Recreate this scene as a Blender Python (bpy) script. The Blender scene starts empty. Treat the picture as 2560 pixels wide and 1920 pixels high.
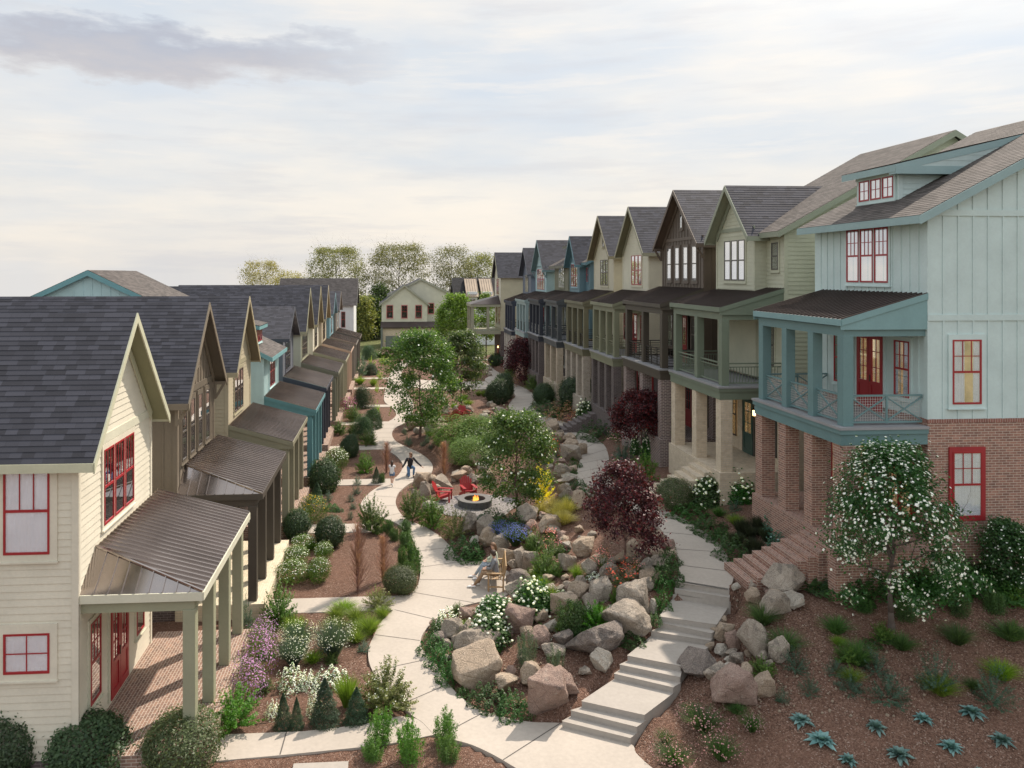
import bpy, math, random
import numpy as np
from mathutils import Vector, Matrix
from mathutils.geometry import tessellate_polygon
R = math.radians
SC = bpy.context.scene
COL = SC.collection
# ---------------------------------------------------------------- camera
F_, CX, CY, CAMZ = 1950.0, 1108.5, 687.0, 10.7
YAW = math.atan(0.07)
cd = bpy.data.cameras.new('camera'); cam = bpy.data.objects.new('camera', cd); COL.objects.link(cam)
cam.location = (0, 0, CAMZ); cam.rotation_euler = (R(90), 0, -YAW)
cd.sensor_width = 36; cd.lens = F_ / 2560 * 36
cd.shift_x = (1280 - CX) / 2560; cd.shift_y = -(960 - CY) / 2560
cd.clip_start = 0.2; cd.clip_end = 6000
SC.camera = cam
SC.view_settings.view_transform = 'Standard'; SC.view_settings.look = 'None'
SC.view_settings.exposure = 0.12; SC.view_settings.gamma = 1
# ---------------------------------------------------------------- light
SUN_AZ, SUN_EL = R(43), R(48)
sd = bpy.data.lights.new('sun', 'SUN'); sun = bpy.data.objects.new('sun', sd); COL.objects.link(sun)
sd.energy = 5.0; sd.angle = R(0.8); sd.color = (1.0, 0.88, 0.75)
sv = Vector((math.sin(SUN_AZ) * math.cos(SUN_EL), math.cos(SUN_AZ) * math.cos(SUN_EL), math.sin(SUN_EL)))
sun.rotation_euler = (-sv).to_track_quat('-Z', 'Y').to_euler(); sun.location = (40, 60, 80)
w = bpy.data.worlds.new('World'); SC.world = w; w.use_nodes = True
nt = w.node_tree; nt.nodes.clear()
class G:
    """tiny node-graph helper"""
    def __init__(s, nt): s.nt = nt
    def n(s, t, **k):
        nd = s.nt.nodes.new('ShaderNode' + t)
        for a, v in k.items():
            if a.startswith('i_'):
                key = a[2:]; key = int(key) if key.isdigit() else key.replace('_', ' ')
                s.set(nd.inputs[key], v)
            else: setattr(nd, a, v)
        return nd
    def set(s, inp, v):
        if isinstance(v, bpy.types.NodeSocket): s.nt.links.new(v, inp)
        elif isinstance(v, bpy.types.Node): s.nt.links.new(v.outputs[0], inp)
        else:
            try: inp.default_value = v
            except Exception: inp.default_value = (*v, 1) if len(v) == 3 else v
    def m(s, op, a, b=0.0, c=None):
        nd = s.nt.nodes.new('ShaderNodeMath'); nd.operation = op
        s.set(nd.inputs[0], a); s.set(nd.inputs[1], b)
        if c is not None: s.set(nd.inputs[2], c)
        return nd.outputs[0]
    def mix(s, f, a, b, blend='MIX'):
        nd = s.nt.nodes.new('ShaderNodeMix'); nd.data_type = 'RGBA'; nd.blend_type = blend
        s.set(nd.inputs[0], f); s.set(nd.inputs[6], a if not isinstance(a, tuple) else (*a[:3], 1)); s.set(nd.inputs[7], b if not isinstance(b, tuple) else (*b[:3], 1))
        return nd.outputs[2]
    def ramp(s, f, stops):
        nd = s.nt.nodes.new('ShaderNodeValToRGB'); cr = nd.color_ramp
        while len(cr.elements) < len(stops): cr.elements.new(0.5)
        for e, (p, c) in zip(cr.elements, stops):
            e.position = p; e.color = (*c, 1) if len(c) == 3 else c
        s.set(nd.inputs[0], f); return nd.outputs[0]
    def noise(s, vec, scale, detail=3, rough=.55, out=0):
        nd = s.nt.nodes.new('ShaderNodeTexNoise'); nd.inputs['Scale'].default_value = scale
        nd.inputs['Detail'].default_value = detail; nd.inputs['Roughness'].default_value = rough
        if vec is not None: s.set(nd.inputs['Vector'], vec)
        return nd.outputs[out]
    def sep(s, v):
        nd = s.nt.nodes.new('ShaderNodeSeparateXYZ'); s.set(nd.inputs[0], v); return nd.outputs
    def comb(s, x, y, z=0.0):
        nd = s.nt.nodes.new('ShaderNodeCombineXYZ')
        for i, v in enumerate((x, y, z)): s.set(nd.inputs[i], v)
        return nd.outputs[0]
g = G(nt)
tc = g.n('TexCoord'); dx, dy, dz = g.sep(tc.outputs['Generated'])
sky = g.n('TexSky', sky_type='NISHITA', sun_disc=False, sun_elevation=SUN_EL, sun_rotation=SUN_AZ, air_density=1.3, dust_density=3.0)
az = g.m('ARCTAN2', dx, dy)
dzc = g.m('MAXIMUM', dz, 0.0)
el = g.m('ARCSINE', dzc)
vec = g.comb(g.m('MULTIPLY', az, 2.2), g.m('MULTIPLY', el, 9.0), 0.3)
n1 = g.noise(vec, 1.6, 6, .55)
n2 = g.noise(g.comb(g.m('MULTIPLY', az, 1.4), g.m('MULTIPLY', el, 6.0), 4.1), 1.1, 4, .5)
base = g.ramp(el, [(0.0, (.93, .84, .73)), (.10, (.87, .83, .775)), (.25, (.80, .815, .82)), (.42, (.74, .79, .84)), (.60, (.92, 1.02, 1.14)), (1.0, (1.05, 1.18, 1.34))])  # upper stops raised to add fill from the sky overhead
cl = g.ramp(n1, [(.36, (0, 0, 0)), (.66, (1, 1, 1))])
col1 = g.mix(cl, g.mix(.42, base, (.60, .66, .74)), g.mix(.6, base, (.97, .89, .79)))
blue = g.ramp(n2, [(.5, (0, 0, 0)), (.72, (1, 1, 1))])
col2 = g.mix(g.m('MULTIPLY', blue, .75), col1, (.57, .67, .80))
n3 = g.noise(g.comb(g.m('MULTIPLY', az, 3.2), g.m('MULTIPLY', el, 26.0), 7.7), 1.5, 5, .6)
col2 = g.mix(g.m('MULTIPLY', g.ramp(n3, [(.52, (0, 0, 0)), (.68, (1, 1, 1))]), .45), col2, (.66, .66, .69))
col2 = g.mix(g.m('MULTIPLY', g.ramp(n3, [(.30, (1, 1, 1)), (.44, (0, 0, 0))]), .4), col2, (.99, .90, .80))
# the grey bank of cloud high over the first cottages
nz = g.noise(g.comb(g.m('MULTIPLY', az, 9.0), g.m('MULTIPLY', el, 30.0), 0.0), .75, 6, .6)
nzz = g.m('SUBTRACT', nz, .5)
ca = g.m('DIVIDE', g.m('SUBTRACT', az, -0.30), .33)
e0 = g.m('ADD', g.m('MULTIPLY', az, .03), .268)
ce = g.m('DIVIDE', g.m('SUBTRACT', g.m('SUBTRACT', el, g.m('MULTIPLY', nzz, .12)), e0), .034)
cm = g.m('SUBTRACT', g.m('SUBTRACT', 1.0, g.m('MULTIPLY', ca, ca)), g.m('MULTIPLY', ce, ce))
cmr = g.ramp(cm, [(.0, (0, 0, 0)), (.8, (1, 1, 1))])
col3 = g.mix(g.m('MULTIPLY', cmr, .9), col2, g.mix(g.m('ADD', g.m('MULTIPLY', ce, .3), .5), (.72, .63, .57), (.33, .41, .56)))
skyc = g.mix(1.0, sky.outputs[0], (.10, .10, .10), 'MULTIPLY')
fin = g.mix(.9, skyc, col3)
bk = g.m('MULTIPLY', g.m('MAXIMUM', g.m('MULTIPLY', dy, -1.0), 0.0), .30)      # sky behind the viewer raised as added fill on the shaded walls
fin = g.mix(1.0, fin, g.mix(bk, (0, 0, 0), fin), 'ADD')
sdn = g.n('VectorMath', operation='DOT_PRODUCT'); g.set(sdn.inputs[0], tc.outputs['Generated']); g.set(sdn.inputs[1], tuple(sv))
gl_ = g.m('MULTIPLY', g.m('POWER', g.m('MAXIMUM', sdn.outputs['Value'], 0.0), 22.0), 4.0)      # brighter hazy sky round the sun
fin = g.mix(1.0, fin, g.mix(gl_, (0, 0, 0), (1.25, 1.12, .95)), 'ADD')
low = g.m('GREATER_THAN', dz, -0.06)
fin = g.mix(low, (.20, .17, .14), fin)
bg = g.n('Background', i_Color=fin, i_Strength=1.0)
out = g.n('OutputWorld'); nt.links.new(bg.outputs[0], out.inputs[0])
# ---------------------------------------------------------------- pixel helpers (used once, to lay the place out)
fx, fy = math.sin(YAW), math.cos(YAW)
def ray(px, py):
    u = (px - CX) / F_; v = (CY - py) / F_
    return Vector((fx + u * fy, fy - u * fx, v))       # per metre of depth
def W(px, py, z):
    r = ray(px, py); t = (z - CAMZ) / r.z
    return Vector((r.x * t, r.y * t, z))
def YD(d, X): return (d - X * fx) / fy                    # world Y of a point at X seen at depth d
def depth(p): return p[0] * fx + p[1] * fy
# ---------------------------------------------------------------- materials
def newmat(name):
    m = bpy.data.materials.new(name); m.use_nodes = True; m.node_tree.nodes.clear(); return m, G(m.node_tree)
def fin_mat(m, g, col, rough=.6, metal=0.0, bump=None, bs=.3, bd=.01, spec=.5, **kw):
    p = g.n('BsdfPrincipled'); g.set(p.inputs['Base Color'], col if not isinstance(col, tuple) else (*col[:3], 1))
    g.set(p.inputs['Roughness'], rough); p.inputs['Metallic'].default_value = metal
    p.inputs['Specular IOR Level'].default_value = spec
    for k, v in kw.items(): g.set(p.inputs[k.replace('_', ' ')], v)
    if bump is not None:
        b = g.n('Bump', i_Strength=bs, i_Distance=bd); g.set(b.inputs['Height'], bump); g.set(p.inputs['Normal'], b.outputs[0])
    o = g.n('OutputMaterial'); g.nt.links.new(p.outputs[0], o.inputs[0]); return m
def pos(g): return g.n('NewGeometry').outputs['Position']
def shade(c, f): return tuple(min(1, x * f) for x in c)
MC = {}
def paint(c, rough=.55):
    k = ('p', c, rough)
    if k not in MC:
        m, g = newmat('paint'); n = g.noise(pos(g), 1.3, 5); n2 = g.noise(pos(g), 14, 3)
        f = g.m('ADD', g.m('MULTIPLY', n, .7), g.m('MULTIPLY', n2, .3))
        MC[k] = fin_mat(m, g, g.ramp(f, [(.3, shade(c, .88)), (.7, shade(c, 1.07))]), rough, bump=n2, bs=.12)
    return MC[k]
def wallvec(g):
    ge = g.n('NewGeometry'); x, y, z = g.sep(ge.outputs['Position']); nx, ny, nz = g.sep(ge.outputs['True Normal'])
    ax = g.m('GREATER_THAN', g.m('ABSOLUTE', nx), .5); azz = g.m('GREATER_THAN', g.m('ABSOLUTE', nz), .6)
    any_ = g.m('MAXIMUM', ax, azz)
    u = g.m('ADD', g.m('MULTIPLY', y, any_), g.m('MULTIPLY', x, g.m('SUBTRACT', 1.0, any_)))
    v = g.m('ADD', g.m('MULTIPLY', x, azz), g.m('MULTIPLY', z, g.m('SUBTRACT', 1.0, azz)))
    return g.comb(u, v, 0.0)
def brick(c1, c2, mo, bw=.22, bh=.075, key=''):
    k = ('b', c1, c2, mo, bw, bh)
    if k not in MC:
        m, g = newmat('brickwork'); v = wallvec(g)
        b = g.n('TexBrick', offset=.5, i_Vector=v, i_Scale=1.0, i_Mortar_Size=.007, i_Mortar_Smooth=.3, i_Bias=0.0, i_Brick_Width=bw, i_Row_Height=bh)
        g.set(b.inputs['Color1'], c1); g.set(b.inputs['Color2'], c2); g.set(b.inputs['Mortar'], mo)
        n = g.noise(v, 2.1, 4); nf = g.noise(v, 60, 3); nb = g.noise(v, 5.5, 1)
        c = g.mix(g.ramp(nb, [(.52, (0, 0, 0)), (.6, (.55, .55, .55))]), b.outputs[0], g.mix(1.0, b.outputs[0], shade(c2, .9), 'MULTIPLY'))
        c = g.mix(.55, b.outputs[0], c)
        c = g.mix(.28, c, g.ramp(n, [(.3, shade(c1, .75)), (.7, shade(c1, 1.25))]))
        c = g.mix(b.outputs[1], c, mo)
        h = g.m('ADD', g.m('MULTIPLY', g.m('SUBTRACT', 1.0, b.outputs[1]), .8), g.m('MULTIPLY', nf, .25))
        MC[k] = fin_mat(m, g, c, .85, bump=h, bs=.5, bd=.012)
    return MC[k]
def shingle(c):
    k = ('s', c)
    if k not in MC:
        m, g = newmat('roof_shingles'); uv = g.n('UVMap').outputs[0]
        b = g.n('TexBrick', offset=.37, offset_frequency=3, squash=1.7, squash_frequency=2, i_Vector=uv, i_Scale=1.0, i_Mortar_Size=.004, i_Mortar_Smooth=.1, i_Bias=0.0, i_Brick_Width=.27, i_Row_Height=.15)
        g.set(b.inputs['Color1'], shade(c, .48)); g.set(b.inputs['Color2'], shade(c, 1.75)); g.set(b.inputs['Mortar'], shade(c, .5))
        n = g.noise(pos(g), .9, 5); nf = g.noise(pos(g), 70, 2)
        cc = g.mix(.16, b.outputs[0], g.ramp(n, [(.3, shade(c, .7)), (.7, shade((c[0] * 1.1, c[1], c[2] * .92), 1.3))]))
        cc = g.mix(.25, cc, g.ramp(nf, [(.3, shade(c, .4)), (.7, shade(c, 1.8))]))
        MC[k] = fin_mat(m, g, cc, .8, bump=g.m('ADD', g.m('MULTIPLY', nf, .4), b.outputs[0]), bs=.35, bd=.006, spec=.35)
    return MC[k]
def metal(c, rough=.36, met=.7):
    k = ('m', c, rough, met)
    if k not in MC:
        m, g = newmat('metal_roofing'); n = g.noise(pos(g), 2.2, 4); n2 = g.noise(pos(g), .5, 2)
        MC[k] = fin_mat(m, g, g.ramp(n2, [(.3, shade(c, .9)), (.7, shade(c, 1.15))]), g.m('ADD', g.m('MULTIPLY', n, .16), rough - .08), met, bump=n, bs=.06)
    return MC[k]
def concrete(c=(.50, .45, .39), name='concrete'):
    k = ('c', c)
    if k not in MC:
        m, g = newmat(name); p = pos(g); n = g.noise(p, .55, 6, .6); n2 = g.noise(p, 9, 5); nf = g.noise(p, 90, 2)
        cc = g.mix(.5, g.ramp(n, [(.3, shade(c, .80)), (.7, shade(c, 1.12))]), g.ramp(n2, [(.3, shade(c, .85)), (.72, shade(c, 1.1))]))
        cc = g.mix(g.m('MULTIPLY', g.ramp(nf, [(.60, (0, 0, 0)), (.72, (1, 1, 1))]), .35), cc, shade(c, .6))
        MC[k] = fin_mat(m, g, cc, .85, bump=g.m('ADD', g.m('MULTIPLY', nf, .5), n2), bs=.25, bd=.006)
    return MC[k]
def simple(name, c, rough=.5, metal=0., spec=.5, **kw):
    k = (name, c, rough, metal)
    if k not in MC:
        m, g = newmat(name); n = g.noise(pos(g), 8, 3)
        MC[k] = fin_mat(m, g, g.ramp(n, [(.3, shade(c, .88)), (.7, shade(c, 1.1))]), rough, metal, spec=spec, **kw)
    return MC[k]
def leafmat(name, c1, c2, c3=None, trans=.35, rough=.45, spec=.3):
    k = (name, c1, c2)
    if k not in MC:
        m, g = newmat(name); ri = g.n('NewGeometry').outputs['Random Per Island']; oi = g.n('ObjectInfo').outputs['Random']
        n = g.noise(pos(g), 2.6, 3)
        f = g.m('ADD', g.m('MULTIPLY', ri, .62), g.m('MULTIPLY', n, .42))
        c1, c2 = shade(c1, 1.45), shade(c2, 1.35); c3 = c3 and shade(c3, 1.2); st = [(.12, c1), (.75, c2)] if c3 is None else [(.12, c1), (.6, c2), (.95, c3)]
        c = g.ramp(f, st)
        hs = g.n('HueSaturation', i_Hue=g.m('ADD', g.m('MULTIPLY', oi, .024), .488), i_Saturation=g.m('ADD', g.m('MULTIPLY', oi, .2), .88), i_Value=g.m('ADD', g.m('MULTIPLY', oi, .35), .85), i_Color=c)
        p = g.n('BsdfPrincipled', i_Roughness=rough); g.set(p.inputs['Base Color'], hs.outputs[0]); p.inputs['Specular IOR Level'].default_value = spec
        t = g.n('BsdfTranslucent'); g.set(t.inputs[0], g.mix(1.0, hs.outputs[0], (1.5, 1.6, .8), 'MULTIPLY'))
        mx = g.n('MixShader', i_0=trans); g.nt.links.new(p.outputs[0], mx.inputs[1]); g.nt.links.new(t.outputs[0], mx.inputs[2])
        o = g.n('OutputMaterial'); g.nt.links.new(mx.outputs[0], o.inputs[0]); MC[k] = m
    return MC[k]
def glassmat(warm=0.0):
    k = ('g', warm)
    if k not in MC:
        m, g = newmat('window_glass')
        p = g.n('BsdfGlossy', i_Roughness=.015); g.set(p.inputs[0], (.95, .97, 1, 1))
        t = g.n('BsdfTransparent'); ge = g.n('NewGeometry'); dt = g.n('VectorMath', operation='DOT_PRODUCT')
        g.set(dt.inputs[0], ge.outputs['Incoming']); g.set(dt.inputs[1], ge.outputs['Normal'])
        cs = g.m('SUBTRACT', 1.0, g.m('ABSOLUTE', dt.outputs['Value'])); f = g.m('ADD', .05, g.m('MULTIPLY', .93, g.m('POWER', cs, 1.3)))
        mx = g.n('MixShader'); g.set(mx.inputs[0], f); g.nt.links.new(t.outputs[0], mx.inputs[1]); g.nt.links.new(p.outputs[0], mx.inputs[2])
        o = g.n('OutputMaterial'); g.nt.links.new(mx.outputs[0], o.inputs[0]); MC[k] = m
    return MC[k]
def glow(c, s, name='lit_lamp_glass'):
    k = (name, c, s)
    if k not in MC:
        m, g = newmat(name); e = g.n('Emission', i_Strength=s)
        n = g.noise(pos(g), 2.5, 3); g.set(e.inputs[0], g.ramp(n, [(.3, shade(c, .55)), (.7, c)]))
        o = g.n('OutputMaterial'); g.nt.links.new(e.outputs[0], o.inputs[0]); MC[k] = m
    return MC[k]
# ---------------------------------------------------------------- mesh builder
class MB:
    def __init__(s): s.v = []; s.f = []; s.uv = {}
    def add(s, pts, faces, uvs=None):
        o = len(s.v); s.v += [tuple(p) for p in pts]
        for i, f in enumerate(faces):
            if uvs: s.uv[len(s.f)] = [uvs[j] for j in f]
            s.f.append(tuple(j + o for j in f))
    def box(s, x0, x1, y0, y1, z0, z1):
        s.add([(x0, y0, z0), (x1, y0, z0), (x1, y1, z0), (x0, y1, z0), (x0, y0, z1), (x1, y0, z1), (x1, y1, z1), (x0, y1, z1)],
              [(0, 3, 2, 1), (4, 5, 6, 7), (0, 1, 5, 4), (1, 2, 6, 5), (2, 3, 7, 6), (3, 0, 4, 7)])
    def prism(s, pts, ex):
        n = len(pts); ex = Vector(ex); p = [Vector(q) for q in pts]
        s.add(p + [q + ex for q in p], [tuple(range(n)), tuple(range(2 * n - 1, n - 1, -1))] + [(i, (i + 1) % n, n + (i + 1) % n, n + i) for i in range(n)])
    def tube(s, a, b, r0, r1=None, n=7):
        a, b = Vector(a), Vector(b); r1 = r0 if r1 is None else r1
        d = (b - a).normalized(); t = d.orthogonal().normalized(); q = d.cross(t)
        P = []
        for c, r in ((a, r0), (b, r1)):
            P += [c + (t * math.cos(i * 2 * math.pi / n) + q * math.sin(i * 2 * math.pi / n)) * r for i in range(n)]
        s.add(P, [(i, (i + 1) % n, n + (i + 1) % n, n + i) for i in range(n)] + [tuple(range(n - 1, -1, -1)), tuple(range(n, 2 * n))])
    def bar(s, a, b, w, h, up=(0, 0, 1)):
        a, b = Vector(a), Vector(b); d = (b - a).normalized(); up = Vector(up)
        sd = d.cross(up).normalized() * (w / 2); u2 = sd.cross(d).normalized() * (h / 2)
        P = [c + i * sd + j * u2 for c in (a, b) for i, j in ((-1, -1), (1, -1), (1, 1), (-1, 1))]
        s.add(P, [(0, 1, 2, 3), (7, 6, 5, 4), (0, 4, 5, 1), (1, 5, 6, 2), (2, 6, 7, 3), (3, 7, 4, 0)])
    def build(s, name, mat, parent=None, smooth=False, bevel=0):
        me = bpy.data.meshes.new(name); off = Vector((0, 0, 0)); p = parent
        while p is not None: off += p.location; p = p.parent
        me.from_pydata([tuple(Vector(q) - off) for q in s.v], [], s.f)
        if s.uv:
            ul = me.uv_layers.new(name='UVMap')
            for fi, p in enumerate(me.polygons):
                if fi in s.uv:
                    for k, li in enumerate(p.loop_indices): ul.data[li].uv = s.uv[fi][k]
        me.materials.append(mat)
        if smooth: me.polygons.foreach_set('use_smooth', [True] * len(me.polygons))
        me.update(); o = bpy.data.objects.new(name, me); COL.objects.link(o); o.parent = parent
        if bevel:
            b = o.modifiers.new('bevel', 'BEVEL'); b.width = bevel; b.segments = 2; b.limit_method = 'ANGLE'
        return o
LABELS = {}
def tag(o, label, cat, group=None, kind=None):
    if label: o['label'] = label
    if cat: o['category'] = cat
    if group: o['group'] = group
    if kind: o['kind'] = kind
    return o
def empty(name, loc, label=None, cat=None, group=None, rz=0):
    o = bpy.data.objects.new(name, None); COL.objects.link(o); o.location = loc; o.rotation_euler = (0, 0, rz)
    o.empty_display_size = .3
    return tag(o, label, cat, group)
def copy_tree(o, parent=None):
    c = o.copy(); COL.objects.link(c)
    if parent is not None: c.parent = parent
    for ch in list(o.children): copy_tree(ch, c)
    return c
# ================================================================= ground and paths
def catmull(P, sub=5):
    out = []
    for i in range(len(P) - 1):
        p0, p1, p2, p3 = P[max(i - 1, 0)], P[i], P[i + 1], P[min(i + 2, len(P) - 1)]
        for k in range(sub):
            t = k / sub
            out.append(tuple(.5 * (2 * b + (c - a) * t + (2 * a - 5 * b + 4 * c - d) * t * t + (3 * b - a - 3 * c + d) * t ** 3) for a, b, c, d in zip(p0, p1, p2, p3)))
    out.append(tuple(P[-1])); return out
ZL = -0.45
def zr(y):                      # height of the upper path along the tall houses
    return float(np.interp(y, [0, 30, 62, 90, 110], [1.35, 1.35, .55, -.25, -.45]))
def Wf(px, py, fn):
    z = 0.
    for _ in range(12): p = W(px, py, z); z = fn(p.y)
    return W(px, py, z)
LEFT_L = [(1084, 1836), (1056, 1806), (1026, 1785), (985, 1745), (955, 1710), (931, 1676), (921, 1645), (923, 1616), (937, 1585), (953, 1554), (990, 1519), (1008, 1502), (1025, 1486), (1043, 1465), (1050, 1440), (1050, 1410), (1042, 1375), (1030, 1345), (1010, 1322), (985, 1305), (950, 1293), (915, 1282), (902, 1268), (904, 1255), (915, 1240), (937, 1222), (972, 1204), (996, 1187), (1007, 1167), (1002, 1152), (985, 1135), (958, 1122), (935, 1108), (921, 1093), (925, 1077), (945, 1064), (972, 1053), (989, 1040), (988, 1027), (974, 1014), (961, 1003), (961, 985), (968, 960), (972, 945), (978, 928), (990, 912), (1010, 900), (1040, 891), (1090, 887)]
LEFT_R = [(1406, 1807), (1370, 1806), (1330, 1805), (1280, 1797), (1225, 1783), (1180, 1764), (1128, 1718), (1093, 1666), (1058, 1625), (1052, 1598), (1070, 1567), (1110, 1535), (1153, 1516), (1205, 1503), (1262, 1490), (1290, 1462), (1278, 1435), (1245, 1415), (1200, 1403), (1155, 1396), (1128, 1368), (1102, 1342), (1063, 1317), (1020, 1300), (997, 1277), (989, 1252), (998, 1230), (1025, 1208), (1055, 1197), (1077, 1183), (1082, 1165), (1070, 1147), (1045, 1130), (1012, 1115), (988, 1101), (980, 1084), (988, 1069), (1010, 1058), (1025, 1040), (1034, 1021), (1030, 1000), (1018, 980), (1009, 960), (1004, 940), (1008, 922), (1024, 908), (1050, 900), (1090, 896)]
BOT_L = [(1084, 1836), (1130, 1848), (1180, 1862), (1230, 1885), (1270, 1908), (1310, 1935), (1360, 1990)]
BOT_R = [(1406, 1807), (1440, 1818), (1490, 1833), (1576, 1859), (1590, 1882), (1625, 1915), (1660, 1940), (1700, 1990)]
def wl(P): return catmull([tuple(W(x, y, ZL)) for x, y in P], 4)
polyL = wl(LEFT_L)[::-1] + wl(BOT_L)[1:] + wl(BOT_R)[::-1] + wl(LEFT_R)[1:]
RP_L = [(1689, 1456), (1697, 1430), (1695, 1395), (1682, 1365), (1662, 1337), (1640, 1310), (1600, 1283), (1540, 1258), (1480, 1238), (1455, 1222), (1445, 1205), (1442, 1181), (1449, 1153), (1455, 1131), (1440, 1105), (1399, 1077), (1352, 1057), (1313, 1040), (1282, 1027), (1271, 1016), (1279, 1001), (1289, 990), (1278, 978), (1248, 966), (1222, 957), (1212, 948), (1224, 939), (1222, 928), (1207, 917), (1190, 909), (1170, 903)]
RP_R = [(1820, 1475), (1834, 1445), (1828, 1412), (1808, 1372), (1787, 1350), (1735, 1312), (1686, 1285), (1630, 1262), (1580, 1240), (1540, 1216), (1526, 1190), (1523, 1165), (1521, 1138), (1508, 1109), (1469, 1081), (1425, 1060), (1389, 1047), (1350, 1031), (1332, 1019), (1329, 1008), (1335, 997), (1336, 986), (1319, 972), (1295, 963), (1272, 955), (1264, 948), (1267, 941), (1252, 927), (1230, 915), (1208, 906), (1185, 899)]
rpl = catmull([tuple(Wf(x, y, zr)) for x, y in RP_L], 4); rpr = catmull([tuple(Wf(x, y, zr)) for x, y in RP_R], 4)
# link between the two paths, beyond the trees
LK = [((1006, 962), (1004, 944)), ((1060, 972), (1060, 950)), ((1110, 974), (1112, 952)), ((1165, 974), (1168, 954)), ((1215, 972), (1215, 953)), ((1262, 985), (1262, 958))]
def lkz(t): return ZL + (zr(76) - ZL) * t
lk = [(W(a[0], a[1], lkz(i / 5)), W(b[0], b[1], lkz(i / 5))) for i, (a, b) in enumerate(LK)]
# stairs: nosing lines top to bottom (crop px of the staircase), left end, right end
ST = [((1440, 125), (1930, 205)), ((1425, 193), (1930, 272)), ((1405, 240), (1925, 302)),
      ((1285, 445), (1812, 520)), ((1275, 500), (1765, 600)), ((1207, 582), (1755, 668)),
      ((990, 805), (1480, 900)), ((918, 888), (1475, 1005)), ((868, 972), (1412, 1098)),
      ((568, 1225), (1145, 1352)), ((468, 1310), (1075, 1462)), ((388, 1410), (1018, 1565))]
nos = []
for k, (a, b) in enumerate(ST):
    z = 1.35 - .15 * k
    nos.append(tuple(W(1300 + q[0] * .27125, 1420 + q[1] * .27125, z) for q in (a, b)))
# ---- control points for the ground
CP = []
for p in polyL[::3]: CP.append((p[0], p[1], ZL - .04))
for p in rpl[::3] + rpr[::3]: CP.append((p[0], p[1], p[2] - .04))
for a, b in lk: CP += [(a.x, a.y, a.z - .04), (b.x, b.y, b.z - .04)]
for k, (a, b) in enumerate(nos):
    z = 1.35 - .15 * k
    CP.append((a.x - .15, a.y, z - .12)); CP.append((b.x + .15, b.y - .1, z - .30))
for y in range(14, 110, 3):
    CP.append((-4.2, y, ZL - .03)); CP.append((-9, y, ZL - .1)); CP.append((-25, y, ZL - .2))
    if y > 24: CP.append((12.8, y, zr(y) + .35)); CP.append((20, y, zr(y) + .7)); CP.append((40, y, zr(y) + .7))
CP += [(12.9, 23, 1.6), (14.2, 21.4, 1.95), (16, 21.3, 2.15), (20, 21.2, 2.1), (25, 21, 2.0), (32, 21, 2.0), (12.2, 20.3, 1.25), (11, 21.3, 1.35), (10.6, 19.6, .85),
       (8.3, 19.0, .35), (9.6, 17.8, .15), (12, 18.2, .55), (15, 18.6, .85), (20, 18.8, .9), (26, 19, .9), (12, 15.8, -.25), (16, 15.8, -.15), (20, 16, -.1), (8, 15.5, -.5), (26, 16, 0),
       (10, 12, -.9), (20, 12, -.9), (0, 12, -.75), (-6, 12, -.75), (-3, 15.5, -.6), (0, 16, -.55), (-12, 12, -.8), (30, 10, -1), (0, -10, -2), (30, -10, -2), (-30, -10, -2), (0, 5, -1.5)]
FP = W(1187, 1262, -.12); FP.z = -.12                       # fire pit
for i in range(12):
    a = i * math.pi / 6
    CP.append((FP.x + 2.2 * math.cos(a), FP.y + 2.2 * math.sin(a), -.16)); CP.append((FP.x + 1 * math.cos(a), FP.y + 1 * math.sin(a), -.15))
CP += [(6.2, 22.6, .55), (5.0, 23.6, .45), (7.0, 25.0, .95), (5.6, 26.4, .6), (7.2, 29, 1.0), (5.2, 30.5, .4), (8.2, 33, 1.15), (3.3, 49, .35), (4.6, 52, .5), (6.5, 46, .7)]
for a in range(0, 360, 20):
    for rr in (200, 700): CP.append((rr * math.cos(R(a)), 60 + rr * math.sin(R(a)), -1.2 if rr < 300 else -2.0))
for y in (106, 112, 120, 130): CP += [(x, y, -.75) for x in (-6, 0, 6, 12, 20)]
C = np.array(CP, float); _, ui = np.unique(np.round(C[:, :2], 1), axis=0, return_index=True); C = C[ui]
n = len(C); D = np.hypot(C[:, None, 0] - C[None, :, 0], C[:, None, 1] - C[None, :, 1])
A = np.zeros((n + 1, n + 1)); A[:n, :n] = -D + np.eye(n) * -.02; A[:n, n] = 1; A[n, :n] = 1
wts = np.linalg.solve(A, np.append(C[:, 2], 0))
def rbf(P):
    d = np.hypot(P[:, None, 0] - C[None, :, 0], P[:, None, 1] - C[None, :, 1]); return -d @ wts[:n] + wts[n]
def axis(lo, hi, st, far):
    a = list(np.arange(lo, hi + st, st)); s = st; x = a[-1]
    while x < far: s *= 1.35; x += s; a.append(x)
    s = st; x = a[0]; b = []
    while x > -far: s *= 1.35; x -= s; b.append(x)
    return np.array(b[::-1] + a)
gx = axis(-10, 26, .22, 3500); gy = axis(12, 64, .22, 3500)
GX, GY = np.meshgrid(gx, gy); P = np.stack([GX.ravel(), GY.ravel()], 1)
H = np.concatenate([rbf(P[i:i + 4000]) for i in range(0, len(P), 4000)])
rr = np.hypot(P[:, 0], P[:, 1] - 60); H = np.where(rr > 300, -1.2, H)
fall = np.maximum(0, np.maximum(P[:, 1] - 150, np.maximum(-P[:, 0] - 32, P[:, 0] - 60))); H = H - .034 * fall      # the land drops away beyond the estate
rs = np.random.RandomState(3)
H += (rs.rand(len(H)) - .5) * .035 * (rr < 90)
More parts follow.
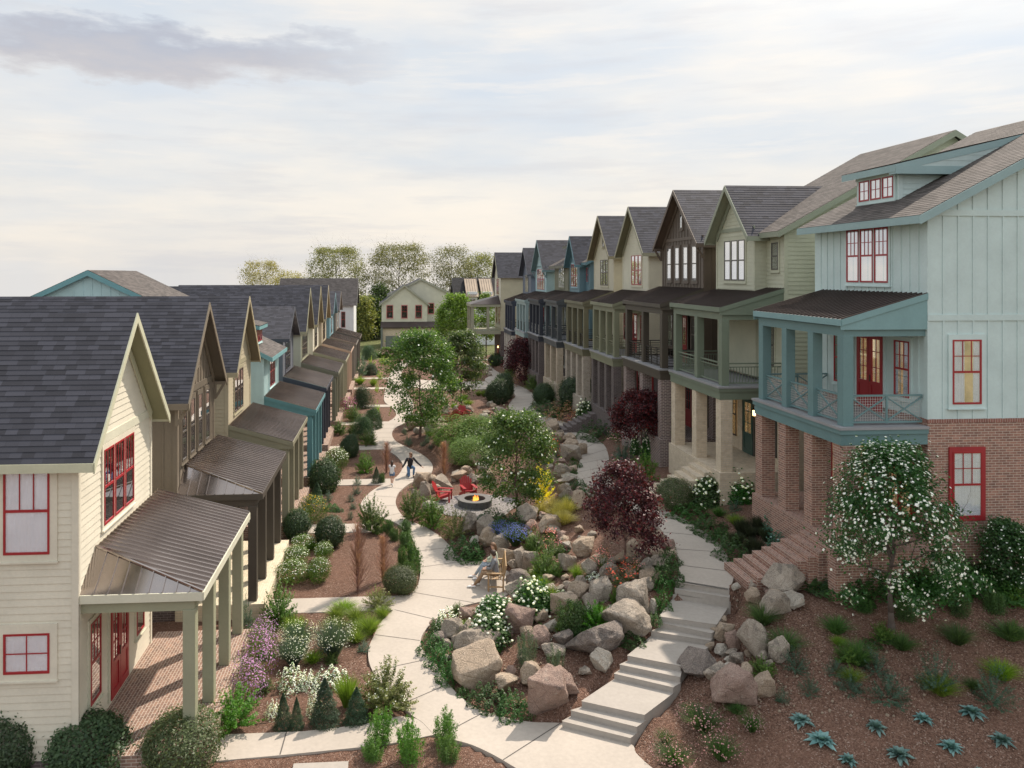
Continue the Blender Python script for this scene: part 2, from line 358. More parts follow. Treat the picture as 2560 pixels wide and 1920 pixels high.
def inside(poly, P):
    x, y = P[:, 0], P[:, 1]; ins = np.zeros(len(P), bool); j = len(poly) - 1
    for i in range(len(poly)):
        xi, yi, xj, yj = poly[i][0], poly[i][1], poly[j][0], poly[j][1]
        if yi != yj:
            c = ((yi > y) != (yj > y)) & (x < (xj - xi) * (y - yi) / (yj - yi) + xi); ins ^= c
        j = i
    return ins
polyR = rpl + rpr[::-1]
stpoly = [tuple(a) for a, b in nos] + [tuple(b) for a, b in nos[::-1]]
near = np.abs(P[:, 1] - 50) < 60
iL = inside(polyL, P); H = np.where(iL, ZL - .14, H)
for q in (polyR, stpoly, [tuple(a) for a, b in lk] + [tuple(b) for a, b in lk[::-1]]):
    H = np.where(inside(q, P), H - .16, H)
pv = nos[0]
for k_, (a_, b_) in enumerate(nos):
    z_ = 1.35 - .15 * k_; a2, b2 = pv; e_ = (Vector(b_) - Vector(a_)).normalized() * .34; q_ = [tuple(Vector(a2) - e_), tuple(Vector(b2) + e_), tuple(Vector(b_) + e_), tuple(Vector(a_) - e_)]; H = np.where(inside(q_, P), np.minimum(H, z_ - .20), H); pv = (a_, b_)
HG = H.reshape(GX.shape)
def tz(x, y):
    i = int(np.clip(np.searchsorted(gx, x) - 1, 0, len(gx) - 2)); j = int(np.clip(np.searchsorted(gy, y) - 1, 0, len(gy) - 2))
    a = (x - gx[i]) / (gx[i + 1] - gx[i]); b = (y - gy[j]) / (gy[j + 1] - gy[j])
    return float((HG[j, i] * (1 - a) + HG[j, i + 1] * a) * (1 - b) + (HG[j + 1, i] * (1 - a) + HG[j + 1, i + 1] * a) * b)
def GND(px, py):
    """where the sight line of a photo pixel meets the ground"""
    r = ray(px, py); t = 9.; 
    while t < 400:
        if CAMZ + r.z * t < tz(r.x * t, r.y * t): break
        t += .25 if t < 60 else 1
    lo, hi = t - 1, t
    for _ in range(20):
        m_ = (lo + hi) / 2
        if CAMZ + r.z * m_ < tz(r.x * m_, r.y * m_): hi = m_
        else: lo = m_
    return Vector((r.x * hi, r.y * hi, tz(r.x * hi, r.y * hi)))
def np_mesh(name, V, Fc, mats, smooth=False, midx=None):
    me = bpy.data.meshes.new(name); V = np.asarray(V, np.float32); Fc = np.asarray(Fc, np.int32); k = Fc.shape[1]
    me.vertices.add(len(V)); me.vertices.foreach_set('co', V.ravel())
    me.loops.add(Fc.size); me.loops.foreach_set('vertex_index', Fc.ravel())
    me.polygons.add(len(Fc)); me.polygons.foreach_set('loop_start', np.arange(0, Fc.size, k, dtype=np.int32))
    for m_ in mats: me.materials.append(m_)
    if midx is not None: me.polygons.foreach_set('material_index', np.asarray(midx, np.int32))
    if smooth: me.polygons.foreach_set('use_smooth', np.ones(len(Fc), bool))
    me.update(calc_edges=True); return me
# mulch / grass material
m, g = newmat('bark_mulch'); p = pos(g); X, Y, Z = g.sep(p)
vo = g.n('TexVoronoi', i_Vector=g.n('Mapping', i_Vector=p, i_Scale=(1, 1, .3)).outputs[0], i_Scale=38.0, i_Randomness=1.0)
n0 = g.noise(p, .45, 5); nf = g.noise(p, 55, 3); nm = g.noise(p, 6, 4)
chip = g.ramp(g.sep(vo.outputs[1])[0], [(.0, (.072, .038, .026)), (.35, (.16, .088, .060)), (.75, (.26, .150, .105)), (.95, (.36, .24, .18)), (1.0, (.56, .45, .37))])
soil = g.ramp(nm, [(.3, (.19, .102, .068)), (.7, (.31, .172, .118))])
c = g.mix(g.ramp(n0, [(.42, (.12, .12, .12)), (.7, (.6, .6, .6))]), chip, soil)
c = g.mix(g.m('MULTIPLY', nf, .4), c, g.mix(1.0, c, (.5, .5, .55), 'MULTIPLY'))
grass = g.ramp(g.noise(p, 1.2, 6), [(.3, (.07, .085, .025)), (.7, (.16, .17, .06))])
gm = g.m('GREATER_THAN', g.m('ADD', Y, g.m('MULTIPLY', g.noise(p, .3, 3), 6.0)), 108.0)
gm2 = g.m('LESS_THAN', X, -27.0); gm3 = g.m('GREATER_THAN', X, 30.0)
c = g.mix(g.m('MAXIMUM', gm, g.m('MAXIMUM', gm2, gm3)), c, grass)
mulch = fin_mat(m, g, c, .9, bump=g.m('ADD', g.m('MULTIPLY', vo.outputs[0], -1.0), g.m('MULTIPLY', nf, .4)), bs=.9, bd=.05, spec=.25)
idx = np.arange(len(P)).reshape(GX.shape)
Fq = np.stack([idx[:-1, :-1].ravel(), idx[:-1, 1:].ravel(), idx[1:, 1:].ravel(), idx[1:, :-1].ravel()], 1)
gme = np_mesh('ground', np.stack([P[:, 0], P[:, 1], H], 1), Fq, [mulch], smooth=True)
go = bpy.data.objects.new('ground', gme); COL.objects.link(go); tag(go, 'reddish brown bark mulch covering the garden beds and the slope', None, kind='structure')
CONC = concrete((.43, .38, .325)); JOINT = simple('dark_joint', (.10, .09, .08), .9)  # JOINT colours the thin dark strips laid as path joints
def slab_poly(mb, poly, th=.13):
    pts = [Vector(q) for q in poly]; o = len(mb.v)
    mb.v += [tuple(q) for q in pts] + [(q.x, q.y, q.z - th) for q in pts]
    for t in tessellate_polygon([pts]): mb.f.append(tuple(o + i for i in t))
    k = len(pts)
    for i in range(k): j = (i + 1) % k; mb.f.append((o + i, o + j, o + k + j, o + k + i))
def joints(mb, poly, cl, step=1.65, half=4.0, th=.014, zf=None):
    """thin tooled joints across a path, following its centre line"""
    PP = [(q[0], q[1]) for q in poly]; acc = step * .6
    for i in range(len(cl) - 1):
        a, b = Vector(cl[i][:2]), Vector(cl[i + 1][:2]); L = (b - a).length
        if L < 1e-4: continue
        while acc < L:
            c0 = a + (b - a) * (acc / L); d = (b - a).normalized(); nn = Vector((-d.y, d.x)); ends = []
            for sg in (-1, 1):
                t = 0.
                ts = np.arange(0, half, .03); Q = np.stack([c0.x + nn.x * ts * sg, c0.y + nn.y * ts * sg], 1); ins = inside(PP, Q)
                k = int(np.argmin(ins)) if not ins.all() else len(ts) - 1
                ends.append(c0 + nn * sg * max(ts[k] - .03, 0))
            if 0.8 < (ends[0] - ends[1]).length < half * 1.5:
                q = [ends[0] - d * th, ends[1] - d * th, ends[1] + d * th, ends[0] + d * th]
                zz = [(zf(v.y) if zf else ZL) + .004 for v in q]
                mb.add([(v.x, v.y, z_) for v, z_ in zip(q, zz)], [(0, 1, 2, 3)])
            acc += step
        acc -= L
mb = MB(); slab_poly(mb, polyL)
tag(mb.build('path', CONC), 'wide pale concrete path winding beside the low cottages', None, kind='structure')
clL = catmull([tuple((W(*a, ZL) + W(*b, ZL)) / 2) for a, b in [((1500, 1920), (1300, 1900)), ((1300, 1830), (1150, 1790)), ((1010, 1700), (1040, 1660)), ((990, 1600), (1010, 1590)), ((1060, 1540), (1080, 1530)), ((1120, 1480), (1140, 1470)), ((1140, 1430), (1130, 1430)), ((1085, 1380), (1080, 1375)), ((1030, 1320), (1020, 1315)), ((950, 1275), (950, 1275)), ((950, 1245), (950, 1240)), ((985, 1215), (1000, 1210)), ((1035, 1185), (1040, 1180)), ((1040, 1160), (1040, 1155)), ((1010, 1130), (1000, 1128)), ((950, 1095), (955, 1090)), ((965, 1070), (975, 1062)), ((1005, 1040), (1008, 1030)), ((1000, 1010), (995, 1000)), ((985, 970), (988, 960)), ((990, 930), (1000, 912))]], 4)
mj = MB(); joints(mj, polyL, clL); tag(mj.build('path', JOINT), 'dark joints tooled across the wide concrete path', None, kind='structure')
mb = MB(); mj = MB()
nR = len(rpl)
for i in range(nR - 1):
    a, b, c_, d_ = map(Vector, (rpl[i], rpr[i], rpr[i + 1], rpl[i + 1]))
    dn = Vector((0, 0, -.16)); mb.add([a, b, c_, d_, a + dn, b + dn, c_ + dn, d_ + dn], [(0, 1, 2, 3), (0, 3, 7, 4), (1, 5, 6, 2)])
acc = 0
for i in range(nR - 1):
    mid0 = (Vector(rpl[i]) + Vector(rpr[i])) / 2; mid1 = (Vector(rpl[i + 1]) + Vector(rpr[i + 1])) / 2; acc += (mid1 - mid0).length
    if acc > 1.5:
        acc = 0; a, b = Vector(rpl[i + 1]), Vector(rpr[i + 1]); u = (b - a).normalized(); q = Vector((-u.y, u.x, 0)) * .013; z_ = Vector((0, 0, .005))
        mj.add([a - q + z_, b - q + z_, b + q + z_, a + q + z_], [(0, 1, 2, 3)])
tag(mb.build('path', CONC), 'narrower concrete path curving below the tall balcony houses', None, kind='structure')
tag(mj.build('path', JOINT), 'dark joints tooled across the narrower upper path', None, kind='structure')
mb = MB()
for i in range(5):
    (a, b), (c_, d_) = lk[i], lk[i + 1]; dn = Vector((0, 0, -.15)); mb.add([a, b, d_, c_, a + dn, b + dn, d_ + dn, c_ + dn], [(0, 1, 2, 3), (0, 3, 7, 4), (1, 5, 6, 2)])
tag(mb.build('path', CONC), 'concrete link between the two paths beyond the flowering trees', None, kind='structure')
# concrete stairs
st = empty('garden_stairs', nos[-1][0], 'grey concrete steps in four short flights joining the two paths', 'stairs')
prev = (Vector(rpl[1]), Vector(rpr[1])); STEPM = concrete((.37, .335, .295), 'step_concrete')
for k, (a, b) in enumerate(nos):
    if k == 0: prev = (a + Vector((.0, .1, 0)), b + Vector((0, .1, 0))); 
    mb = MB(); z = 1.35 - .15 * k
    q = [Vector((v.x, v.y, z)) for v in (prev[0], prev[1], b, a)]
    bk = (q[0] - q[3]).normalized() * .04; q[0] += bk; q[1] += bk
    mb.prism(q, (0, 0, -.55)); mb.build('step', STEPM, st, bevel=.008); prev = (a, b)
# walks from the cottages' porches to the wide path
def quad_slab(mb, x0, x1, y0, y1, z, th=.12): mb.box(x0, x1, y0, y1, z - th, z)
S = [(0, None)] 
walkpx = [(1505, 1020), (1318, 930), (1203, 980), (1118, 950), (1057, 965), (1014, 965), (970, 968), (945, 975)]
mb = MB()
q = [W(505, 1838, ZL - .006), W(760, 1828, ZL - .006), W(900, 1812, ZL - .006), W(1000, 1790, ZL - .006), W(1060, 1800, ZL - .006), W(1100, 1842, ZL - .006), W(1084, 1837, ZL - .006), W(980, 1858, ZL - .006), (W(925, 1862, ZL - .006)), W(900, 1868, ZL - .006), W(720, 1886, ZL - .006), W(500, 1906, ZL - .006)]
slab_poly(mb, q, .14)
for i, (py, px1) in enumerate(walkpx):
    a = W(px1, py, ZL); mb.box(-4.25, a.x + .35, a.y - .58, a.y + .58, ZL - .13, ZL - .007)
tag(mb.build('path', CONC), 'straight concrete walks leading from the cottage porches to the wide path', None, kind='structure')
mb = MB(); 
a = W(735, 1900, ZL); mb.box(a.x, a.x + 1.25, a.y - .55, a.y - .1, ZL - .3, ZL - .012); mb.box(a.x, a.x + 1.22, a.y - 1.1, a.y - .56, ZL - .5, ZL - .17)
tag(mb.build('concrete_steps', STEPM, bevel=.01), 'two low concrete steps at the near edge of the first walk', 'steps')
mj = MB()
for (x, y0, y1) in ((708, 1829, 1887), (919, 1810, 1840)):
    a, b = W(x + 8, y0 + 1, ZL), W(x - 8, y1 - 1, ZL); mj.prism([a + Vector((-.015, 0, .0)), b + Vector((-.015, 0, .0)), b + Vector((.015, 0, .0)), a + Vector((.015, 0, .0))], (0, 0, -.003))
tag(mj.build('path', JOINT), 'joints across the near straight walk', None, kind='structure')
# ================================================================= houses
class Fr:
    """a wall plane: front faces across the garden (a = world Y), side faces the viewer (a = world X)"""
    def __init__(s, kind, c, sg=1): s.k, s.c, s.s = kind, c, sg
    def pt(s, a, z, n=0.0): return (s.c + s.s * n, a, z) if s.k == 'F' else (a, s.c - n, z)
    def box(s, mb, a0, a1, z0, z1, n0, n1):
        P = [s.pt(a, z, n) for n in (n0, n1) for a, z in ((a0, z0), (a1, z0), (a1, z1), (a0, z1))]
        mb.add(P, [(0, 1, 2, 3), (7, 6, 5, 4), (0, 4, 5, 1), (1, 5, 6, 2), (2, 6, 7, 3), (3, 7, 4, 0)])
def lin(prof, z):
    zs = [p[0] for p in prof]; return float(np.interp(z, zs, [p[1] for p in prof])), float(np.interp(z, zs, [p[2] for p in prof]))
def clap(mb, fr, prof, z0, z1, ex=.165, out=.022):
    n = max(1, round((z1 - z0) / ex)); h = (z1 - z0) / n
    for k in range(n):
        za, zb = z0 + k * h, z0 + (k + 1) * h; a0, a1 = lin(prof, za); b0, b1 = lin(prof, zb - 1e-4)
        if a1 - a0 < .02: continue
        mb.add([fr.pt(a0, za, out), fr.pt(a1, za, out), fr.pt(b1, zb, .004), fr.pt(b0, zb, .004), fr.pt(a0, za, 0), fr.pt(a1, za, 0)], [(0, 1, 2, 3), (4, 5, 1, 0)])
def batten(mb, fr, prof, z0, z1, sp=.4, w=.055):
    a0 = min(p[1] for p in prof); a1 = max(p[2] for p in prof)
    fl = [fr.pt(p[1], p[0], .004) for p in prof] + [fr.pt(p[2], p[0], .004) for p in prof[::-1]]
    mb.add(fl, [tuple(range(len(fl)))])
    n = max(1, round((a1 - a0) / sp)); zs = np.linspace(z0, z1, 60)
    for i in range(n + 1):
        a = a0 + (a1 - a0) * i / n; ok = [z for z in zs if lin(prof, z)[0] + .02 <= a <= lin(prof, z)[1] - .02]
        if len(ok) > 2: fr.box(mb, a - w / 2, a + w / 2, ok[0], ok[-1], 0.002, .028)
def slope(mb, e0, e1, r1, r0, ex=.15, lip=.009):
    e0, e1, r0, r1 = map(Vector, (e0, e1, r0, r1)); L = (r0 - e0).length; n = max(1, round(L / ex))
    nn = (e1 - e0).cross(r0 - e0).normalized(); nn = nn if nn.z > 0 else -nn; d = (e1 - e0).normalized()
    for k in range(n):
        t0, t1 = k / n, (k + 1) / n
        a, b, c, q = e0.lerp(r0, t0), e1.lerp(r1, t0), e1.lerp(r1, t1), e0.lerp(r0, t1)
        A, B = a + nn * lip, b + nn * lip
        P = [A, B, c + nn * .001, q + nn * .001, a, b]
        uv = [(v.dot(d) + 40, vv) for v, vv in zip(P, (k * ex + .004, k * ex + .004, (k + 1) * ex - .004, (k + 1) * ex - .004, k * ex + .002, k * ex + .002))]
        mb.add(P, [(0, 1, 2, 3), (4, 5, 1, 0)], uv)
RED = (.34, .022, .028)
CURT = paint((.86, .885, .94), .9)
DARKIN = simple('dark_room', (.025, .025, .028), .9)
def window(par, fr, a0, a1, z0, z1, sash, casing, up=(2, 2), lo=(1, 1), curtain=False, glowc=None, cw=.09, sill=True, blind=None):
    mb = MB(); t = .045; zm = (z0 + z1) / 2 if lo else z0
    n0, n1 = .028, .065
    for q in ((a0, a0 + t, z0, z1), (a1 - t, a1, z0, z1), (a0 + t, a1 - t, z0, z0 + t * 1.2), (a0 + t, a1 - t, z1 - t, z1)): fr.box(mb, *q, n0, n1)
    if lo: fr.box(mb, a0 + t, a1 - t, zm - .03, zm + .03, n0, n1 - .003)
    for (c, r), (za, zb) in (((up), (zm + (.03 if lo else t), z1 - t)), ((lo or (1, 1)), (z0 + t, zm - .03))):
        if not lo and za > zb: continue
        if zb - za < .05: continue
        for i in range(1, c): x = a0 + t + (a1 - a0 - 2 * t) * i / c; fr.box(mb, x - .011, x + .011, za, zb, .04, .058)
        for j in range(1, r): z = za + (zb - za) * j / r; fr.box(mb, a0 + t, a1 - t, z - .011, z + .011, .04, .0575)
    w_ = mb.build('window', paint(sash, .35), par)
    mb = MB(); fr.box(mb, a0 + t * .5, a1 - t * .5, z0 + t * .5, z1 - t * .5, .046, .049); mb.build('pane', glassmat(), w_)
    mb = MB(); fr.box(mb, a0 + .02, a1 - .02, z0 + .02, z1 - .02, .022, .026); mb.build('pane_backing', glow(glowc, .55, 'lit_room') if glowc else (blind or DARKIN), w_)  # flat panel behind the glass; the pale one paints in mirrored sky
    if curtain:
        mb = MB(); segs = [(a0 + .03, a1 - .03)] if curtain == 1 else [(a0 + .03, a0 + (a1 - a0) * .42), (a0 + (a1 - a0) * .72, a1 - .03)]
        for s0, s1 in segs:
            N = max(8, int((s1 - s0) / .016)); P = []
            rr_ = random.Random(int(a0 * 100) + int(z0 * 10))
            ph = [rr_.uniform(0, 6) for _ in range(3)]
            for i in range(N + 1):
                a = s0 + (s1 - s0) * i / N; q = .035 + .0035 * math.sin(i * 1.0 + ph[0] + math.sin(i * .23 + ph[1])) + .003 * math.sin(i * .41 + ph[2])
                P += [fr.pt(a, z0 + .02, q), fr.pt(a, z1 - .02, q * .9 + .002)]
            mb.add(P, [(2 * i, 2 * i + 2, 2 * i + 3, 2 * i + 1) for i in range(N)])
        mb.build('curtain', CURT, w_, smooth=True)
    if casing:
        mb = MB(); n1 = .05
        for q in ((a0 - cw, a0, z0 - cw, z1 + cw * 1.3), (a1, a1 + cw, z0 - cw, z1 + cw * 1.3), (a0, a1, z1, z1 + cw * 1.3), (a0, a1, z0 - cw, z0)): fr.box(mb, *q, .001, n1)
        if sill: fr.box(mb, a0 - cw - .02, a1 + cw + .02, z0 - cw - .035, z0 - cw, .001, n1 + .04)
        mb.build('casing', paint(casing), w_)
    return w_
def wgroup(par, fr, a0, a1, z0, z1, n, sash, casing, **k):
    gap = .07; w = (a1 - a0 - gap * (n - 1)) / n; cw = .10
    for i in range(n):
        x = a0 + i * (w + gap); window(par, fr, x, x + w, z0, z1, sash, None, **k)
    mb = MB()
    for q in ((a0 - cw, a0, z0 - cw, z1 + cw * 1.4), (a1, a1 + cw, z0 - cw, z1 + cw * 1.4), (a0, a1, z1, z1 + cw * 1.4), (a0, a1, z0 - cw, z0)): fr.box(mb, *q, .001, .05)
    for i in range(1, n): x = a0 + i * (w + gap) - gap; fr.box(mb, x, x + gap, z0, z1, .001, .05)
    fr.box(mb, a0 - cw - .02, a1 + cw + .02, z0 - cw - .035, z0 - cw, .001, .09)
    mb.build('window_trim', paint(casing), par)
def door(par, fr, a0, a1, z0, z1, col, casing, leaves=2, glowc=None):
    mb = MB(); W_ = (a1 - a0) / leaves
    for i in range(leaves):
        x0, x1 = a0 + i * W_ + .008, a0 + (i + 1) * W_ - .008; t = .12; zz = z0 + (z1 - z0) * .36
        for q in ((x0, x0 + t, z0, z1), (x1 - t, x1, z0, z1), (x0 + t, x1 - t, z0, z0 + .2), (x0 + t, x1 - t, z1 - t, z1), (x0 + t, x1 - t, zz - .06, zz + .06)): fr.box(mb, *q, .028, .075)
        fr.box(mb, x0 + t, x1 - t, z0 + .2, zz - .06, .028, .055)
        fr.box(mb, (x0 + x1) / 2 - .012, (x0 + x1) / 2 + .012, zz + .06, z1 - t, .04, .064)
        for k in (1, 2): z = zz + (z1 - zz) * k / 3; fr.box(mb, x0 + t, x1 - t, z - .012, z + .012, .04, .0635)
    d = mb.build('door', paint(col, .35), par)
    mb = MB(); fr.box(mb, a0 + .05, a1 - .05, zz, z1 - .05, .048, .051); mb.build('pane', glassmat(), d)
    mb = MB(); fr.box(mb, a0 + .04, a1 - .04, zz, z1 - .04, .022, .026); mb.build('pane_backing', glow(glowc, .6, 'lit_room') if glowc else DARKIN, d)
    mb = MB(); m_ = a0 + W_ - .06; fr.box(mb, m_ - .012, m_ + .012, z0 + .9, z0 + 1.12, .075, .10); mb.build('handle', metal((.12, .1, .08)), d)
    if casing:
        mb = MB()
        for q in ((a0 - .11, a0, z0, z1 + .14), (a1, a1 + .11, z0, z1 + .14), (a0, a1, z1, z1 + .14)): fr.box(mb, *q, .001, .05)
        mb.build('casing', paint(casing), d)
def gable_roof(par, s, xf, xb, Y0, Y1, ze, za, rm, trim, ov=.3, fo=.45, brackets=False, soff=None):
    """ridge runs away from the garden; the gable faces it"""
    ym = (Y0 + Y1) / 2; sl = (za - ze) / (ym - Y0); x0 = xf + s * fo; zl = ze - ov * sl
    mb = MB(); slope(mb, (x0, Y0 - ov, zl), (xb, Y0 - ov, zl), (xb, ym, za), (x0, ym, za)); slope(mb, (x0, Y1 + ov, zl), (xb, Y1 + ov, zl), (xb, ym, za), (x0, ym, za))
    roof = mb.build('roof', rm, par)
    mb = MB(); th = .12; q = .012
    for yy in (Y0 - ov, Y1 + ov):
        mb.prism([(x0, yy, zl - q), (xb, yy, zl - q), (xb, ym, za - q), (x0, ym, za - q)], (0, 0, -th))
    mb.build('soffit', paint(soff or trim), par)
    mb = MB(); b = .24
    for yy in (Y0 - ov, Y1 + ov):
        mb.prism([(x0 + s * .001, yy, zl - .0), (x0 + s * .001, ym, za), (x0 + s * .001, ym, za - b), (x0 + s * .001, yy, zl - b)], (s * .035, 0, 0))
    # frieze boards against the wall under the overhang
    for yy, sg in ((Y0, 1), (Y1, -1)):
        mb.prism([(xf + s * .03, yy, ze - th - .05), (xf + s * .03, ym, za - th - .05), (xf + s * .03, ym, za - th - .3), (xf + s * .03, yy + sg * .12, ze - th - .27)], (s * .03, 0, 0))
    mb.build('rake_board', paint(trim), par)
    mb = MB(); mb.box(min(x0, xb), max(x0, xb), Y0 - ov - .03, Y0 - ov + .001, zl - .2, zl - .002); mb.box(min(x0, xb), max(x0, xb), Y1 + ov, Y1 + ov + .03, zl - .2, zl - .002)
    mb.build('fascia', paint(trim), par)
    if brackets:
        mb = MB()
        for yy in (Y0 - ov * .4, Y1 + ov * .4):
            mb.box(min(xf, x0), max(xf, x0), yy - .05, yy + .05, zl - .18, zl - .06); mb.box(min(xf, xf + s * .1), max(xf, xf + s * .1), yy - .05, yy + .05, zl - .75, zl - .18)
            mb.bar((xf + s * .08, yy, zl - .68), (xf + s * (fo - .06), yy, zl - .16), .08, .1)
            mb.build('bracket', paint(trim), par); mb = MB()
    return roof
def metal_shed(par, s, xw, xe, Y0, Y1, zw, ze, mat, trim, rib=.28, hip=None, name='porch_roof'):
    """lean-to roof from the wall (xw, zw) down to the eave (xe, ze); hip = near end folded down"""
    mb = MB(); hy = hip or 0
    nrm = Vector((-(zw - ze), 0, -(xe - xw))).normalized() if s < 0 else Vector((zw - ze, 0, xe - xw)).normalized()
    if nrm.z < 0: nrm = -nrm
    mb.add([(xe, Y0, ze), (xe, Y1, ze), (xw, Y1, zw), (xw, Y0 + hy, zw)], [(0, 1, 2, 3)])
    n = round((Y1 - Y0) / rib)
    for i in range(n + 1):
        y = Y0 + (Y1 - Y0) * i / n; t = min(1, (y - Y0) / hy) if hy else 1
        if t < .08: continue
        a = Vector((xe, y, ze)) + nrm * .02; b = Vector((xe + (xw - xe) * t, y, ze + (zw - ze) * t)) + nrm * .02
        mb.bar(a, b, .028, .045, nrm)
    if hip:
        mb.add([(xe, Y0, ze), (xw, Y0 + hy, zw), (xw, Y0, ze)], [(0, 1, 2)])
        hn = Vector((0, -(zw - ze), hy)).normalized(); N = 9
        for i in range(1, N):
            x = xw + (xe - xw) * i / N; t = 1 - i / N
            mb.bar(Vector((x, Y0, ze)) + hn * .015, Vector((x, Y0 + hy * t, ze + (zw - ze) * t)) + hn * .015, .024, .035, hn)
        mb.bar((xe, Y0, ze + .02), (xw, Y0 + hy, zw + .02), .05, .05)
    r = mb.build(name, mat, par)
    mb = MB(); lo = [(xe, Y0, ze - .004), (xe, Y1, ze - .004), (xw, Y1, zw - .004), (xw, Y0 + hy, zw - .004)]
    mb.prism(lo, (0, 0, -.06))
    xa, xb = sorted((xe, xe + s * .03)); mb.box(xa, xb, Y0 - .01, Y1 + .01, ze - .19, ze - .002)
    xa, xb = sorted((xw, xe))
    if hip: mb.box(xa, xb, Y0 - .03, Y0, ze - .19, ze - .002)
    else:
        mb.prism([(xe, Y0, ze - .002), (xw, Y0, zw + .02), (xw, Y0, zw - .16), (xe, Y0, ze - .18)], (0, -.035, 0))
        mb.prism([(xe, Y0 + .05, ze - .16), (xw, Y0 + .05, zw - .14), (xw, Y0 + .05, ze - .30), (xe, Y0 + .05, ze - .30)], (0, -.05, 0))
    mb.prism([(xe, Y1, ze - .002), (xw, Y1, zw), (xw, Y1, ze - .3), (xe, Y1, ze - .3)], (0, .03, 0))
    mb.build('fascia', paint(trim), r)
    return r
def railing(par, p0, p1, z0, h, style, mat):
    a, b = Vector((*p0, z0)), Vector((*p1, z0)); L = (b - a).length; u = (b - a) / L; mb = MB(); up = Vector((0, 0, 1))
    mb.bar(a + up * h, b + up * h, .07, .05); mb.bar(a + up * .09, b + up * .09, .05, .05)
    if style == 'bars':
        mb.bar(a + up * (h - .14), b + up * (h - .14), .035, .035)
        n = max(2, round(L / .12))
        for i in range(1, n): q = a + u * (L * i / n); mb.bar(q + up * .09, q + up * (h - .14), .02, .02, u)
    elif style == 'rods':
        for k in range(1, 6): z = .09 + (h - .09) * k / 6; mb.bar(a + up * z, b + up * z, .025, .025)
        n = max(1, round(L / .9))
        for i in range(0, n + 1): q = a + u * (L * i / n); mb.bar(q + up * .02, q + up * h, .035, .035, u)
    else:
        n = max(1, round(L / .95))
        for i in range(n):
            q0 = a + u * (L * i / n); q1 = a + u * (L * (i + 1) / n)
            mb.bar(q0 + up * .12, q1 + up * (h - .05), .035, .05, u.cross(up)); mb.bar(q0 + up * (h - .05), q1 + up * .12, .034, .048, u.cross(up))
            if i: mb.bar(q0 + up * .05, q0 + up * h, .06, .05, u)
    r = mb.build('railing', mat, par)
    if style == 'x':
        mb = MB(); n = round(L / .075)
        for i in range(1, n): q = a + u * (L * i / n); mb.bar(q + up * .1, q + up * (h - .03), .007, .007, u)
        for k in range(1, round(h / .075)): mb.bar(a + up * (k * .075 + .08), b + up * (k * .075 + .08), .007, .007)
        mb.build('wire_mesh', simple('wire_mesh', (.62, .62, .60), .5, .3), r)
    return r
def lamp(par, fr, a, z):
    mb = MB(); fr.box(mb, a - .05, a + .05, z - .12, z + .12, 0, .05); fr.box(mb, a - .10, a + .10, z + .1, z + .14, .05, .25); fr.box(mb, a - .05, a + .05, z + .14, z + .2, .1, .2)
    for i in (-.085, .075):
        for j in (.06, .22): fr.box(mb, a + i, a + i + .01, z - .16, z + .1, j, j + .01)
    fr.box(mb, a - .09, a + .09, z - .19, z - .16, .05, .24)
    o = mb.build('wall_lantern', metal((.02, .018, .016), .5), par)
    mb = MB(); fr.box(mb, a - .055, a + .055, z - .14, z + .08, .1, .2); mb.build('lamp_glass', glow((1, .62, .25), 9.0), o)
BRZ = metal((.36, .315, .29), .17, .92); BRZR = metal((.085, .066, .060), .42, .6)
SHN = shingle((.040, .041, .052)); SHB = shingle((.074, .064, .059))
XL, XP = -6.93, -4.19
def pol(prof, fr, n=0): return [fr.pt(p[1], p[0], n) for p in prof] + [fr.pt(p[2], p[0], n) for p in prof[::-1]]
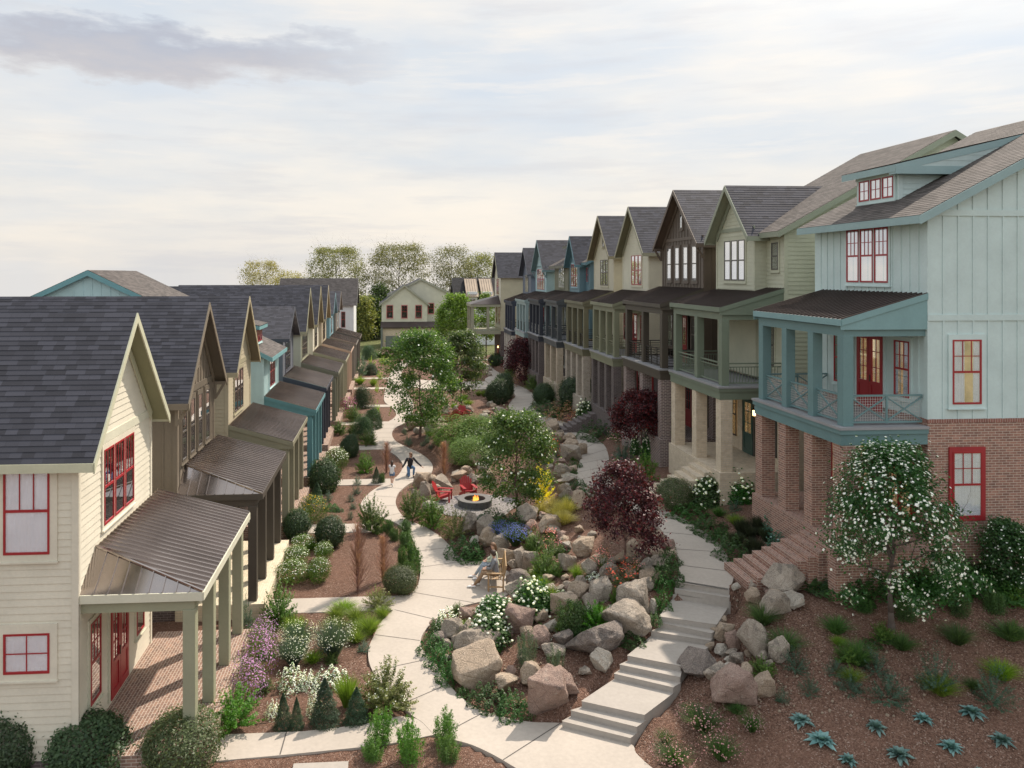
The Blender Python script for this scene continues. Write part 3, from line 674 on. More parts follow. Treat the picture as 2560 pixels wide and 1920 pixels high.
# ---------------------------------------------------------------- low cottages on the west side
def cottage(i, dX, c):
    d0 = 17.4 + 7.9 * i; X = XL + dX; Y0 = YD(d0, X); Y1 = Y0 + 5.35; ym = (Y0 + Y1) / 2; ze, za = 6.88, c.get('za', 9.72); XB = -20.
    h = empty('cottage', (X, Y0, 0), c['label'], 'house', 'low cottages along the wide path')
    wall, trim, sash = c['wall'], c['trim'], c['sash']; post = c['post']; F = Fr('F', X, 1); S = Fr('S', Y0)
    g_ = c.get('gable', True)
    if g_:
        prof = [(-.6, Y0, Y1), (ze, Y0, Y1), (za - .05, ym - .02, ym + .02)]
    else:
        prof = [(-.6, Y0, Y1), (6.5, Y0, Y1)]
    mb = MB(); 
    if g_: mb.prism([(X - .02, a, z) for a, z in ((Y0 + .01, -.6), (Y1 - .01, -.6), (Y1 - .01, ze), (ym, za - .12), (Y0 + .01, ze))], (XB - X, 0, 0))
    else:
        mb.prism([(a, Y0 + .01, z) for a, z in ((X - .02, -.6), (X - .02, 6.5), (-15.5, 10.75), (-24, 6.5), (-24, -.6))], (0, 5.33, 0))
    mb.build('wall_core', paint(wall), h)
    mb = MB(); st_ = c.get('style', 'clap')
    zt = za - .1 if g_ else 6.5
    (clap if st_ == 'clap' else batten)(mb, F, prof, -.1, zt) 
    F.box(mb, Y0 - .02, Y0 + .11, -.4, ze - .15 if g_ else 6.4, .001, .04); F.box(mb, Y1 - .11, Y1 + .02, -.4, ze - .15 if g_ else 6.4, .001, .04)
    mb.build('front_wall', paint(wall), h)
    mb = MB(); sp = [(-.4, XB if i == 0 else X - 5, X), (ze, XB if i == 0 else X - 5, X)]
    if g_: (clap if c.get('side', st_) == 'clap' else batten)(mb, S, sp, -.1, ze - .1)
    else:
        pr = [(-.4, -20., X), (6.5, -20, X), (10.7, -15.6, -15.4)]; batten(mb, S, pr, -.4, 10.6, .46); S.box(mb, -20, X, 6.3, 6.5, .005, .04)
    S.box(mb, X - .11, X + .04, -.4, 6.5, .001, .04)
    mb.build('side_wall', paint(wall), h)
    if c.get('foot', True):
        mb = MB(); mb.box(XB, X + .04, Y0 - .045, Y1 + .04, -.8, -.12); mb.build('brick_footing', brick((.12, .09, .09), (.09, .07, .075), (.25, .22, .2)), h)
    if g_:
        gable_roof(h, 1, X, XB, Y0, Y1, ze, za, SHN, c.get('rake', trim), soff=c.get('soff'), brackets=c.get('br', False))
        mb = MB(); F.box(mb, Y0, Y1, ze - .28, ze - .06, .004, .045); mb.build('belt_board', paint(trim), h)
    else:
        mb = MB(); y0, y1 = Y0 - .25, Y1 + .25; xe = X + .5; sl = (10.85 - 6.55) / (15.5 + X); ze_ = 6.6 - .5 * sl
        slope(mb, (xe, y0, ze_), (xe, y1, ze_), (-15.5, y1, 10.95), (-15.5, y0, 10.95)); slope(mb, (-24, y0, 6.9), (-24, y1, 6.9), (-15.5, y1, 10.95), (-15.5, y0, 10.95))
        mb.build('roof', SHB, h)
        mb = MB(); mb.prism([(xe, y0, ze_ - .01), (-15.5, y0, 10.93), (-24, y0, 6.88), (-24, y0, 6.65), (-15.5, y0, 10.65), (xe, y0, ze_ - .24)], (0, -.03, 0))
        mb.box(xe, xe + .03, y0 - .03, y1, ze_ - .22, ze_ - .002); mb.prism([(xe, y0, ze_ - .02), (X, y0, 6.58), (X, y0, 6.4), (xe, y0, ze_ - .2)], (0, 5.8, 0)); mb.build('rake_board', paint(trim), h)
        # second, higher roof piece behind
        mb = MB(); slope(mb, (-12.0, y1 + .2, 9.0), (-12, y1 + 3.5, 9.0), (-16, y1 + 3.5, 10.95), (-16, y1 + .2, 10.95)); mb.build('rear_roof', SHB, h)
        # shed dormer
        xd = X - .55; zb = 6.6 + .55 * sl; D0, D1 = Y0 + .6, Y0 + 2.9; FD = Fr('F', xd, 1); SD = Fr('S', D0)
        mb = MB(); mb.box(xd - 2.2, xd, D0, D1, zb - .3, zb + 1.15); clap(mb, SD, [(zb - .2, xd - 2.2, xd), (zb + 1.15, xd - 2.2, xd)], zb - .1, zb + 1.1)
        dm = mb.build('dormer', paint(wall), h)
        mb = MB(); mb.prism([(xd + .3, D0 - .25, zb + 1.1), (xd - 3.5, D0 - .25, zb + 1.9), (xd - 3.5, D0 - .25, zb + 1.7), (xd + .3, D0 - .25, zb + .9)], (0, D1 - D0 + .5, 0)); mb.build('dormer_trim', paint(trim), dm)
        mb = MB(); slope(mb, (xd + .33, D0 - .28, zb + 1.12), (xd + .33, D1 + .28, zb + 1.12), (xd - 3.5, D1 + .28, zb + 1.93), (xd - 3.5, D0 - .28, zb + 1.93)); mb.build('dormer_roof', SHB, dm)
        wgroup(h, FD, D0 + .2, D1 - .2, zb + .18, zb + .85, 3, RED, wall, up=(2, 2), lo=None)
    # windows
    for wd in c.get('up', [(1.5, 3.7, 4.59, 6.45, 3)]):
        wgroup(h, F, Y0 + wd[0], Y0 + wd[1], wd[2], wd[3], wd[4], sash, c.get('cas', trim), up=(1, 1) if i else (3, 1), lo=(1, 1))
    if c.get('attic'): window(h, F, ym - .16, ym + .16, 7.5, 8.3, sash, trim, up=(1, 1), lo=None)
    # porch
    P0, P1 = Y0 - .03, Y0 + 5.9
    xe = XP + dX; metal_shed(h, 1, X + .03, xe, P0 + .05, P1, 4.28, 3.54, c.get('proof', BRZ), post if i else trim, rib=.25 if i < 4 else .4, hip=1.0 if c.get('hip') else None)
    mb = MB(); mb.box(xe - .42, xe - .20, P0 + .12, P1 - .1, 3.10, 3.34); mb.box(X + .04, xe - .42, P0 + .12, P0 + .34, 3.10, 3.34); mb.box(X + .04, xe - .42, P1 - .32, P1 - .1, 3.10, 3.34)
    mb.build('porch_beam', paint(post), h)
    for k in range(4):
        y = P0 + .1 + k * (P1 - P0 - .35) / 3
        mb = MB(); mb.box(xe - .46, xe - .18, y, y + .28, 0.0, 3.12); mb.build('post', paint(post), h, bevel=.012)
    mb = MB(); mb.box(X, xe + .12, P0 - .1, P1 + .1, -.65, -.001); mb.build('porch_floor', c.get('floor') or brick((.33, .205, .15), (.165, .11, .09), (.60, .53, .45), .22, .08), h)
    if i < 6:
        door(h, F, Y0 + 1.95, Y0 + 3.25, .12, 2.5, c.get('door', sash), trim, 2)
        window(h, F, Y0 + .65, Y0 + 1.3, .7, 2.6, sash, trim, up=(3, 2)); window(h, F, Y0 + 3.95, Y0 + 4.6, .8, 2.6, sash, trim, up=(1, 1))
    return h
LB, TE = (.44, .60, .60), (.095, .235, .26)
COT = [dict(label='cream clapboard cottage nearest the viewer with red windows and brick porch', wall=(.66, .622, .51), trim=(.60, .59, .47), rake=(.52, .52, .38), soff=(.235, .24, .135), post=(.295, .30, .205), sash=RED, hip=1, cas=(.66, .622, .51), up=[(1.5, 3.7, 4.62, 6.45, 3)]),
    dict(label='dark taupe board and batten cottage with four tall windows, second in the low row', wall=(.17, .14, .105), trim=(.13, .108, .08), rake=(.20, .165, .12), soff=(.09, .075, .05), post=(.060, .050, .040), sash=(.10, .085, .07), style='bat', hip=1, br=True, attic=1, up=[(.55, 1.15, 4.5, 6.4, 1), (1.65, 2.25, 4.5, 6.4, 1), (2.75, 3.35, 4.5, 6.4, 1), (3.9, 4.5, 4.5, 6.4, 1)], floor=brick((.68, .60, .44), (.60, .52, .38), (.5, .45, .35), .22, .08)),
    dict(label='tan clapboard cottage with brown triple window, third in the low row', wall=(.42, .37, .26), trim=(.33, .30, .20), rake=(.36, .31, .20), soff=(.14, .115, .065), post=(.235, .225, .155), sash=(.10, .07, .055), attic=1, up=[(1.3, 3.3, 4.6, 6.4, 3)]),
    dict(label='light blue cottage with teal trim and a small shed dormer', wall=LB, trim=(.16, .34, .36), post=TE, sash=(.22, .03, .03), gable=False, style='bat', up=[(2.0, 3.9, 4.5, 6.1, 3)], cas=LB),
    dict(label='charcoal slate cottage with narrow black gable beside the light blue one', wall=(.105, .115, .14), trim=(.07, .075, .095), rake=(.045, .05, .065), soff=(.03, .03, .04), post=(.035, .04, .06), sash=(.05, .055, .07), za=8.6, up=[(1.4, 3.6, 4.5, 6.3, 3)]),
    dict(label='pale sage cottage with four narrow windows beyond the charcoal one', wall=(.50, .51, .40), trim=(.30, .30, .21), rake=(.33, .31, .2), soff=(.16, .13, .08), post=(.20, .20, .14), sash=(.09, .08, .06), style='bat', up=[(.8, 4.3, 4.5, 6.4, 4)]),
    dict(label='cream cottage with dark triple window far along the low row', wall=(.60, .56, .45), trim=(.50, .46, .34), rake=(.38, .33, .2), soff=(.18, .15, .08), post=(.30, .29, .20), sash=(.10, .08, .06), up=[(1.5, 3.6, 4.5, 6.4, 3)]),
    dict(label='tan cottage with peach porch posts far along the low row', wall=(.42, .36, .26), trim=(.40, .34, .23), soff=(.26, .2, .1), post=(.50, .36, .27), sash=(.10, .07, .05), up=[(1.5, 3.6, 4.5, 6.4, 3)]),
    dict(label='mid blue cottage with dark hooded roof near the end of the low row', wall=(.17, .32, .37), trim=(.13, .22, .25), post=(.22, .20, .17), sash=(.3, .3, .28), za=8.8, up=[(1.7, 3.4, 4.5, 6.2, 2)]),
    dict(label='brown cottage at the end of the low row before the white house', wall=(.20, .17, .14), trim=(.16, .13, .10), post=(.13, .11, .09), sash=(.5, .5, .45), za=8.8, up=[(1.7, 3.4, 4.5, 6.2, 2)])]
for i, c in enumerate(COT):
    h = cottage(i, [0, .05, .08, .33, .25, .5, .6, .65, .8, .9][i], c)
    if i == 0:
        Y0 = YD(17.4, XL); S = Fr('S', Y0); cr = c['cas']
        window(h, S, -8.50, -7.51, 4.50, 6.43, RED, cr, up=(3, 1), lo=(1, 1), curtain=1, cw=.16)
        window(h, S, -8.50, -7.51, 1.86, 2.75, RED, cr, up=(2, 2), lo=None, curtain=1, cw=.16)
        window(h, S, -12.60, -11.60, 4.47, 6.43, RED, cr, up=(3, 1), lo=(1, 1), curtain=1, cw=.16)
        mb = MB(); S.box(mb, -20, XL + .05, 6.3, 6.52, .004, .05); mb.build('frieze_board', paint(c['cas']), h)
# ---------------------------------------------------------------- tall houses on the east side
def XY(d, X): return YD(d, X)
XM, XG, XD = 15.57, 15.08, 13.05
def tall_house(c):
    d0, L, dr = c['d0'], c['L'], c['dr']; Y0 = XY(d0, XD); Y1 = Y0 + L; wall, trim, sash, deck = c['wall'], c['trim'], c['sash'], c['deck']
    Z = lambda z: z - dr
    h = empty('tall_house', (XM, Y0, Z(2.1)), c['label'], 'house', 'tall houses with balconies'); PT = paint(deck); BK = c['brick']
    F = Fr('F', XM, -1); S = Fr('S', Y0); kind = c['kind']; WY1 = Y0 + c.get('W', 5.6); bat = c.get('style') == 'bat'; sd = batten if bat else clap
    xb = 27.
    # ground storey in brick
    mb = MB(); mb.box(XM - .035, xb, Y0 - .035, WY1, Z(1.0), Z(6.42)); 
    mb.build('brick_wall', BK, h)
    mb = MB(); mb.box(XM - .05, xb, Y0 - .05, WY1 + .01, Z(6.42), Z(6.52)); n = 0
    mb.build('brick_course', brick(c.get('bc', (.3, .13, .1)), shade(c.get('bc', (.3, .13, .1)), .7), (.45, .38, .32), .075, .2), h)
    # upper storeys
    e3 = 12.55
    mb = MB()
    if kind == 'side':       # ridge parallel to the garden, big sloping roof
        xr, zr_ = 22.0, 15.96; sl = (zr_ - e3) / (xr - XM)
        mb.prism([(XM + .02, Y0 + .01, Z(6.5)), (XM + .02, Y0 + .01, Z(e3)), (xr, Y0 + .01, Z(zr_ - .15)), (xb + 3, Y0 + .01, Z(e3)), (xb + 3, Y0 + .01, Z(6.5))], (0, WY1 - Y0 - .02, 0))
        mb.build('wall_core', paint(wall), h)
        mb = MB(); pr = [(Z(6.52), XM, 27.), (Z(e3), XM, 27.), (Z(zr_ - .1), xr - .1, xr + .1)]
        (batten if bat else clap)(mb, S, pr, Z(6.52), Z(zr_ - .15), .455 if bat else .17); mb.build('side_wall', paint(wall), h)
        if bat:
            mb = MB(); 
            for z in (9.46, 12.50): S.box(mb, XM - .03, xb, Z(z - .09), Z(z + .09), .003, .04)
            mb.build('belt_board', paint(wall), h)
        mb = MB(); sd(mb, F, [(Z(6.5), Y0, WY1), (Z(e3), Y0, WY1)], Z(6.5), Z(e3 - .05)); F.box(mb, Y0 - .03, Y0 + .12, Z(6.5), Z(e3), .001, .036); F.box(mb, Y0, WY1, Z(e3 - .32), Z(e3 - .02), .003, .045)
        mb.build('front_wall', paint(wall), h)
        xe = XM - .5; ze = e3 - .5 * sl + .12; y0, y1 = Y0 - .35, WY1 + .3
        mb = MB(); slope(mb, (xe, y0, Z(ze)), (xe, y1, Z(ze)), (xr, y1, Z(zr_ + .1)), (xr, y0, Z(zr_ + .1))); slope(mb, (30.5, y0, Z(12.5)), (30.5, y1, Z(12.5)), (xr, y1, Z(zr_ + .1)), (xr, y0, Z(zr_ + .1)))
        mb.build('roof', SHB, h)
        mb = MB(); mb.prism([(xe, y0, Z(ze - .012)), (xr, y0, Z(zr_ + .08)), (xr, y0, Z(zr_ - .18)), (xe, y0, Z(ze - .27))], (0, -.035, 0)); mb.prism([(30.5, y0, Z(12.48)), (xr, y0, Z(zr_ + .08)), (xr, y0, Z(zr_ - .18)), (30.5, y0, Z(12.2))], (0, -.035, 0))
        mb.box(xe - .035, xe, y0 - .035, y1, Z(ze - .24), Z(ze - .01)); mb.prism([(xe, y0, Z(ze - .02)), (xr, y0, Z(zr_ + .06)), (xr, y0, Z(zr_ - .08)), (xe, y0, Z(ze - .16))], (0, .4, 0)); mb.prism([(xe, y0 + .4, Z(ze - .02)), (XM, y0 + .4, Z(ze + .5 * sl - .02)), (XM, y0 + .4, Z(ze + .5 * sl - .1)), (xe, y0 + .4, Z(ze - .16))], (0, y1 - y0 - .4, 0))
        mb.build('rake_board', PT if c.get('darktrim') else paint(trim), h)
        xd = 16.45; D0, D1 = Y0 + c.get('dy', 2.6), Y0 + c.get('dy', 2.6) + 2.25; zb = e3 + (xd - XM) * sl + .1; FD = Fr('F', xd, -1); SD = Fr('S', D0)
        mb = MB(); mb.box(xd, xd + 5, D0, D1, Z(zb - .3), Z(zb + 1.15)); clap(mb, SD, [(Z(zb - .2), xd, xd + 5), (Z(zb + 1.1), xd, xd + 5)], Z(zb - .15), Z(zb + 1.05)); FD.box(mb, D0 - .02, D1 + .02, Z(zb + .85), Z(zb + 1.1), .002, .04); SD.box(mb, xd - .02, xd + .13, Z(zb - .2), Z(zb + 1.1), .002, .035)
        mb.prism([(xd, D0 + .02, Z(zb + 1.0)), (xd, D0 + .02, Z(zb + 1.1)), (xd + 8, D0 + .02, Z(zb + 3.0)), (xd + 8, D0 + .02, Z(zb + 2.))], (0, D1 - D0 - .04, 0))
        dm = mb.build('dormer', paint(wall), h)
        for q in (1,):
            x0, x1 = xd - .35, xd + 9.; z0, z1 = zb + 1.12, zb + 1.12 + 9.35 * .235
            mb = MB(); slope(mb, (x0, D0 - .35, Z(z0)), (x0, D1 + .35, Z(z0)), (x1, D1 + .35, Z(z1)), (x1, D0 - .35, Z(z1))); mb.build('dormer_roof', SHB, dm)
            mb = MB(); mb.prism([(x0, D0 - .35, Z(z0 - .012)), (x1, D0 - .35, Z(z1 - .012)), (x1, D0 - .35, Z(z1 - .24)), (x0, D0 - .35, Z(z0 - .24))], (0, D1 - D0 + .7, 0)); mb.box(x0 + .012, x1, D0 - .362, D0 - .02, Z(z0 - .31), Z(z0 - .05)); mb.build('dormer_trim', paint(trim), dm)
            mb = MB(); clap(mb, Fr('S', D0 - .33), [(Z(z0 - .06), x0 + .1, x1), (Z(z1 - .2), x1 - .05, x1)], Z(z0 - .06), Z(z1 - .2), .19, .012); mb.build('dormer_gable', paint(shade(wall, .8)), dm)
        wgroup(h, FD, D0 + .2, D1 - .2, Z(zb + .12), Z(zb + .82), 3, sash, wall, up=(2, 2), lo=None, blind=SKY_PALE)
        fr3 = F
    else:
        box = kind == 'box'   # narrow gabled bay in front of a sloping main roof
        b0, b1 = (Y0 + c['b'][0], Y0 + c['b'][1]) if box else (Y0, WY1)
        za, ze = c.get('za', 15.0), c.get('ze', 12.6); ym = (b0 + b1) / 2; fr3 = Fr('F', XG, -1)
        mb.prism([(XG + .02, b0 + .01, Z(6.5)), (XG + .02, b1 - .01, Z(6.5)), (XG + .02, b1 - .01, Z(ze)), (XG + .02, ym, Z(za - .12)), (XG + .02, b0 + .01, Z(ze))], (12 if not box else 4, 0, 0))
        if box:
            xr = 22.4; zr_ = 16.4; sl = (zr_ - e3) / (xr - XM)
            mb.prism([(XM + .02, Y0 + .01, Z(6.5)), (XM + .02, Y0 + .01, Z(e3)), (xr, Y0 + .01, Z(zr_ - .15)), (xb + 3, Y0 + .01, Z(e3)), (xb + 3, Y0 + .01, Z(6.5))], (0, WY1 - Y0 - .02, 0))
        mb.build('wall_core', paint(wall), h)
        mb = MB(); pr = [(Z(6.5), b0, b1), (Z(ze), b0, b1), (Z(za - .05), ym - .02, ym + .02)]; sd(mb, fr3, pr, Z(9.6), Z(za - .1)); fr3.box(mb, b0 - .02, b0 + .1, Z(9.6), Z(ze - .1), .001, .036); fr3.box(mb, b1 - .1, b1 + .02, Z(9.6), Z(ze - .1), .001, .036)
        if box: sd(mb, F, [(Z(6.5), Y0, WY1), (Z(e3), Y0, WY1)], Z(6.5), Z(e3 - .05))
        else: sd(mb, Fr('F', XG, -1), [(Z(6.5), Y0, WY1), (Z(9.6), Y0, WY1)], Z(6.5), Z(9.58))
        mb.build('front_wall', paint(wall), h)
        mb = MB()
        if box:
            sd(mb, Fr('S', b0), [(Z(6.5), XG, XM + .1), (Z(ze), XG, XM + .1)], Z(9.6), Z(ze - .1)); sd(mb, S, [(Z(6.52), XM, 27.), (Z(e3), XM, 27.), (Z(zr_ - .1), xr - .1, xr + .1)], Z(6.52), Z(zr_ - .15), .17); S.box(mb, XM - .03, XM + .13, Z(6.5), Z(12.3), .001, .036)
        else: sd(mb, S, [(Z(6.5), XG, 27.), (Z(ze), XG, 27.)], Z(6.5), Z(ze - .1)); S.box(mb, XG - .03, XG + .1, Z(9.5), Z(ze - .1), .001, .04)
        mb.build('side_wall', paint(wall), h)
        if box:
            xe = XM - .42; ze2 = e3 - .42 * sl + .1; y0, y1 = Y0 - .35, WY1 + .3
            mb = MB(); slope(mb, (xe, y0, Z(ze2)), (xe, y1, Z(ze2)), (xr, y1, Z(zr_ + .05)), (xr, y0, Z(zr_ + .05))); slope(mb, (29.5, y0, Z(12.3)), (29.5, y1, Z(12.3)), (xr, y1, Z(zr_ + .05)), (xr, y0, Z(zr_ + .05))); mb.build('roof', SHB, h)
            mb = MB(); mb.prism([(xe, y0, Z(ze2 - .012)), (xr, y0, Z(zr_ + .04)), (29.5, y0, Z(12.29)), (29.5, y0, Z(12.05)), (xr, y0, Z(zr_ - .21)), (xe, y0, Z(ze2 - .25))], (0, -.035, 0)); mb.box(xe - .03, xe, y0 - .03, b0 + .1, Z(ze2 - .22), Z(ze2 - .01))
            mb.prism([(xe, y0, Z(ze2 - .02)), (xr, y0, Z(zr_)), (xr, y0, Z(zr_ - .12)), (xe, y0, Z(ze2 - .16))], (0, .4, 0)); mb.build('rake_board', paint(trim), h)
            window(h, F, Y0 + .42, Y0 + .95, Z(10.9), Z(12.0), sash, wall, up=(1, 1))
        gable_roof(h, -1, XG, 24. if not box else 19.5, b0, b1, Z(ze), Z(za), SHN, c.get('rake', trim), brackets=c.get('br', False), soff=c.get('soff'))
        if c.get('shake') or c.get('br'):
            mb = MB(); fr3.box(mb, b0, b1, Z(ze - .02), Z(ze + .14), .004, .045); mb.build('belt_board', paint(trim), h)
        if c.get('attic'): window(h, fr3, ym - .16, ym + .16, Z(13.2), Z(13.95), sash, trim, up=(1, 1), lo=None)
    up_ = c['up']
    if up_[0] == 'sep':
        for k in range(4): a = up_[1] + k * up_[2]; window(h, fr3, Y0 + a, Y0 + a + .62, Z(10.5), Z(12.25), sash, trim, up=(1, 1), blind=SKY_PALE)
    else: wgroup(h, fr3, Y0 + up_[1], Y0 + up_[2], Z(up_[3]), Z(up_[4]), up_[0], sash, c.get('cas', wall), up=c.get('mun', (1, 1)), lo=(1, 1), blind=SKY_PALE)
    # porch roof, beam, posts, deck
    metal_shed(h, -1, (XM if kind != 'gab' else XG) - .03, 12.95, Y0 - .02, Y1 + .1, Z(10.15), Z(9.42), BRZR, c.get('ptrim', deck), rib=.22)
    mb = MB(); mb.box(XD + .02, XD + .26, Y0 + .06, Y1 - .0, Z(8.92), Z(9.2)); mb.box(XD + .26, XM - .03, Y0 + .06, Y0 + .28, Z(8.92), Z(9.2)); mb.box(XD + .26, XM - .03, Y1 - .22, Y1, Z(8.92), Z(9.2)); mb.build('porch_beam', PT, h)
    N = c.get('n', 4); ys = [Y0 + .05 + k * (L - .4) / (N - 1) for k in range(N)]
    for y in ys:
        mb = MB(); mb.box(XD, XD + .31, y, y + .31, Z(6.33), Z(8.94)); mb.build('post', PT, h, bevel=.01)
    mb = MB(); mb.box(XD - .12, XM - .04, Y0 - .04, Y1 + .02, Z(5.80), Z(6.12)); mb.box(XD - .17, XM - .04, Y0 - .09, Y1 + .06, Z(6.12), Z(6.25)); mb.build('deck_fascia', PT, h)
    mb = MB(); mb.box(XD - .2, XM - .04, Y0 - .12, Y1 + .08, Z(6.252), Z(6.33)); mb.build('deck_floor', paint((.30, .30, .31)), h)
    rm_ = PT if c['rail'] != 'rods' else simple('dark_rail_metal', (.05, .045, .04), .45, .4)
    for k in range(N - 1): railing(h, (XD + .15, ys[k] + .31), (XD + .15, ys[k + 1]), Z(6.33), .86, c['rail'], rm_)
    railing(h, (XD + .31, Y0 + .2), (XM - .05, Y0 + .2), Z(6.33), .86, c['rail'], rm_); railing(h, (XD + .31, Y1 - .1), (XM - .05, Y1 - .1), Z(6.33), .86, c['rail'], rm_)
    for y in ys:
        mb = MB(); mb.box(XD - .07, XD + .40, y - .08, y + .39, Z(2.95), Z(5.81)); mb.build('brick_pier', BK, h)
    mb = MB(); mb.box(XD - .16, XM - .03, Y0 - .16, Y1 + .12, Z(.6), Z(2.96)); mb.build('porch_floor', BK, h)
    # doors and windows behind the porch
    gl = c.get('lit'); xf = XG if kind == 'gab' else XM; FF = Fr('F', xf, -1)
    door(h, FF, Y0 + 2.0, Y0 + 3.35, Z(6.36), Z(8.75), c.get('door', sash), wall, 2, gl if c.get('litup') else None)
    window(h, FF, Y0 + .75, Y0 + 1.45, Z(7.0), Z(8.7), sash, wall, up=(3, 2), curtain=(2 if c.get('litup') else False), glowc=gl if c.get('litup') else None); window(h, FF, Y0 + 4.0, Y0 + 4.7, Z(7.0), Z(8.7), sash, wall, up=(3, 2))
    FB = Fr('F', XM - .035, -1); wgroup(h, FB, Y0 + .6, Y0 + 1.7, Z(3.5), Z(5.4), 2, sash, c.get('gcas', sash), up=(2, 2), glowc=gl)
    door(h, FB, Y0 + 2.5, Y0 + 3.4, Z(2.98), Z(5.3), c.get('door', sash), sash, 1, gl); window(h, FB, Y0 + 4.1, Y0 + 4.8, Z(3.5), Z(5.4), sash, None, up=(2, 2), glowc=gl)
    if c.get('lamp'): lamp(h, FB if c['lamp'] == 1 else FF, Y0 + 2.15 if c['lamp'] == 1 else Y0 + 3.7, Z(4.9) if c['lamp'] == 1 else Z(8.5))
    # entrance steps
    if 'st' in c:
        y0s, wd, mt = c['st']; zt = Z(2.96 if c['d0'] < 31 else 2.6); zb = tz(XD - 2.2, y0s + wd / 2) + .03; nst = max(2, round((zt - zb) / .165)); rs_ = (zt - zb) / nst
        for k in range(nst - 1):
            x1 = XD - .16 - k * .30; mb = MB(); mb.box(x1 - .31, x1, y0s, y0s + wd, zb - .6, zt - (k + 1) * rs_); mb.build('step', mt, h)
    return h
LIT = (1., .62, .26)
SKY_PALE = paint((.90, .88, .84), .9)  # stands in for bright sky mirrored in the upper panes, painted as colour
B1 = brick((.37, .20, .145), (.185, .105, .085), (.56, .48, .40)); B2 = brick((.66, .56, .42), (.56, .46, .33), (.52, .46, .38)); B3 = brick((.22, .155, .14), (.13, .10, .10), (.60, .53, .48)); B4 = brick((.12, .095, .092), (.085, .07, .07), (.28, .24, .22)); B5 = brick((.44, .38, .31), (.33, .28, .23), (.5, .45, .38))
TR1 = (.135, .27, .28)
TALL = [dict(d0=22.4, L=5.25, dr=0, kind='side', style='bat', W=6.0, wall=(.55, .67, .655), trim=(.28, .40, .405), sash=RED, deck=(.135, .235, .24), darktrim=0, rail='x', brick=B1, up=(3, 1.75, 3.95, 10.45, 12.2), mun=(3, 2), lit=LIT, litup=1, door=RED, st=None, ptrim=(.20, .34, .35),
        label='pale teal board and batten house with red windows on a red brick base'),
    dict(d0=30.6, L=5.3, dr=0, kind='box', b=(1.45, 5.2), W=5.6, wall=(.47, .475, .36), trim=(.27, .295, .22), sash=(.075, .07, .06), deck=(.165, .20, .145), rail='bars', brick=B2, bc=(.6, .5, .38), up=(3, 2.3, 4.3, 10.45, 12.2), za=14.6, lit=LIT, door=(.05, .10, .085), n=3, lamp=1, shake=1,
        label='sage green house with cream brick piers beside the pale teal house'),
    dict(d0=37.3, L=5.9, dr=.12, kind='gab', style='bat', W=5.6, wall=(.105, .08, .06), trim=(.12, .09, .068), sash=(.10, .085, .07), deck=(.070, .058, .043), rail='rods', brick=B3, up=('sep', .75, 1.15), za=15.2, br=True, attic=1, n=3, door=(.30, .03, .03),
        label='dark brown board and batten house with four separate upper windows'),
    dict(d0=45.2, L=4.9, dr=.42, kind='gab', W=5.0, wall=(.56, .53, .41), trim=(.30, .29, .20), sash=RED, deck=(.205, .21, .135), rail='bars', brick=B4, bc=(.12, .1, .1), up=(3, 1.2, 3.1, 10.5, 12.3), za=15.3, soff=(.17, .16, .10), ze=12.7, lamp=2,
        label='cream clapboard house with red triple window and olive balcony'),
    dict(d0=52.2, L=5.3, dr=.55, kind='gab', W=5.0, wall=(.50, .46, .34), trim=(.27, .24, .15), sash=(.08, .06, .05), deck=(.15, .14, .085), rail='rods', brick=B5, bc=(.4, .35, .3), up=(3, 1.3, 3.2, 10.5, 12.3), za=15.4, ze=12.8, attic=1, soff=(.16, .13, .08),
        label='tan clapboard house with dark triple window and olive brown balcony'),
    dict(d0=60.3, L=4.9, dr=.75, kind='box', b=(1.3, 4.6), W=5.2, wall=(.115, .20, .235), trim=(.10, .20, .235), sash=(.30, .03, .035), deck=(.06, .068, .075), rail='bars', brick=brick((.50, .42, .31), (.42, .34, .25), (.48, .42, .34)), bc=(.45, .37, .27), up=(3, 1.9, 4.0, 10.5, 12.3), za=14.6, n=3, lamp=0, cas=(.28, .42, .46),
        label='deep blue clapboard house with red triple window and charcoal balcony'),
    dict(d0=67.6, L=5.1, dr=.9, kind='side', style='bat', W=5.6, wall=(.22, .22, .155), trim=(.12, .12, .09), sash=(.5, .5, .45), deck=(.035, .04, .055), rail='x', brick=B4, bc=(.12, .1, .1), up=(3, 1.5, 3.6, 10.5, 12.3), dy=2.2,
        label='olive batten house with small dormer and navy screened balcony'),
    dict(d0=74.6, L=5.4, dr=1.15, kind='gab', W=5.4, wall=(.36, .50, .52), trim=(.14, .22, .235), sash=(.38, .05, .05), deck=(.28, .37, .37), rail='rods', brick=B1, up=(4, .8, 4.4, 10.4, 12.4), za=15.3, attic=1, br=True,
        label='light blue house with four joined red windows far along the tall row'),
    dict(d0=82.6, L=5.2, dr=1.55, kind='gab', W=5.0, wall=(.125, .145, .19), trim=(.07, .08, .10), sash=(.30, .27, .2), deck=(.035, .042, .065), rail='rods', brick=brick((.6, .55, .48), (.5, .46, .4), (.4, .38, .34)), up=(2, 1.6, 3.3, 10.4, 12.2), za=15.2, attic=1,
        label='slate blue house with navy balcony near the end of the tall row')]
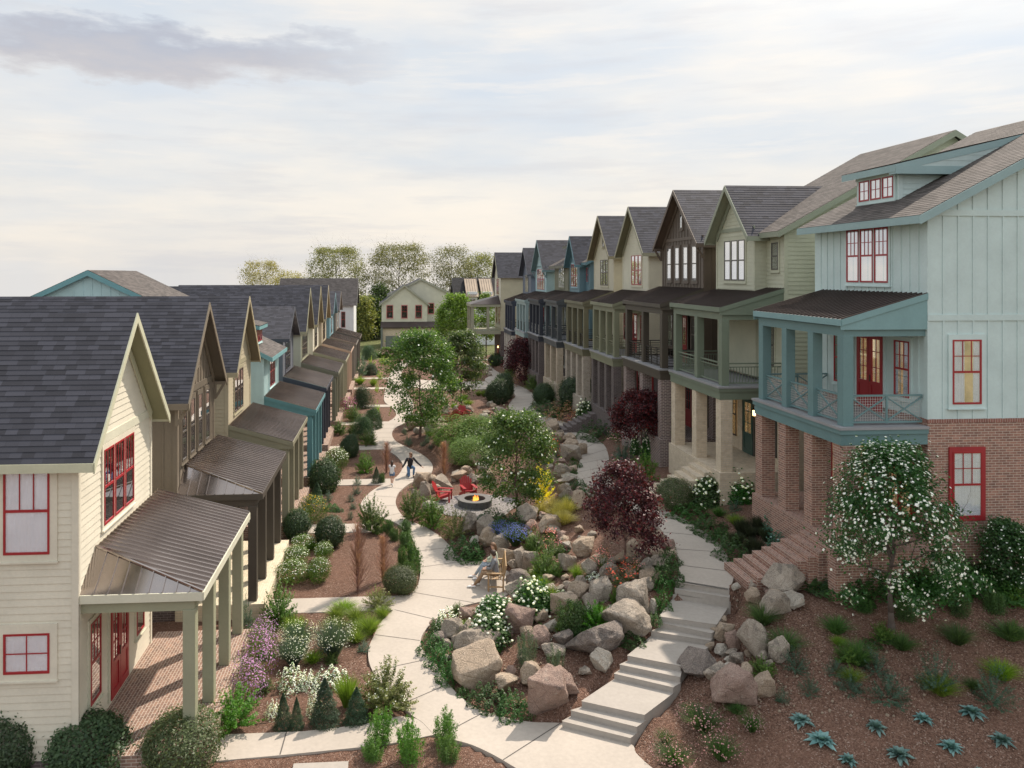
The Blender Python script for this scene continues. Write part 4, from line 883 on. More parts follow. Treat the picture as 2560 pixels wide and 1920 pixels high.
for c in TALL:
    if 'st' in c: del c['st']
    Y0 = XY(c['d0'], XD)
    if c['d0'] < 23: pass
    elif c['d0'] < 31: c['st'] = (Y0 + .6, 1.7, B2)
    elif 40 < c['d0'] < 46: c['st'] = (Y0 + 3.4, 1.3, B4)
    h = tall_house(c)
    if c['d0'] < 23:
        H1 = h; S = Fr('S', Y0); window(h, S, 16.28, 17.16, 6.95, 8.82, RED, c['wall'], up=(3, 2), lo=(1, 1), curtain=2, glowc=(.9, .66, .36), cw=.12)
        S = Fr('S', Y0 - .035); window(h, S, 16.26, 17.16, 3.68, 5.58, RED, RED, up=(3, 2), lo=(1, 1), curtain=1, glowc=(.75, .6, .4), cw=.1, sill=False)
        window(h, Fr('S', Y0), 19.6, 20.5, 6.95, 8.82, RED, c['wall'], up=(3, 2), lo=(1, 1), curtain=2, cw=.12)
        # brick stair descending across the slope from the porch corner
        e1 = Vector((12.95, Y0 + .9, 0)); e2 = W(1838, 1440, 1.42); L_ = 9; zt = 2.80; zb = 1.42
        for k in range(L_):
            t0, t1 = k / L_, (k + 1) / L_; a = e1.lerp(e2, t0); b = e1.lerp(e2, t1); mb = MB(); z = zt - (zt - zb) * t0
            mb.box(b.x - .02, a.x + .04, min(a.y, b.y) - .75, max(a.y, b.y) + .75, z - 1.6 if k < 7 else .4, z); mb.build('brick_step', B1, h)
        mb = MB(); mb.box(12.5, 15.57, Y0 - .5, Y0 - .1, .9, 2.9); mb.build('brick_cheek_wall', B1, h)
# the end house of the tall row turns its side to the garden
def plain_house(name, label, x0, x1, y0, y1, zg, ze, za, wall, roofm, trim, ridge, cat='house'):
    h = empty(name, (x0, y0, zg), label, cat); ov = .4; S = Fr('S', y0); mb = MB()
    if ridge == 'X':
        ym = (y0 + y1) / 2; mb.prism([(x0, y0, zg), (x0, y1, zg), (x0, y1, ze), (x0, ym, za - .1), (x0, y0, ze)], (x1 - x0, 0, 0)); clap(mb, S, [(zg, x0, x1), (ze, x0, x1)], zg, ze - .05, .2)
        mb.build('wall', paint(wall), h); mb = MB(); sl = (za - ze) / (ym - y0)
        slope(mb, (x0 - ov, y0 - ov, ze - ov * sl), (x1 + ov, y0 - ov, ze - ov * sl), (x1 + ov, ym, za), (x0 - ov, ym, za)); slope(mb, (x0 - ov, y1 + ov, ze - ov * sl), (x1 + ov, y1 + ov, ze - ov * sl), (x1 + ov, ym, za), (x0 - ov, ym, za)); mb.build('roof', roofm, h)
        mb = MB()
        for x in (x0 - ov - .04, x1 + ov):
            for yy in (y0 - ov, y1 + ov): mb.prism([(x, yy, ze - ov * sl - .01), (x, ym, za - .01), (x, ym, za - .3), (x, yy, ze - ov * sl - .28)], (.04, 0, 0))
        mb.build('rake_board', paint(trim), h)
    else:
        xm = (x0 + x1) / 2; mb.prism([(x0, y0, zg), (x1, y0, zg), (x1, y0, ze), (xm, y0, za - .1), (x0, y0, ze)], (0, y1 - y0, 0)); clap(mb, S, [(zg, x0, x1), (ze, x0, x1), (za - .12, xm - .02, xm + .02)], zg + .02, za - .15, .2)
        mb.build('wall', paint(wall), h); mb = MB(); sl = (za - ze) / (xm - x0)
        for xx in (x0 - ov, x1 + ov): slope(mb, (xx, y0 - ov, ze - ov * sl), (xx, y1 + ov, ze - ov * sl), (xm, y1 + ov, za), (xm, y0 - ov, za))
        mb.build('roof', roofm, h); mb = MB()
        for xx in (x0 - ov, x1 + ov): mb.prism([(xx, y0 - ov - .04, ze - ov * sl - .01), (xm, y0 - ov - .04, za - .01), (xm, y0 - ov - .04, za - .28), (xx, y0 - ov - .04, ze - ov * sl - .26)], (0, .04, 0))
        mb.build('rake_board', paint(trim), h)
    return h, S
ye = YD(91.5, 13.2)
h, S = plain_house('tall_house', 'cream end house with gable side to the garden and an open balcony wing', 13.1, 27, ye, ye + 5, -.4, 10.75, 13.4, (.50, .46, .32), SHN, (.33, .31, .22), 'X')
F = Fr('F', 13.1, -1); mb = MB(); clap(mb, F, [(1, ye, ye + 5), (10.75, ye, ye + 5), (13.3, ye + 2.48, ye + 2.52)], 4.4, 13.2); mb.build('front_wall', paint((.66, .62, .5)), h)
wgroup(h, F, ye + 1.3, ye + 3.2, 8.4, 10.2, 2, RED, (.6, .56, .42)); window(h, F, ye + .6, ye + 1.4, 4.9, 6.9, RED, (.5, .46, .32)); window(h, F, ye + 2.8, ye + 3.6, 4.9, 6.9, RED, (.5, .46, .32))
mb = MB(); mb.box(13.05, 27, ye - .05, ye + 5.05, -.4, 4.1); mb.build('brick_wall', B4, h)
mb = MB(); x0, x1 = 9.8, 13.05
mb.add([(x0 - .3, ye - .3, 7.25), (x1, ye - .3, 7.25), (x1, ye + 5.2, 7.25), (x0 - .3, ye + 5.2, 7.25), (x1, ye + 1.6, 8.2), (x1, ye + 3.4, 8.2)], [(0, 1, 4), (0, 4, 5, 3), (2, 3, 5)]); mb.build('porch_roof', BRZR, h)
mb = MB(); mb.box(x0 - .25, x1, ye - .25, ye + 5.1, 6.95, 7.24); mb.box(x0 - .25, x1, ye - .25, ye + 5.1, 3.75, 4.15); mb.build('porch_beam', paint((.33, .32, .23)), h)
for x, y in ((x0, ye - .1), (x0, ye + 2.4), (x0, ye + 4.8), (11.6, ye - .1)):
    mb = MB(); mb.box(x - .15, x + .15, y, y + .3, 4.15, 6.96); mb.build('post', paint((.33, .32, .23)), h)
    if x < 11:
        mb = MB(); mb.box(x - .2, x + .3, y - .1, y + .4, -.4, 3.76); mb.build('brick_pier', B4, h)
railing(h, (x0, ye), (x1, ye), 4.15, .9, 'bars', paint((.33, .32, .23))); railing(h, (x0, ye), (x0, ye + 4.9), 4.15, .9, 'bars', paint((.33, .32, .23)))
door(h, Fr('F', 13.05, -1), ye + 1.5, ye + 2.5, -.2, 2.2, RED, RED, 1); lamp(h, Fr('F', 13.05, -1), ye + .9, 2.2)
# garage house closing the view
y = YD(121, 4); sc = 121 / F_
xg = lambda px: ray(px, 700).x * 121
h, S = plain_house('garage_house', 'pale beige gabled house over a garage closing the far end of the garden', xg(954), xg(1068), y, y + 9, -1.2, 6.4, 9.15, (.56, .55, .44), SHN, (.33, .33, .26), 'Y')
mb = MB(); X0, X1 = xg(1000), xg(1160); ym = y + 1.5; xm = (xg(954) + xg(1160)) / 2 - .2; sl = (10.1 - 6.9) / (X1 - xm)
mb.prism([(X0, ym, -1.2), (X1, ym, -1.2), (X1, ym, 6.9), (xm, ym, 10.0), (X0, ym, 10.0 - (xm - X0) * sl)], (0, 8, 0)); clap(mb, Fr('S', ym), [(-1, X0, X1), (6.9, X0, X1), (9.9, xm - .1, xm + .1)], 2.5, 9.8, .2); mb.build('rear_wall', paint((.56, .55, .44)), h)
mb = MB(); slope(mb, (X1 + .4, ym - .3, 6.9 - .4 * sl), (X1 + .4, ym + 8, 6.9 - .4 * sl), (xm, ym + 8, 10.15), (xm, ym - .3, 10.15)); slope(mb, (X0 - 2, ym - .3, 10.15 - (xm - X0 + 2) * sl), (X0 - 2, ym + 8, 10.15 - (xm - X0 + 2) * sl), (xm, ym + 8, 10.15), (xm, ym - .3, 10.15)); mb.build('rear_roof', SHN, h)
mb = MB(); mb.prism([(X1 + .4, ym - .34, 6.88 - .4 * sl), (xm, ym - .34, 10.13), (xm, ym - .34, 9.85), (X1 + .4, ym - .34, 6.6 - .4 * sl)], (0, .04, 0)); mb.prism([(X0 - 2, ym - .34, 10.13 - (xm - X0 + 2) * sl), (xm, ym - .34, 10.13), (xm, ym - .34, 9.85), (X0 - 2, ym - .34, 9.85 - (xm - X0 + 2) * sl)], (0, .04, 0)); mb.build('rear_rake_board', paint((.33, .33, .26)), h)
for a, b in ((967, 982), (1004, 1018), (1039, 1054)): window(h, S, xg(a), xg(b), 4.0, 5.95, RED, (.5, .3, .26), up=(2, 2), lo=(1, 1))
window(h, Fr('S', ym), xg(1072), xg(1086), 4.6, 6.2, RED, (.5, .3, .26), up=(2, 2))
mb = MB(); mb.prism([(xg(952), y - 1.0, 2.7), (xg(952), y + .0, 3.45), (xg(952), y, 3.2), (xg(952), y - 1.0, 2.45)], (xg(1160) - xg(952), 0, 0)); mb.build('pent_roof', BRZR, h)
mb = MB(); mb.box(xg(954) - .02, xg(1160), y - .75, y, -1.2, 2.46); mb.build('garage_wall', brick((.62, .52, .38), (.52, .42, .3), (.5, .45, .36)), h)
mb = MB(); mb.box(xg(964), xg(1063), y - .80, y - .74, -1.2, 1.3); 
for k in range(4): mb.box(xg(966), xg(1061), y - .82, y - .79, -1.1 + k * .6, -.6 + k * .6)
mb.build('garage_door', paint((.15, .17, .15)), h); mb = MB(); mb.box(xg(952), xg(957), y - 1.1, y - .7, -1.2, 2.6); mb.build('post', paint((.15, .17, .15)), h)
# white house behind the end of the low row
y = YD(99, -8); xg = lambda px: ray(px, 700).x * 99
h, S = plain_house('white_house', 'white house with long dark roof behind the end of the low row', xg(700), xg(884), y, y + 8, -.8, 7.1, 10.25, (.72, .74, .74), shingle((.05, .045, .045)), (.14, .13, .12), 'X')
window(h, S, xg(853), xg(863), 4.0, 6.0, RED, (.7, .7, .7), up=(2, 2)); mb = MB(); mb.box(xg(850), xg(886), y - .6, y - .03, -.8, 2.6); mb.build('lean_to', paint((.2, .2, .21)), h)
# white house with two metal dormers
y = YD(128, 14); xg = lambda px: ray(px, 700).x * 128
h, S = plain_house('white_house', 'white house with two tan metal roofed dormers beyond the leafy tree', xg(1142), xg(1250), y, y + 10, -1, 5.6, 10.2, (.7, .72, .74), shingle((.02, .02, .022)), (.10, .10, .10), 'X')
for a, b in ((1167, 1198), (1205, 1236)):
    mb = MB(); mb.box(xg(a) + .2, xg(b) - .2, y + .8, y + 3, 4.9, 7.9); d = mb.build('dormer', paint((.7, .72, .74)), h)
    mb = MB(); mb.prism([(xg(a), y + .3, 7.0), (xg(b), y + .3, 7.0), (xg(b), y + 4.6, 9.9), (xg(a), y + 4.6, 9.9)], (0, 0, .12))
    for k in range(6): x = xg(a) + (xg(b) - xg(a)) * k / 5; mb.bar((x, y + .3, 7.16), (x, y + 4.6, 10.06), .05, .08)
    mb.build('dormer_roof', metal((.30, .24, .18), .45, .4), d)
    window(h, Fr('S', y + .8), xg(a) + .5, xg(b) - .5, 5.3, 6.7, (.7, .7, .7), None, up=(2, 2), lo=None)
# the asphalt road past the end house
mb = MB(); mb.add([(9.5, ye + 6.5, tz(11, ye + 8) + .05), (40, ye + 6.5, tz(14, ye + 8) + .05), (40, ye + 13, tz(14, ye + 13) + .05), (9.5, ye + 13, tz(11, ye + 13) + .05)], [(0, 1, 2, 3)])
mb.prism([(9.2, ye + 6.3, -.05), (14, ye + 6.3, -.05), (14, ye + 6.5, -.05), (9.2, ye + 6.5, -.05)], (0, 0, .15))
tag(mb.build('road', simple('asphalt', (.20, .20, .21), .9)), 'grey road glimpsed behind the end house', None, kind='structure')
# ================================================================= plants and boulders
RS = np.random.RandomState(11)
def unit(n, rs): v = rs.normal(size=(n, 3)); return v / np.linalg.norm(v, axis=1, keepdims=True)
def leafquads(Pc, N, size, asp, rs, jit=.6):
    """one small rhombic leaf per point, facing roughly along N"""
    n = len(Pc); N = N + unit(n, rs) * jit; N /= np.linalg.norm(N, axis=1, keepdims=True)
    T = np.cross(N, unit(n, rs)); T /= np.linalg.norm(T, axis=1, keepdims=True) + 1e-9; B = np.cross(N, T)
    s = (size * (.7 + .6 * rs.rand(n)))[:, None]
    V = np.stack([Pc - T * s, Pc + B * s * asp, Pc + T * s, Pc - B * s * asp], 1).reshape(-1, 3)
    return V, np.arange(4 * n).reshape(n, 4)
def lump(d, rs, amp=.18, k=7):
    r = np.ones(len(d)); 
    for _ in range(k):
        c = unit(1, rs)[0]; r += amp * (rs.rand() * 1.4 - .5) * np.exp(-((1 - d @ c) * rs.uniform(3, 9)))
    return r
def blob(n, rs, w=.5, h=1., size=.04, asp=.5, amp=.25, prof='ball', inner=.5, k=10, jit=.6, up=.2):
    """foliage of a shrub: leaves in an uneven shell, unit width, height h"""
    d = unit(n, rs); r = lump(d, rs, amp, k) * (inner + (1 - inner) * rs.rand(n) ** .45)
    r = r * (1 + .26 * rs.rand(n) ** 6); P = d * r[:, None]; z = (P[:, 2] + 1) / 2
    if prof == 'cone':
        z = rs.rand(n) ** 1.35; a = rs.rand(n) * 6.283; rad = (1 - z) ** .85 * (.55 + .45 * rs.rand(n)) * (1 + .12 * np.sin(z * 28 + a * 2)) + .02
        P = np.stack([np.cos(a) * rad, np.sin(a) * rad, z * 2 - 1], 1)
    elif prof == 'col':
        rad = np.clip(1.25 - np.abs(z - .4) * 1.1, .15, 1); P[:, 0] *= rad; P[:, 1] *= rad
    elif prof == 'dome': P[:, 2] = np.abs(P[:, 2]) * 2 - 1; P[:, 2] = np.where(rs.rand(n) < .9, P[:, 2], P[:, 2] * .5)
    elif prof == 'vase': rad = .35 + .75 * z; P[:, 0] *= rad; P[:, 1] *= rad
    V = P * np.array([w, w, h / 2]) + np.array([0, 0, h / 2]); V[:, 2] = np.maximum(V[:, 2], .005)
    N = d.copy() if prof != 'cone' else P * [1, 1, 0] + [0, 0, .5]; N[:, 2] += up
    return leafquads(V, N, size, asp, rs, jit), V
def twigs(n, rs, w, h, spread=1., r=.004, curve=.3, base=.06):
    """upright thin blades / twigs fanning from the base"""
    a = rs.rand(n) * 6.283; q = rs.rand(n) ** .6; b = np.stack([np.cos(a) * base * q, np.sin(a) * base * q, 0 * a], 1)
    L = h * (.55 + .45 * rs.rand(n)); out = w * q * spread
    Vs, Fs = [], []
    pts = []
    for t in (0, .5, 1.): pts.append(b + np.stack([np.cos(a) * out * (t ** 1.6), np.sin(a) * out * (t ** 1.6), L * (t - curve * t * t * q)], 1))
    s = np.stack([-np.sin(a), np.cos(a), 0 * a], 1); ph = rs.rand(n)[:, None] * 2 - 1; s = s * (1 - abs(ph)) + np.stack([np.cos(a), np.sin(a), 0 * a], 1) * ph
    for i, wd in enumerate((r, r * .8, r * .15)): Vs += [pts[i] - s * wd, pts[i] + s * wd]
    V = np.stack(Vs, 1).reshape(-1, 3); k = np.arange(n)[:, None] * 6
    return V, np.concatenate([k + [0, 1, 3, 2], k + [2, 3, 5, 4]])
def join(*parts):
    V, Fc, M, o = [], [], [], 0
    for i, (v, f) in enumerate(parts): V.append(v); Fc.append(f + o); o += len(v)
    return np.concatenate(V), np.concatenate(Fc)
def flowers(V, n, rs, size, top=.0, ball=0, pool=.4):
    """small blossoms on the outermost leaves"""
    c = V.mean(0); sc = (V - c); sc = sc / (np.abs(sc).max(0) + 1e-6); key = np.linalg.norm(sc, axis=1) + top * sc[:, 2] + rs.rand(len(V)) * .25
    P = V[np.argsort(-key)[:int(max(n * 2.2, pool * len(V)))]]; P = P[rs.permutation(len(P))[:n]]; d = P - c; d /= np.linalg.norm(d, axis=1, keepdims=True) + 1e-6; P = P + d * size * .4
    if not ball:
        a = leafquads(P, d + [0, 0, .6], size, .9, rs, .35); b = leafquads(P + d * size * .2, d + [0, 0, .6], size * .8, .9, rs, .5); return join(a, b)
    t = (1 + 5 ** .5) / 2
    iv = np.array([(-1, t, 0), (1, t, 0), (-1, -t, 0), (1, -t, 0), (0, -1, t), (0, 1, t), (0, -1, -t), (0, 1, -t), (t, 0, -1), (t, 0, 1), (-t, 0, -1), (-t, 0, 1)]) / math.hypot(1, t)
    fi = [(0, 11, 5), (0, 5, 1), (0, 1, 7), (0, 7, 10), (0, 10, 11), (1, 5, 9), (5, 11, 4), (11, 10, 2), (10, 7, 6), (7, 1, 8), (3, 9, 4), (3, 4, 2), (3, 2, 6), (3, 6, 8), (3, 8, 9), (4, 9, 5), (2, 4, 11), (6, 2, 10), (8, 6, 7), (9, 8, 1)]
    fi = np.array([f + (f[2],) for f in fi])
    V2 = (P[:, None, :] + iv[None] * size * (.85 + .3 * rs.rand(len(P), 1, 1))).reshape(-1, 3)
    F2 = np.concatenate([fi + 12 * i for i in range(len(P))]); return V2, F2
def tri(V, Fc): return V, Fc
def fl_mat(name, c):
    return leafmat(name, shade(c, .8), shade(c, 1.1), None, .25, .6, .2)
DG = leafmat('dark_evergreen_leaves', (.018, .034, .017), (.058, .088, .044)); MG = leafmat('mid_green_leaves', (.026, .060, .014), (.085, .150, .030), (.16, .20, .04))
BG = leafmat('bright_green_leaves', (.030, .085, .012), (.085, .20, .022)); OG = leafmat('olive_leaves', (.050, .065, .022), (.14, .155, .055), (.22, .2, .09))
GG = leafmat('grey_green_leaves', (.035, .06, .045), (.10, .145, .115)); CG = leafmat('conifer_needles', (.014, .034, .018), (.055, .095, .052)); BLG = leafmat('blue_green_leaves', (.06, .125, .12), (.15, .25, .235), None, .15)
GC = leafmat('groundcover_leaves', (.016, .046, .012), (.048, .112, .026)); YG = leafmat('grass_blades', (.06, .10, .015), (.18, .26, .04)); TG = leafmat('tan_grass_blades', (.22, .20, .05), (.50, .43, .16))
DGG = leafmat('dark_grass_blades', (.028, .055, .022), (.085, .145, .048)); PU = leafmat('purple_leaves', (.018, .007, .010), (.055, .012, .016), (.20, .018, .018), .25)
RT = leafmat('red_twigs', (.14, .075, .065), (.27, .145, .125), None, .3); RB = leafmat('rust_blades', (.22, .09, .05), (.40, .20, .12)); YL = leafmat('yellow_leaves', (.45, .33, .01), (.85, .68, .04))
FW = fl_mat('white_petals', (.86, .86, .84)); FC = fl_mat('cream_petals', (.82, .82, .66)); FP_ = fl_mat('purple_petals', (.40, .23, .42)); FM = fl_mat('magenta_petals', (.48, .09, .30)); FK = fl_mat('pink_petals', (.78, .33, .37)); FR_ = fl_mat('coral_petals', (.75, .17, .12)); FB_ = fl_mat('blue_petals', (.09, .10, .50)); FY = fl_mat('yellow_petals', (.72, .45, .03)); FO = fl_mat('dusty_pink_petals', (.30, .17, .18))
BARK = simple('bark', (.11, .085, .07), .9); BARKR = simple('reddish_bark', (.16, .10, .08), .9)
LIB = {}
def reg(kind, name, cat, variants, aspect, part='flowers'):
    """variants: list of (foliage mesh, material, extra (name, mesh, material) children)"""
    LIB[kind] = (name, cat, variants, aspect)
def mk(kind, name, cat, fn, nv, aspect):
    vs = []
    for i in range(nv):
        rs = np.random.RandomState(abs(hash_(kind)) % 9999 + i); fol, mat, ex = fn(rs)
        vs.append((np_mesh(name, *fol, [mat]), [(nm, np_mesh(nm, *q, [m_])) for nm, q, m_ in ex]))
    LIB[kind] = (name, cat, vs, aspect)
def hash_(s): return sum(ord(c) * (i + 7) * 31 for i, c in enumerate(s))
def simple_blob(mat, n, size, asp=.5, amp=.25, prof='ball', h=1., inner=.5, fl=None, **k):
    def fn(rs):
        q, V = blob(n, rs, .5, h, size, asp, amp, prof, inner, **k); ex = []
        if fl: m_, cnt, fs, top, ball = fl; ex = [('blossoms', flowers(V, cnt, rs, fs, top, ball), m_)]
        return q, mat, ex
    return fn
def sprigs(mat, n, size, w=.5, h=1., asp=.32, fl=None, stems=90, prof='ball', amp=.3):
    """loose shrub: leaves strung along radiating shoots"""
    def fn(rs):
        d = unit(stems, rs); d[:, 2] = np.abs(d[:, 2]) * .9 + .12 * rs.rand(stems); d /= np.linalg.norm(d, axis=1, keepdims=True); Ls = (.72 + .38 * rs.rand(stems))
        m_ = n // stems; t = (.25 + .75 * rs.rand(stems, m_) ** .7); P = d[:, None, :] * (Ls[:, None] * t)[:, :, None] * np.array([w, w, h])[None, None] ; P[:, :, 2] += .03 * h - .0
        P = P.reshape(-1, 3) + rs.normal(size=(stems * m_, 3)) * .018 * (w + .2); P[:, 2] = np.clip(P[:, 2], .01, None); N = np.repeat(d, m_, 0) + [0, 0, .3]
        q = leafquads(P, N, size, asp, rs, .9); ex = []
        if fl: m2, cnt, fs, top, ball = fl; ex = [('blossoms', flowers(P, cnt, rs, fs, top, ball), m2)]
        return q, mat, ex
    return fn
def tuft(mat, n, r, spread=1., curve=.35, fl=None, base=.1):
    def fn(rs):
        q = twigs(n, rs, .5, 1., spread, r, curve, base); ex = []
        if fl: m2, cnt, fs, top, ball = fl; ex = [('blossoms', flowers(q[0][4::6], cnt, rs, fs, top, ball), m2)]
        return q, mat, ex
    return fn
def shoots(mat, n, size, stems=26, spread=.42, asp=.4, r0=.3, tight=.035, taper=.55):
    def fn(rs):
        a = rs.rand(stems) * 6.283; q = rs.rand(stems) ** .6; b = np.stack([np.cos(a) * q * r0, np.sin(a) * q * r0, 0 * a], 1); hh = (1 - taper * q * rs.rand(stems) ** .5) * (.8 + .2 * rs.rand(stems))
        e = np.stack([np.cos(a) * q * spread, np.sin(a) * q * spread, hh], 1) + rs.normal(size=(stems, 3)) * .03; m_ = n // stems; t = rs.rand(stems, m_) ** .85
        P = b[:, None] + (e - b)[:, None] * t[:, :, None]; wd = (1.1 - t * .75)[:, :, None]; d = rs.normal(size=P.shape) * [1, 1, .6]; P = P + d * tight * 1.6 * wd; P = P.reshape(-1, 3); P[:, 2] = np.clip(P[:, 2], .01, None); d = d.reshape(-1, 3)
        return leafquads(P, d / (np.linalg.norm(d, axis=1, keepdims=True)) + [0, 0, .5], size, asp, rs, .7), mat, []
    return fn
def wispy(mat, n, r=.0035):
    def fn(rs):
        t = rs.rand(n) ** .8; a = rs.rand(n) * 6.283; z0 = .04 + .86 * t; L = .62 * (1 - t * .62) * (.45 + .55 * rs.rand(n)); b = np.stack([rs.normal(size=n) * .02, rs.normal(size=n) * .02, z0], 1)
        e = b + np.stack([np.cos(a) * L * .62, np.sin(a) * L * .62, L * .5], 1); md = (b + e) / 2 - np.stack([0 * a, 0 * a, L * .06], 1); s = np.stack([-np.sin(a), np.cos(a), .4 + 0 * a], 1); Vs = []
        for p_, w_ in ((b, r), (md, r * .8), (e, r * .3)): Vs += [p_ - s * w_, p_ + s * w_]
        V = np.stack(Vs, 1).reshape(-1, 3); k = np.arange(n)[:, None] * 6; q = (V, np.concatenate([k + [0, 1, 3, 2], k + [2, 3, 5, 4]])); g2 = twigs(14, rs, .08, .9, 1., .010, .1, .02)
        return join(q, g2), mat, []
    return fn
def mat_cover(mat, n, size, fl=None):
    def fn(rs):
        a = rs.rand(n) * 6.283; rr_ = rs.rand(n) ** .5; edge = 1 + .16 * np.sin(3 * a + rs.rand() * 6) + .1 * np.sin(7 * a + rs.rand() * 6)
        x, y = np.cos(a) * rr_ * edge * .5, np.sin(a) * rr_ * edge * .5; z = (1 - rr_ ** 3) * (.55 + .45 * np.sin(x * 17 + rs.rand() * 6) * np.cos(y * 15)) * .9 + .08 * rs.rand(n)
        P = np.stack([x, y, np.clip(z, .02, 1)], 1); N = np.stack([x * 1.2, y * 1.2, .8 + 0 * x], 1); q = leafquads(P, N, size, .6, rs, .6); ex = []
        if fl: m2, cnt, fs, top, ball = fl; ex = [('blossoms', flowers(P, cnt, rs, fs, top, ball), m2)]
        return q, mat, ex
    return fn
def rosette(rs):
    V, Fc = [], []
    for i in range(60):
        a = i * 2.4 + rs.rand() * .5; t = i / 44; L = (.20 + .30 * t) * rs.uniform(.75, 1.1); el = 1.25 - 1.0 * t + rs.normal() * .1; wd = .07 + .02 * t
        d = np.array([math.cos(a) * math.cos(el), math.sin(a) * math.cos(el), math.sin(el)]); s = np.array([-math.sin(a), math.cos(a), 0]); up = np.cross(s, d) * -.06
        b = np.array([0, 0, .05]); o = len(V); m1 = b + d * L * .55; tip = b + d * L * (1) + [0, 0, -.06 * t]
        V += [b, m1 + s * wd + [0, 0, .03], tip, m1 - s * wd + [0, 0, .03], m1 - [0, 0, .015]]
        Fc += [(o, o + 1, o + 4, o + 4), (o + 1, o + 2, o + 4, o + 4), (o + 2, o + 3, o + 4, o + 4), (o + 3, o, o + 4, o + 4)]
    return (np.array(V), np.array(Fc)), BLG, []
mk('box', 'clipped_shrub', 'shrub', simple_blob(DG, 9000, .030, .55, .34, inner=.7, k=18), 3, .9)
mk('dome', 'round_shrub', 'shrub', simple_blob(CG, 8500, .028, .5, .38, prof='dome', inner=.66, k=16), 2, .8)
mk('oball', 'round_olive_shrub', 'shrub', simple_blob(leafmat('olive_grey_leaves', (.03, .042, .02), (.085, .105, .05)), 11000, .022, .5, .18, inner=.7, k=16), 2, .9)
mk('loose', 'loose_shrub', 'shrub', sprigs(MG, 6500, .028, fl=None, stems=120), 3, 1.0)
mk('bright', 'leafy_shrub', 'shrub', sprigs(BG, 3800, .034), 2, .9)
mk('olive', 'loose_shrub', 'shrub', sprigs(OG, 4000, .028), 2, .9)
mk('olivew', 'flowering_shrub', 'shrub', sprigs(OG, 9000, .026, fl=(FC, 260, .015, .3, 0), stems=140), 2, 1.)
mk('grey', 'grey_green_shrub', 'shrub', sprigs(GG, 3600, .026), 2, .9)
mk('whitefl', 'flowering_shrub', 'shrub', simple_blob(MG, 3200, .028, .5, .35, fl=(FW, 190, .019, .6, 0), inner=.45), 3, .85)
mk('feather', 'feathery_shrub', 'shrub', tuft(GG, 1500, .007, 1., .15, fl=(FC, 420, .013, .1, 0)), 2, 1.)
mk('hydra', 'hydrangea', 'flowering shrub', simple_blob(GC, 2600, .045, .6, .2, prof='dome', fl=(FC, 75, .042, .55, 1)), 3, .8)
mk('purple', 'purple_flower_mound', 'flowering plant', simple_blob(MG, 2200, .026, .4, .3, prof='dome', fl=(FP_, 900, .022, .3, 0)), 2, .9)
mk('magenta', 'magenta_flowering_shrub', 'flowering plant', simple_blob(MG, 1500, .03, .5, .3, fl=(FM, 500, .026, .3, 0)), 1, .9)
mk('pink', 'pink_flower_mound', 'flowering plant', sprigs(MG, 1500, .026, fl=(FK, 130, .026, .6, 0)), 2, .7)
mk('coral', 'coral_flower_mound', 'flowering plant', sprigs(MG, 1500, .024, fl=(FR_, 170, .026, .6, 0)), 2, .6)
mk('dusty', 'heather_plant', 'flowering plant', tuft(DGG, 420, .010, 1.2, .3, fl=(FO, 200, .024, .3, 0)), 2, .7)
mk('blue', 'blue_flower_mound', 'flowering plant', tuft(DGG, 900, .010, 1., .2, fl=(FB_, 600, .02, .2, 0)), 1, .5)
mk('yellowfl', 'yellow_flowering_shrub', 'flowering plant', simple_blob(MG, 3600, .026, .5, .25, fl=(FY, 90, .018, .9, 0)), 1, .95)
mk('whitemat', 'white_flower_mat', 'flowering plant', mat_cover(GC, 900, .03, fl=(FW, 620, .024, .2, 0)), 2, .3)
mk('cone', 'dwarf_conifer', 'conifer', simple_blob(CG, 8000, .026, .34, prof='cone', up=.6, jit=.8), 3, 1.6)
mk('juniper', 'upright_juniper', 'conifer', shoots(leafmat('juniper_needles', (.03, .055, .035), (.10, .145, .09)), 5200, .022, 22, .45, .25, .22, .045, .6), 2, 1.7)
mk('upright', 'upright_shrub', 'shrub', shoots(leafmat('fresh_leaves', (.035, .075, .018), (.10, .18, .042)), 4200, .030, 30, .46, .36, .24, .05, .55), 3, 1.6)
mk('column', 'columnar_shrub', 'shrub', shoots(leafmat('yew_leaves', (.022, .052, .016), (.07, .13, .036)), 6000, .028, 34, .42, .4, .36, .075, .45), 3, 1.5)
mk('tuft', 'grass_tuft', 'grass tuft', tuft(DGG, 420, .010, 1.1, .45), 2, .8)
mk('ytuft', 'grass_tuft', 'grass tuft', tuft(YG, 480, .010, 1.1, .45), 2, .8)
mk('tan', 'tan_grass_clump', 'grass tuft', tuft(TG, 620, .010, 1.1, .55), 2, .7)
mk('sgrass', 'tall_grass_clump', 'grass tuft', tuft(YG, 700, .009, .8, .2), 1, 1.2)
mk('redgrass', 'red_twig_grass', 'ornamental grass', wispy(RT, 520, .0055), 2, 1.6)
mk('rust', 'rust_colored_groundcover', 'groundcover plant', mat_cover(OG, 700, .022, fl=(RB, 480, .02, .2, 0)), 2, .2)
mk('rosm', 'dark_rosemary_shrub', 'shrub', tuft(leafmat('dark_olive_leaves', (.018, .026, .016), (.05, .06, .035)), 1500, .014, .8, .15, base=.2), 2, 1.1)
mk('fern', 'dark_feathery_shrub', 'shrub', sprigs(leafmat('blue_grey_leaves', (.022, .05, .035), (.07, .125, .085)), 2600, .028, asp=.22, stems=70), 3, .9)
mk('cover', 'groundcover_patch', 'groundcover plant', mat_cover(GC, 1500, .032), 3, .22)
mk('hosta', 'blue_hosta', 'leafy plant', rosette, 3, .6)
